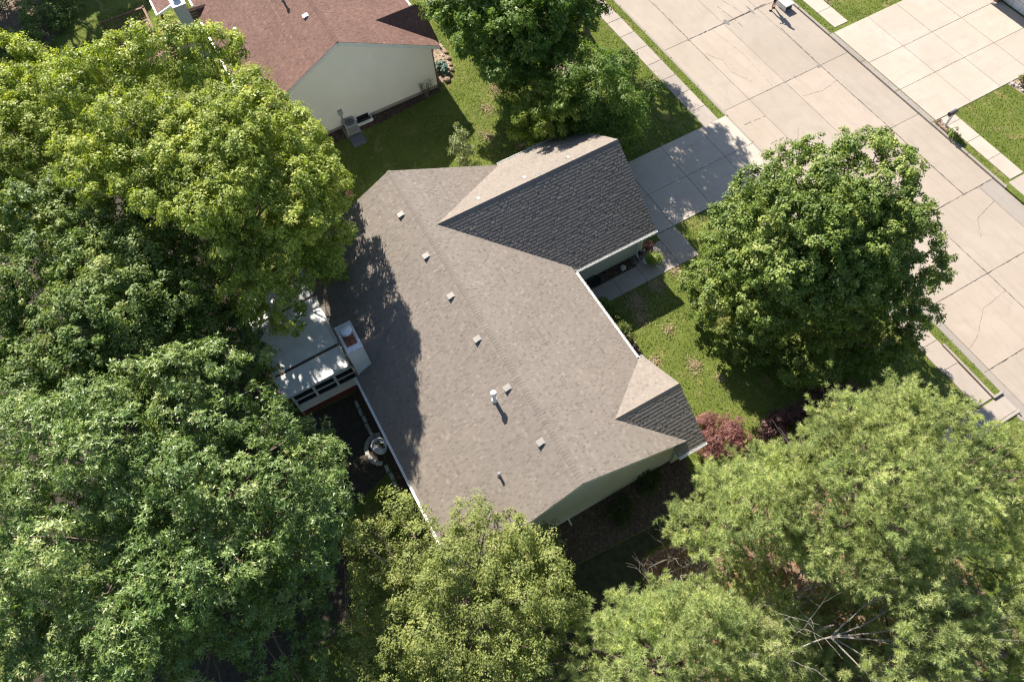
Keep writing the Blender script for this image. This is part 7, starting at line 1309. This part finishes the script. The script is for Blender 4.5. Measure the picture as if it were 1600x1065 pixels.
for i, (x, y, s, lab) in enumerate(((-29.5, -13.2, 1.5, 'dark bush in the hedge, nearest the sunlit lawn behind the deck'), (-27.2, -15.6, 1.3, 'dark bush standing in front of the shaded hedge'), (-32.5, -16.5, 1.8, 'tall dark bush in the shaded hedge past the leaf litter'), (-30, -19.5, 1.6, 'dark bush in the shaded hedge by the edge of the leaf litter'), (-33.5, -11.5, 1.6, 'dark bush farthest back in the shaded hedge'), (-25.6, -19.5, 1.3, 'dark bush behind the yellow-green round crown'))):
    shrub('hedge_bush', lab, (x, y), dome(1.3 * s, 1.3 * s, 1.3 * s, 26, (.4, .7)), 'leaf_dark', group='bushes of the shaded hedge', per=14, nl=20, rs=.26, ln=.13, wd=.09)
shrub('undergrowth_bush', 'leafy bush beneath the dead boughs and pines', (27.8, 4.4), dome(1.3, 1.6, 1.2, 26, (.3, .5)), 'leaf_maple', per=20, nl=18, rs=.2, ln=.09, wd=.065)
shrub('undergrowth_bush', 'bright leafy bush between the bare grey saplings', (25.2, 5.2), dome(.7, .7, 1.0, 12, (.25, .4)), 'leaf_young', per=24, nl=16, rs=.2, ln=.09, wd=.065)

# ------------------------------------------------------------------ small things
def thing_at(name, label, cat, x, y, z=0, group=None): return tag(empty(name, (x, y, z)), label, cat, group)
# rocks round the neighbour's bed
rl = ['rock at the street end of the row', 'flat rock second from the street end of the row', 'dark rock beside the lawn edge of the hosta bed', 'tan rock at the bend of the rock row', 'broad rock beyond the blue-green plant', 'rounded rock at the lawn corner of the bed', 'big brown rock at the foot of the cream gable corner', 'small rock between the gable corner and the big brown rock']
for (x, y, r), lab in zip(((-12.6, 8.25, .15), (-12.0, 8.4, .17), (-11.4, 8.3, .18), (-10.85, 8.15, .15), (-10.4, 8.0, .19), (-10.05, 7.75, .16), (-9.75, 7.35, .26), (-9.62, 6.95, .13)), rl):
    mb = MB(); mb.rock((0, 0, r * .35), r); o = mb.build('edging_rock', M['stone'], loc=(x, y, 0)); tag(o, lab + ' edging the hosta bed', 'rock', 'rocks edging the bed of the cream house')
for (x, y, r), lab in zip(((8.52, 35.95, .16), (8.75, 36.05, .12), (8.62, 36.35, .10), (9.2, 36.05, .13)), ('dark rock at the corner of the gravel bed by the bright driveway', 'pale rock beside the dark one in the gravel bed', 'little rock in front of the orange-green shrub', 'tan rock at the lawn side of the gravel bed')):
    mb = MB(); mb.rock((0, 0, r * .3), r); o = mb.build('bed_rock', M['greystone'], loc=(x, y, .01)); tag(o, lab, 'rock', 'rocks of the gravel bed across the street')
mb = MB(); mb.rock((0, 0, .12), .24, flat=.85); tag(mb.build('garden_stone', plain('pale_stone', (.52, .51, .47), .9, var=.15, bmp=.4), loc=(7.62, 9.0, 0)), 'pale rounded stone on dark mulch beside the garage wall', 'stone')
# air conditioner
ac = thing_at('air_conditioner', 'grey outdoor air conditioner with a round top fan beside the cream gable wall', 'air conditioner', -9.05, .52)
mb = MB(); mb.box(-.37, .37, -.37, .37, .10, .70, bev=.03); b = mb.build('casing', M['grey'], ac)
for s, (ax) in ((1, 'x'), (-1, 'x'), (1, 'y'), (-1, 'y')):
    mb = MB()
    for k in range(8):
        z = .17 + k * .06
        if ax == 'x': mb.box(.371 * s - .004, .371 * s + .004, -.31, .31, z, z + .025)
        else: mb.box(-.31, .31, .371 * s - .004, .371 * s + .004, z, z + .025)
    mb.build('louvre', M['greydark'], b)
mb = MB(); mb.lathe([(.29, .70), (.29, .706), (.01, .707)], 24); mb.build('fan_opening', M['black'], ac)
mb = MB()
for r in (.10, .16, .22, .28): 
    for k in range(24):
        a, c = 2 * math.pi * k / 24, 2 * math.pi * (k + 1) / 24
        mb.bar((r * math.cos(a), r * math.sin(a), .72), (r * math.cos(c), r * math.sin(c), .72), .012, .008)
for k in range(6):
    a = math.pi * k / 6; mb.bar((.3 * math.cos(a), .3 * math.sin(a), .728), (-.3 * math.cos(a), -.3 * math.sin(a), .728), .012, .008)
mb.build('fan_guard', M['grey'], ac)
mb = MB(); mb.lathe([(.07, .712), (.07, .74), (.01, .745)], 12); mb.build('fan_hub', M['greydark'], ac)
mb = MB(); mb.box(-.48, .48, -.48, .48, 0, .10, bev=.015); mb.build('base_slab', M['walk'], ac)
mb = MB(); mb.box(-.36, .36, -.42, .42, 0, .16, bev=.02); tag(mb.build('cover_slab', plain('slate_blue_slab', (.115, .12, .15), .7, var=.1), loc=(-8.05, .5, 0)), 'dark blue-grey slab lying on the lawn beside the air conditioner', 'slab')
mb = MB(); mb.tube([(-9.47, .25, .5), (-9.40, .25, .5), (-9.40, .25, 1.2), (-9.47, .25, 1.25)], .045, 8); mb.box(-9.49, -9.38, .12, .38, 1.1, 1.45, bev=.02)
tag(mb.build('electric_meter', M['grey']), 'grey meter box and conduit on the cream gable above the air conditioner', 'meter')
ww = thing_at('window_well', 'white edged basement window well with a dark grate at the foot of the cream gable', 'window well', -9.49, 1.45)
mb = MB(); mb.box(.34, .40, -.52, .52, -.05, .22); mb.box(0, .34, -.52, -.46, -.05, .22); mb.box(0, .34, .46, .52, -.05, .22); mb.build('rim', M['white'], ww)
mb = MB(); mb.box(.0, .03, -.46, .46, .02, .52); mb.build('frame', M['white'], ww)
mb = MB(); mb.box(.03, .045, -.38, .38, .10, .44); mb.build('pane', M['glass'], ww)
for k in range(4):
    mb = MB(); x = .06 + k * .075; mb.box(x, x + .02, -.46, .46, .20, .215); mb.build('grate_bar', M['black'], ww)
# letter box across the street
ml = thing_at('letter_box', 'dark letter box on a white post beside the bright driveway', 'mailbox', 8.92, 30.28)
mb = MB(); mb.box(-.05, .05, -.05, .05, 0, 1.05); mb.box(-.04, .04, -.36, .05, .93, 1.0); mb.build('post', M['white'], ml)
mb = MB()
ring = [(-.11, 1.05), (.11, 1.05), (.11, 1.19)] + [(.11 * math.cos(a), 1.19 + .10 * math.sin(a)) for a in np.linspace(.3, math.pi - .3, 6)] + [(-.11, 1.19)]
mb.prism([(x, -.42, z) for x, z in ring][::-1], (0, .52, 0)); mb.build('box', M['greydark'], ml)
mb = MB(); mb.prism([(x * .96, -.432, z - .004) for x, z in ring][::-1], (0, .011, 0)); mb.build('door', M['black'], ml)
mb = MB(); mb.box(.112, .122, -.2, -.18, 1.1, 1.28); mb.box(.112, .122, -.2, -.12, 1.24, 1.29); mb.build('flag', plain('red_flag', (.4, .03, .02), .5), ml)
mb = MB()
for a, b in (((8.44, 29.99), (9.72, 29.99)), ((9.72, 29.99), (9.72, 30.41)), ((8.44, 30.41), (8.44, 29.99))):
    mb.bar((*a, .04), (*b, .04), .05, .10)
tag(mb.build('bed_edging', M['brownwood']), 'thin dark timber edging round the gravel at the letter box', 'edging')
# white box at the far kerb
wb = thing_at('kerb_box', 'low white lidded box at the far kerb beside the walker', 'box', -4.15, 29.2)
mb = MB(); mb.box(-.52, .46, -.28, .28, .02, .36, bev=.02); mb.build('body', M['white'], wb, (0, 0, -.10))
mb = MB(); mb.box(-.56, .50, -.32, .32, .36, .42, bev=.015); mb.build('lid', M['white'], wb, (0, 0, -.10))
mb = MB(); mb.box(.455, .47, -.24, .24, .05, .30); mb.build('shade_panel', M['black'], wb, (0, 0, -.10))  # black panel stands in for the shadow strip along the box side
# pots
pt = thing_at('planter_tub', 'large white round tub with a drooping plant on paving stones below the back gutter', 'planter', 10.25, -6.30)
mb = MB(); mb.lathe([(.30, .0), (.34, .30), (.36, .50), (.38, .52), (.33, .52), (.31, .42), (.02, .40)], 24); mb.build('tub', M['white'], pt)
crown_leaves([(0, 0, .45, .18), (.1, .1, .55, .12), (-.1, -.05, .55, .12)], per=60, nl=10, rs=.10, ln=.10, wd=.05, name='plant', mat=M['leaf_under'], parent=pt)
pl2 = [(9.55 + .14 * math.cos(a), -6.4 + .0 * math.sin(a)) for a in (0,)]
for k, a in enumerate(np.linspace(math.radians(165), math.radians(330), 8)):
    x, y = 10.25 + .74 * math.cos(a), -6.35 + .62 * math.sin(a)
    mb = MB(); mb.box(-.15, .15, -.10, .10, 0, .07, bev=.015); o = mb.build('paving_stone', M['greystone'], loc=(x, y, 0)); o.rotation_euler.z = a + math.pi / 2
    tag(o, 'stone curving round the white tub, ' + ('at the end nearest the sunroom', 'second from the sunroom end', 'third from the sunroom end', 'fourth from the sunroom end', 'fifth from the sunroom end', 'sixth from the sunroom end', 'next to the last from the sunroom', 'at the end farthest from the sunroom')[k], 'stone', 'curved row of stones around the white tub')
for k, (x, y) in enumerate(((7.6, -6.38), (8.05, -6.40), (8.5, -6.38), (8.95, -6.40), (9.35, -6.40), (11.3, -6.46), (11.75, -6.42), (12.2, -6.45), (12.65, -6.42))):
    mb = MB(); mb.box(-.19, .19, -.08, .08, 0, .08, bev=.015); o = mb.build('paving_stone', M['greystone'], loc=(x, y, 0)); o.rotation_euler.z = random.uniform(-.1, .1)
    tag(o, ('stone under the back gutter closest to the sunroom deck', 'second stone under the back gutter from the sunroom', 'third stone under the back gutter from the sunroom', 'fourth stone under the back gutter from the sunroom', 'stone under the back gutter touching the curve on its sunroom side', 'stone under the back gutter just past the curve by the tub', 'second stone under the back gutter past the tub', 'third stone under the back gutter past the tub', 'last stone under the back gutter, farthest from the sunroom')[k], 'stone', 'straight row of stones under the back gutter')
mb = MB(); mb.tube([(8.6, -8.2, .02), (8.9, -8.0, .03), (9.0, -7.7, .02), (9.25, -7.75, .03), (9.3, -7.5, .02)], .022, 6); tag(mb.build('garden_hose', M['whitepipe']), 'short curl of pale hose on the dark back lawn', 'hose')
mb = MB(); mb.lathe([(.10, 0), (.15, .22), (.17, .23), (.17, .26), (.13, .26), (.12, .2), (.01, .19)], 18); tag(mb.build('white_pot', M['white'], loc=(7.95, 10.22, .03)), 'small white pot at the walk corner beside the arching plant', 'pot')
mb = MB(); mb.lathe([(.14, 0), (.20, .26), (.22, .27), (.22, .31), (.17, .31), (.16, .24), (.01, .23)], 18); tag(mb.build('terracotta_pot', M['terracotta'], loc=(-4.45, -1.6, 0)), 'terracotta pot alone on the shaded lawn behind the house corner', 'pot')
mb = MB(); mb.lathe([(.18, 0), (.30, .16), (.32, .17), (.26, .17), (.2, .1), (.01, .09)], 20); tag(mb.build('dark_bowl', M['black'], loc=(7.55, 7.3, .0)), 'shallow black bowl on the mulch between the garage wall and the walk', 'bowl')
mb = MB(); mb.tube([(7.5, 9.95, .05), (7.62, 10.0, .35), (7.55, 10.05, .6)], .03, 6); mb.box(7.46, 7.62, 9.98, 10.12, .58, .72, bev=.02); tag(mb.build('path_lamp', M['black']), 'small black garden lamp at the foot of the garage downspout', 'lamp')

# ------------------------------------------------------------------ the walker on the street
def skin_obj(name, verts, edges, rad, mat, parent, root=0, sub=2):
    me = bpy.data.meshes.new(name)
    me.from_pydata(verts, edges, [])
    o = link_mesh(name, me, mat, parent)
    md = o.modifiers.new('skin', 'SKIN'); md.use_smooth_shade = True
    for i, r in enumerate(rad):
        sv = me.skin_vertices[0].data[i]
        sv.radius = (r, r) if not isinstance(r, tuple) else r
        sv.use_root = (i == root)
    sd = o.modifiers.new('subdivision', 'SUBSURF'); sd.levels = sub; sd.render_levels = sub
    return o
pr = tag(empty('person', (-4.30, 28.42, ZS + .006), math.radians(-30)), 'person in black shorts and dark shoes walking on the street near the far kerb', 'person')
# local frame: faces -y; x to the side
V = [(0, 0, .92), (0, .01, 1.12), (0, .0, 1.34), (0, .0, 1.45), (0, -.01, 1.53), (0, -.02, 1.64), (0, -.015, 1.72),
     (.10, 0, .88), (.12, -.10, .49), (.13, -.06, .10), (.13, -.18, .045),
     (-.10, 0, .88), (-.13, .05, .49), (-.15, .16, .10), (-.15, .05, .045),
     (.17, .0, 1.41), (.24, .03, 1.14), (.20, -.20, 1.02), (.17, -.28, 1.03),
     (-.17, .0, 1.41), (-.23, .06, 1.14), (-.24, -.02, .90), (-.24, -.05, .82)]
Ed = [(0, 1), (1, 2), (2, 3), (3, 4), (4, 5), (5, 6), (0, 7), (7, 8), (8, 9), (9, 10), (0, 11), (11, 12), (12, 13), (13, 14), (2, 15), (15, 16), (16, 17), (17, 18), (2, 19), (19, 20), (20, 21), (21, 22)]
Rr = [.13, .125, .13, .06, .062, .09, .07, .085, .058, .038, .032, .085, .058, .038, .032, .055, .042, .034, .028, .055, .042, .034, .028]
skin_obj('body', V, Ed, Rr, M['skin'], pr)
skin_obj('shorts', [(0, 0, .96), (.10, 0, .88), (.125, -.07, .60), (-.10, 0, .88), (-.135, .04, .60)], [(0, 1), (1, 2), (0, 3), (3, 4)], [.152, .11, .088, .11, .088], M['shorts'], pr)
skin_obj('shirt', [(0, .005, 1.0), (0, .01, 1.14), (0, 0, 1.36), (.17, 0, 1.40), (.215, .02, 1.22), (-.17, 0, 1.40), (-.21, .04, 1.22)], [(0, 1), (1, 2), (2, 3), (3, 4), (2, 5), (5, 6)], [.15, .145, .15, .075, .062, .075, .062], M['shirt'], pr)
skin_obj('hair', [(0, .02, 1.66), (0, .01, 1.74)], [(0, 1)], [.095, .075], M['hair'], pr)
for sx, y in ((.13, -.06), (-.15, .16)):
    skin_obj('shoe', [(sx, y + .03, .05), (sx, y - .08, .042), (sx, y - .19, .034)], [(0, 1), (1, 2)], [.05, .048, .040], M['black'], pr)
for sx, y0, z0 in ((.17, -.28, 1.03), (-.24, -.05, .82)):
    for k in range(5):
        a = (k - 2) * .022
        mb = MB()
        if z0 > 1: mb.tube([(sx + a, y0, z0), (sx + a * 1.3, y0 - .05, z0 + .005 - abs(a) * .3), (sx + a * 1.2, y0 - .075 + abs(a) * .6, z0 - .02)], [.011, .010, .007], 6)
        else: mb.tube([(sx, y0 + a, z0), (sx + .006, y0 + a * 1.3, z0 - .05), (sx + .016, y0 + a * 1.2, z0 - .08 + abs(a) * .6)], [.011, .010, .007], 6)
        mb.build('finger', M['skin'], pr)
for s in (-1, 1):
    mb = MB(); mb.rock((.032 * s, -.098, 1.65), .012, flat=1); mb.build('eye', M['black'], pr)
mb = MB(); mb.add([(0, -.125, 1.615), (.016, -.098, 1.605), (-.016, -.098, 1.605), (0, -.10, 1.655)], [(0, 1, 3), (0, 3, 2), (0, 2, 1)]); mb.build('nose', M['skin'], pr)
mb = MB(); mb.box(-.026, .026, -.102, -.094, 1.572, 1.582); mb.build('mouth', M['leaf_red'] if False else M['rust'], pr)
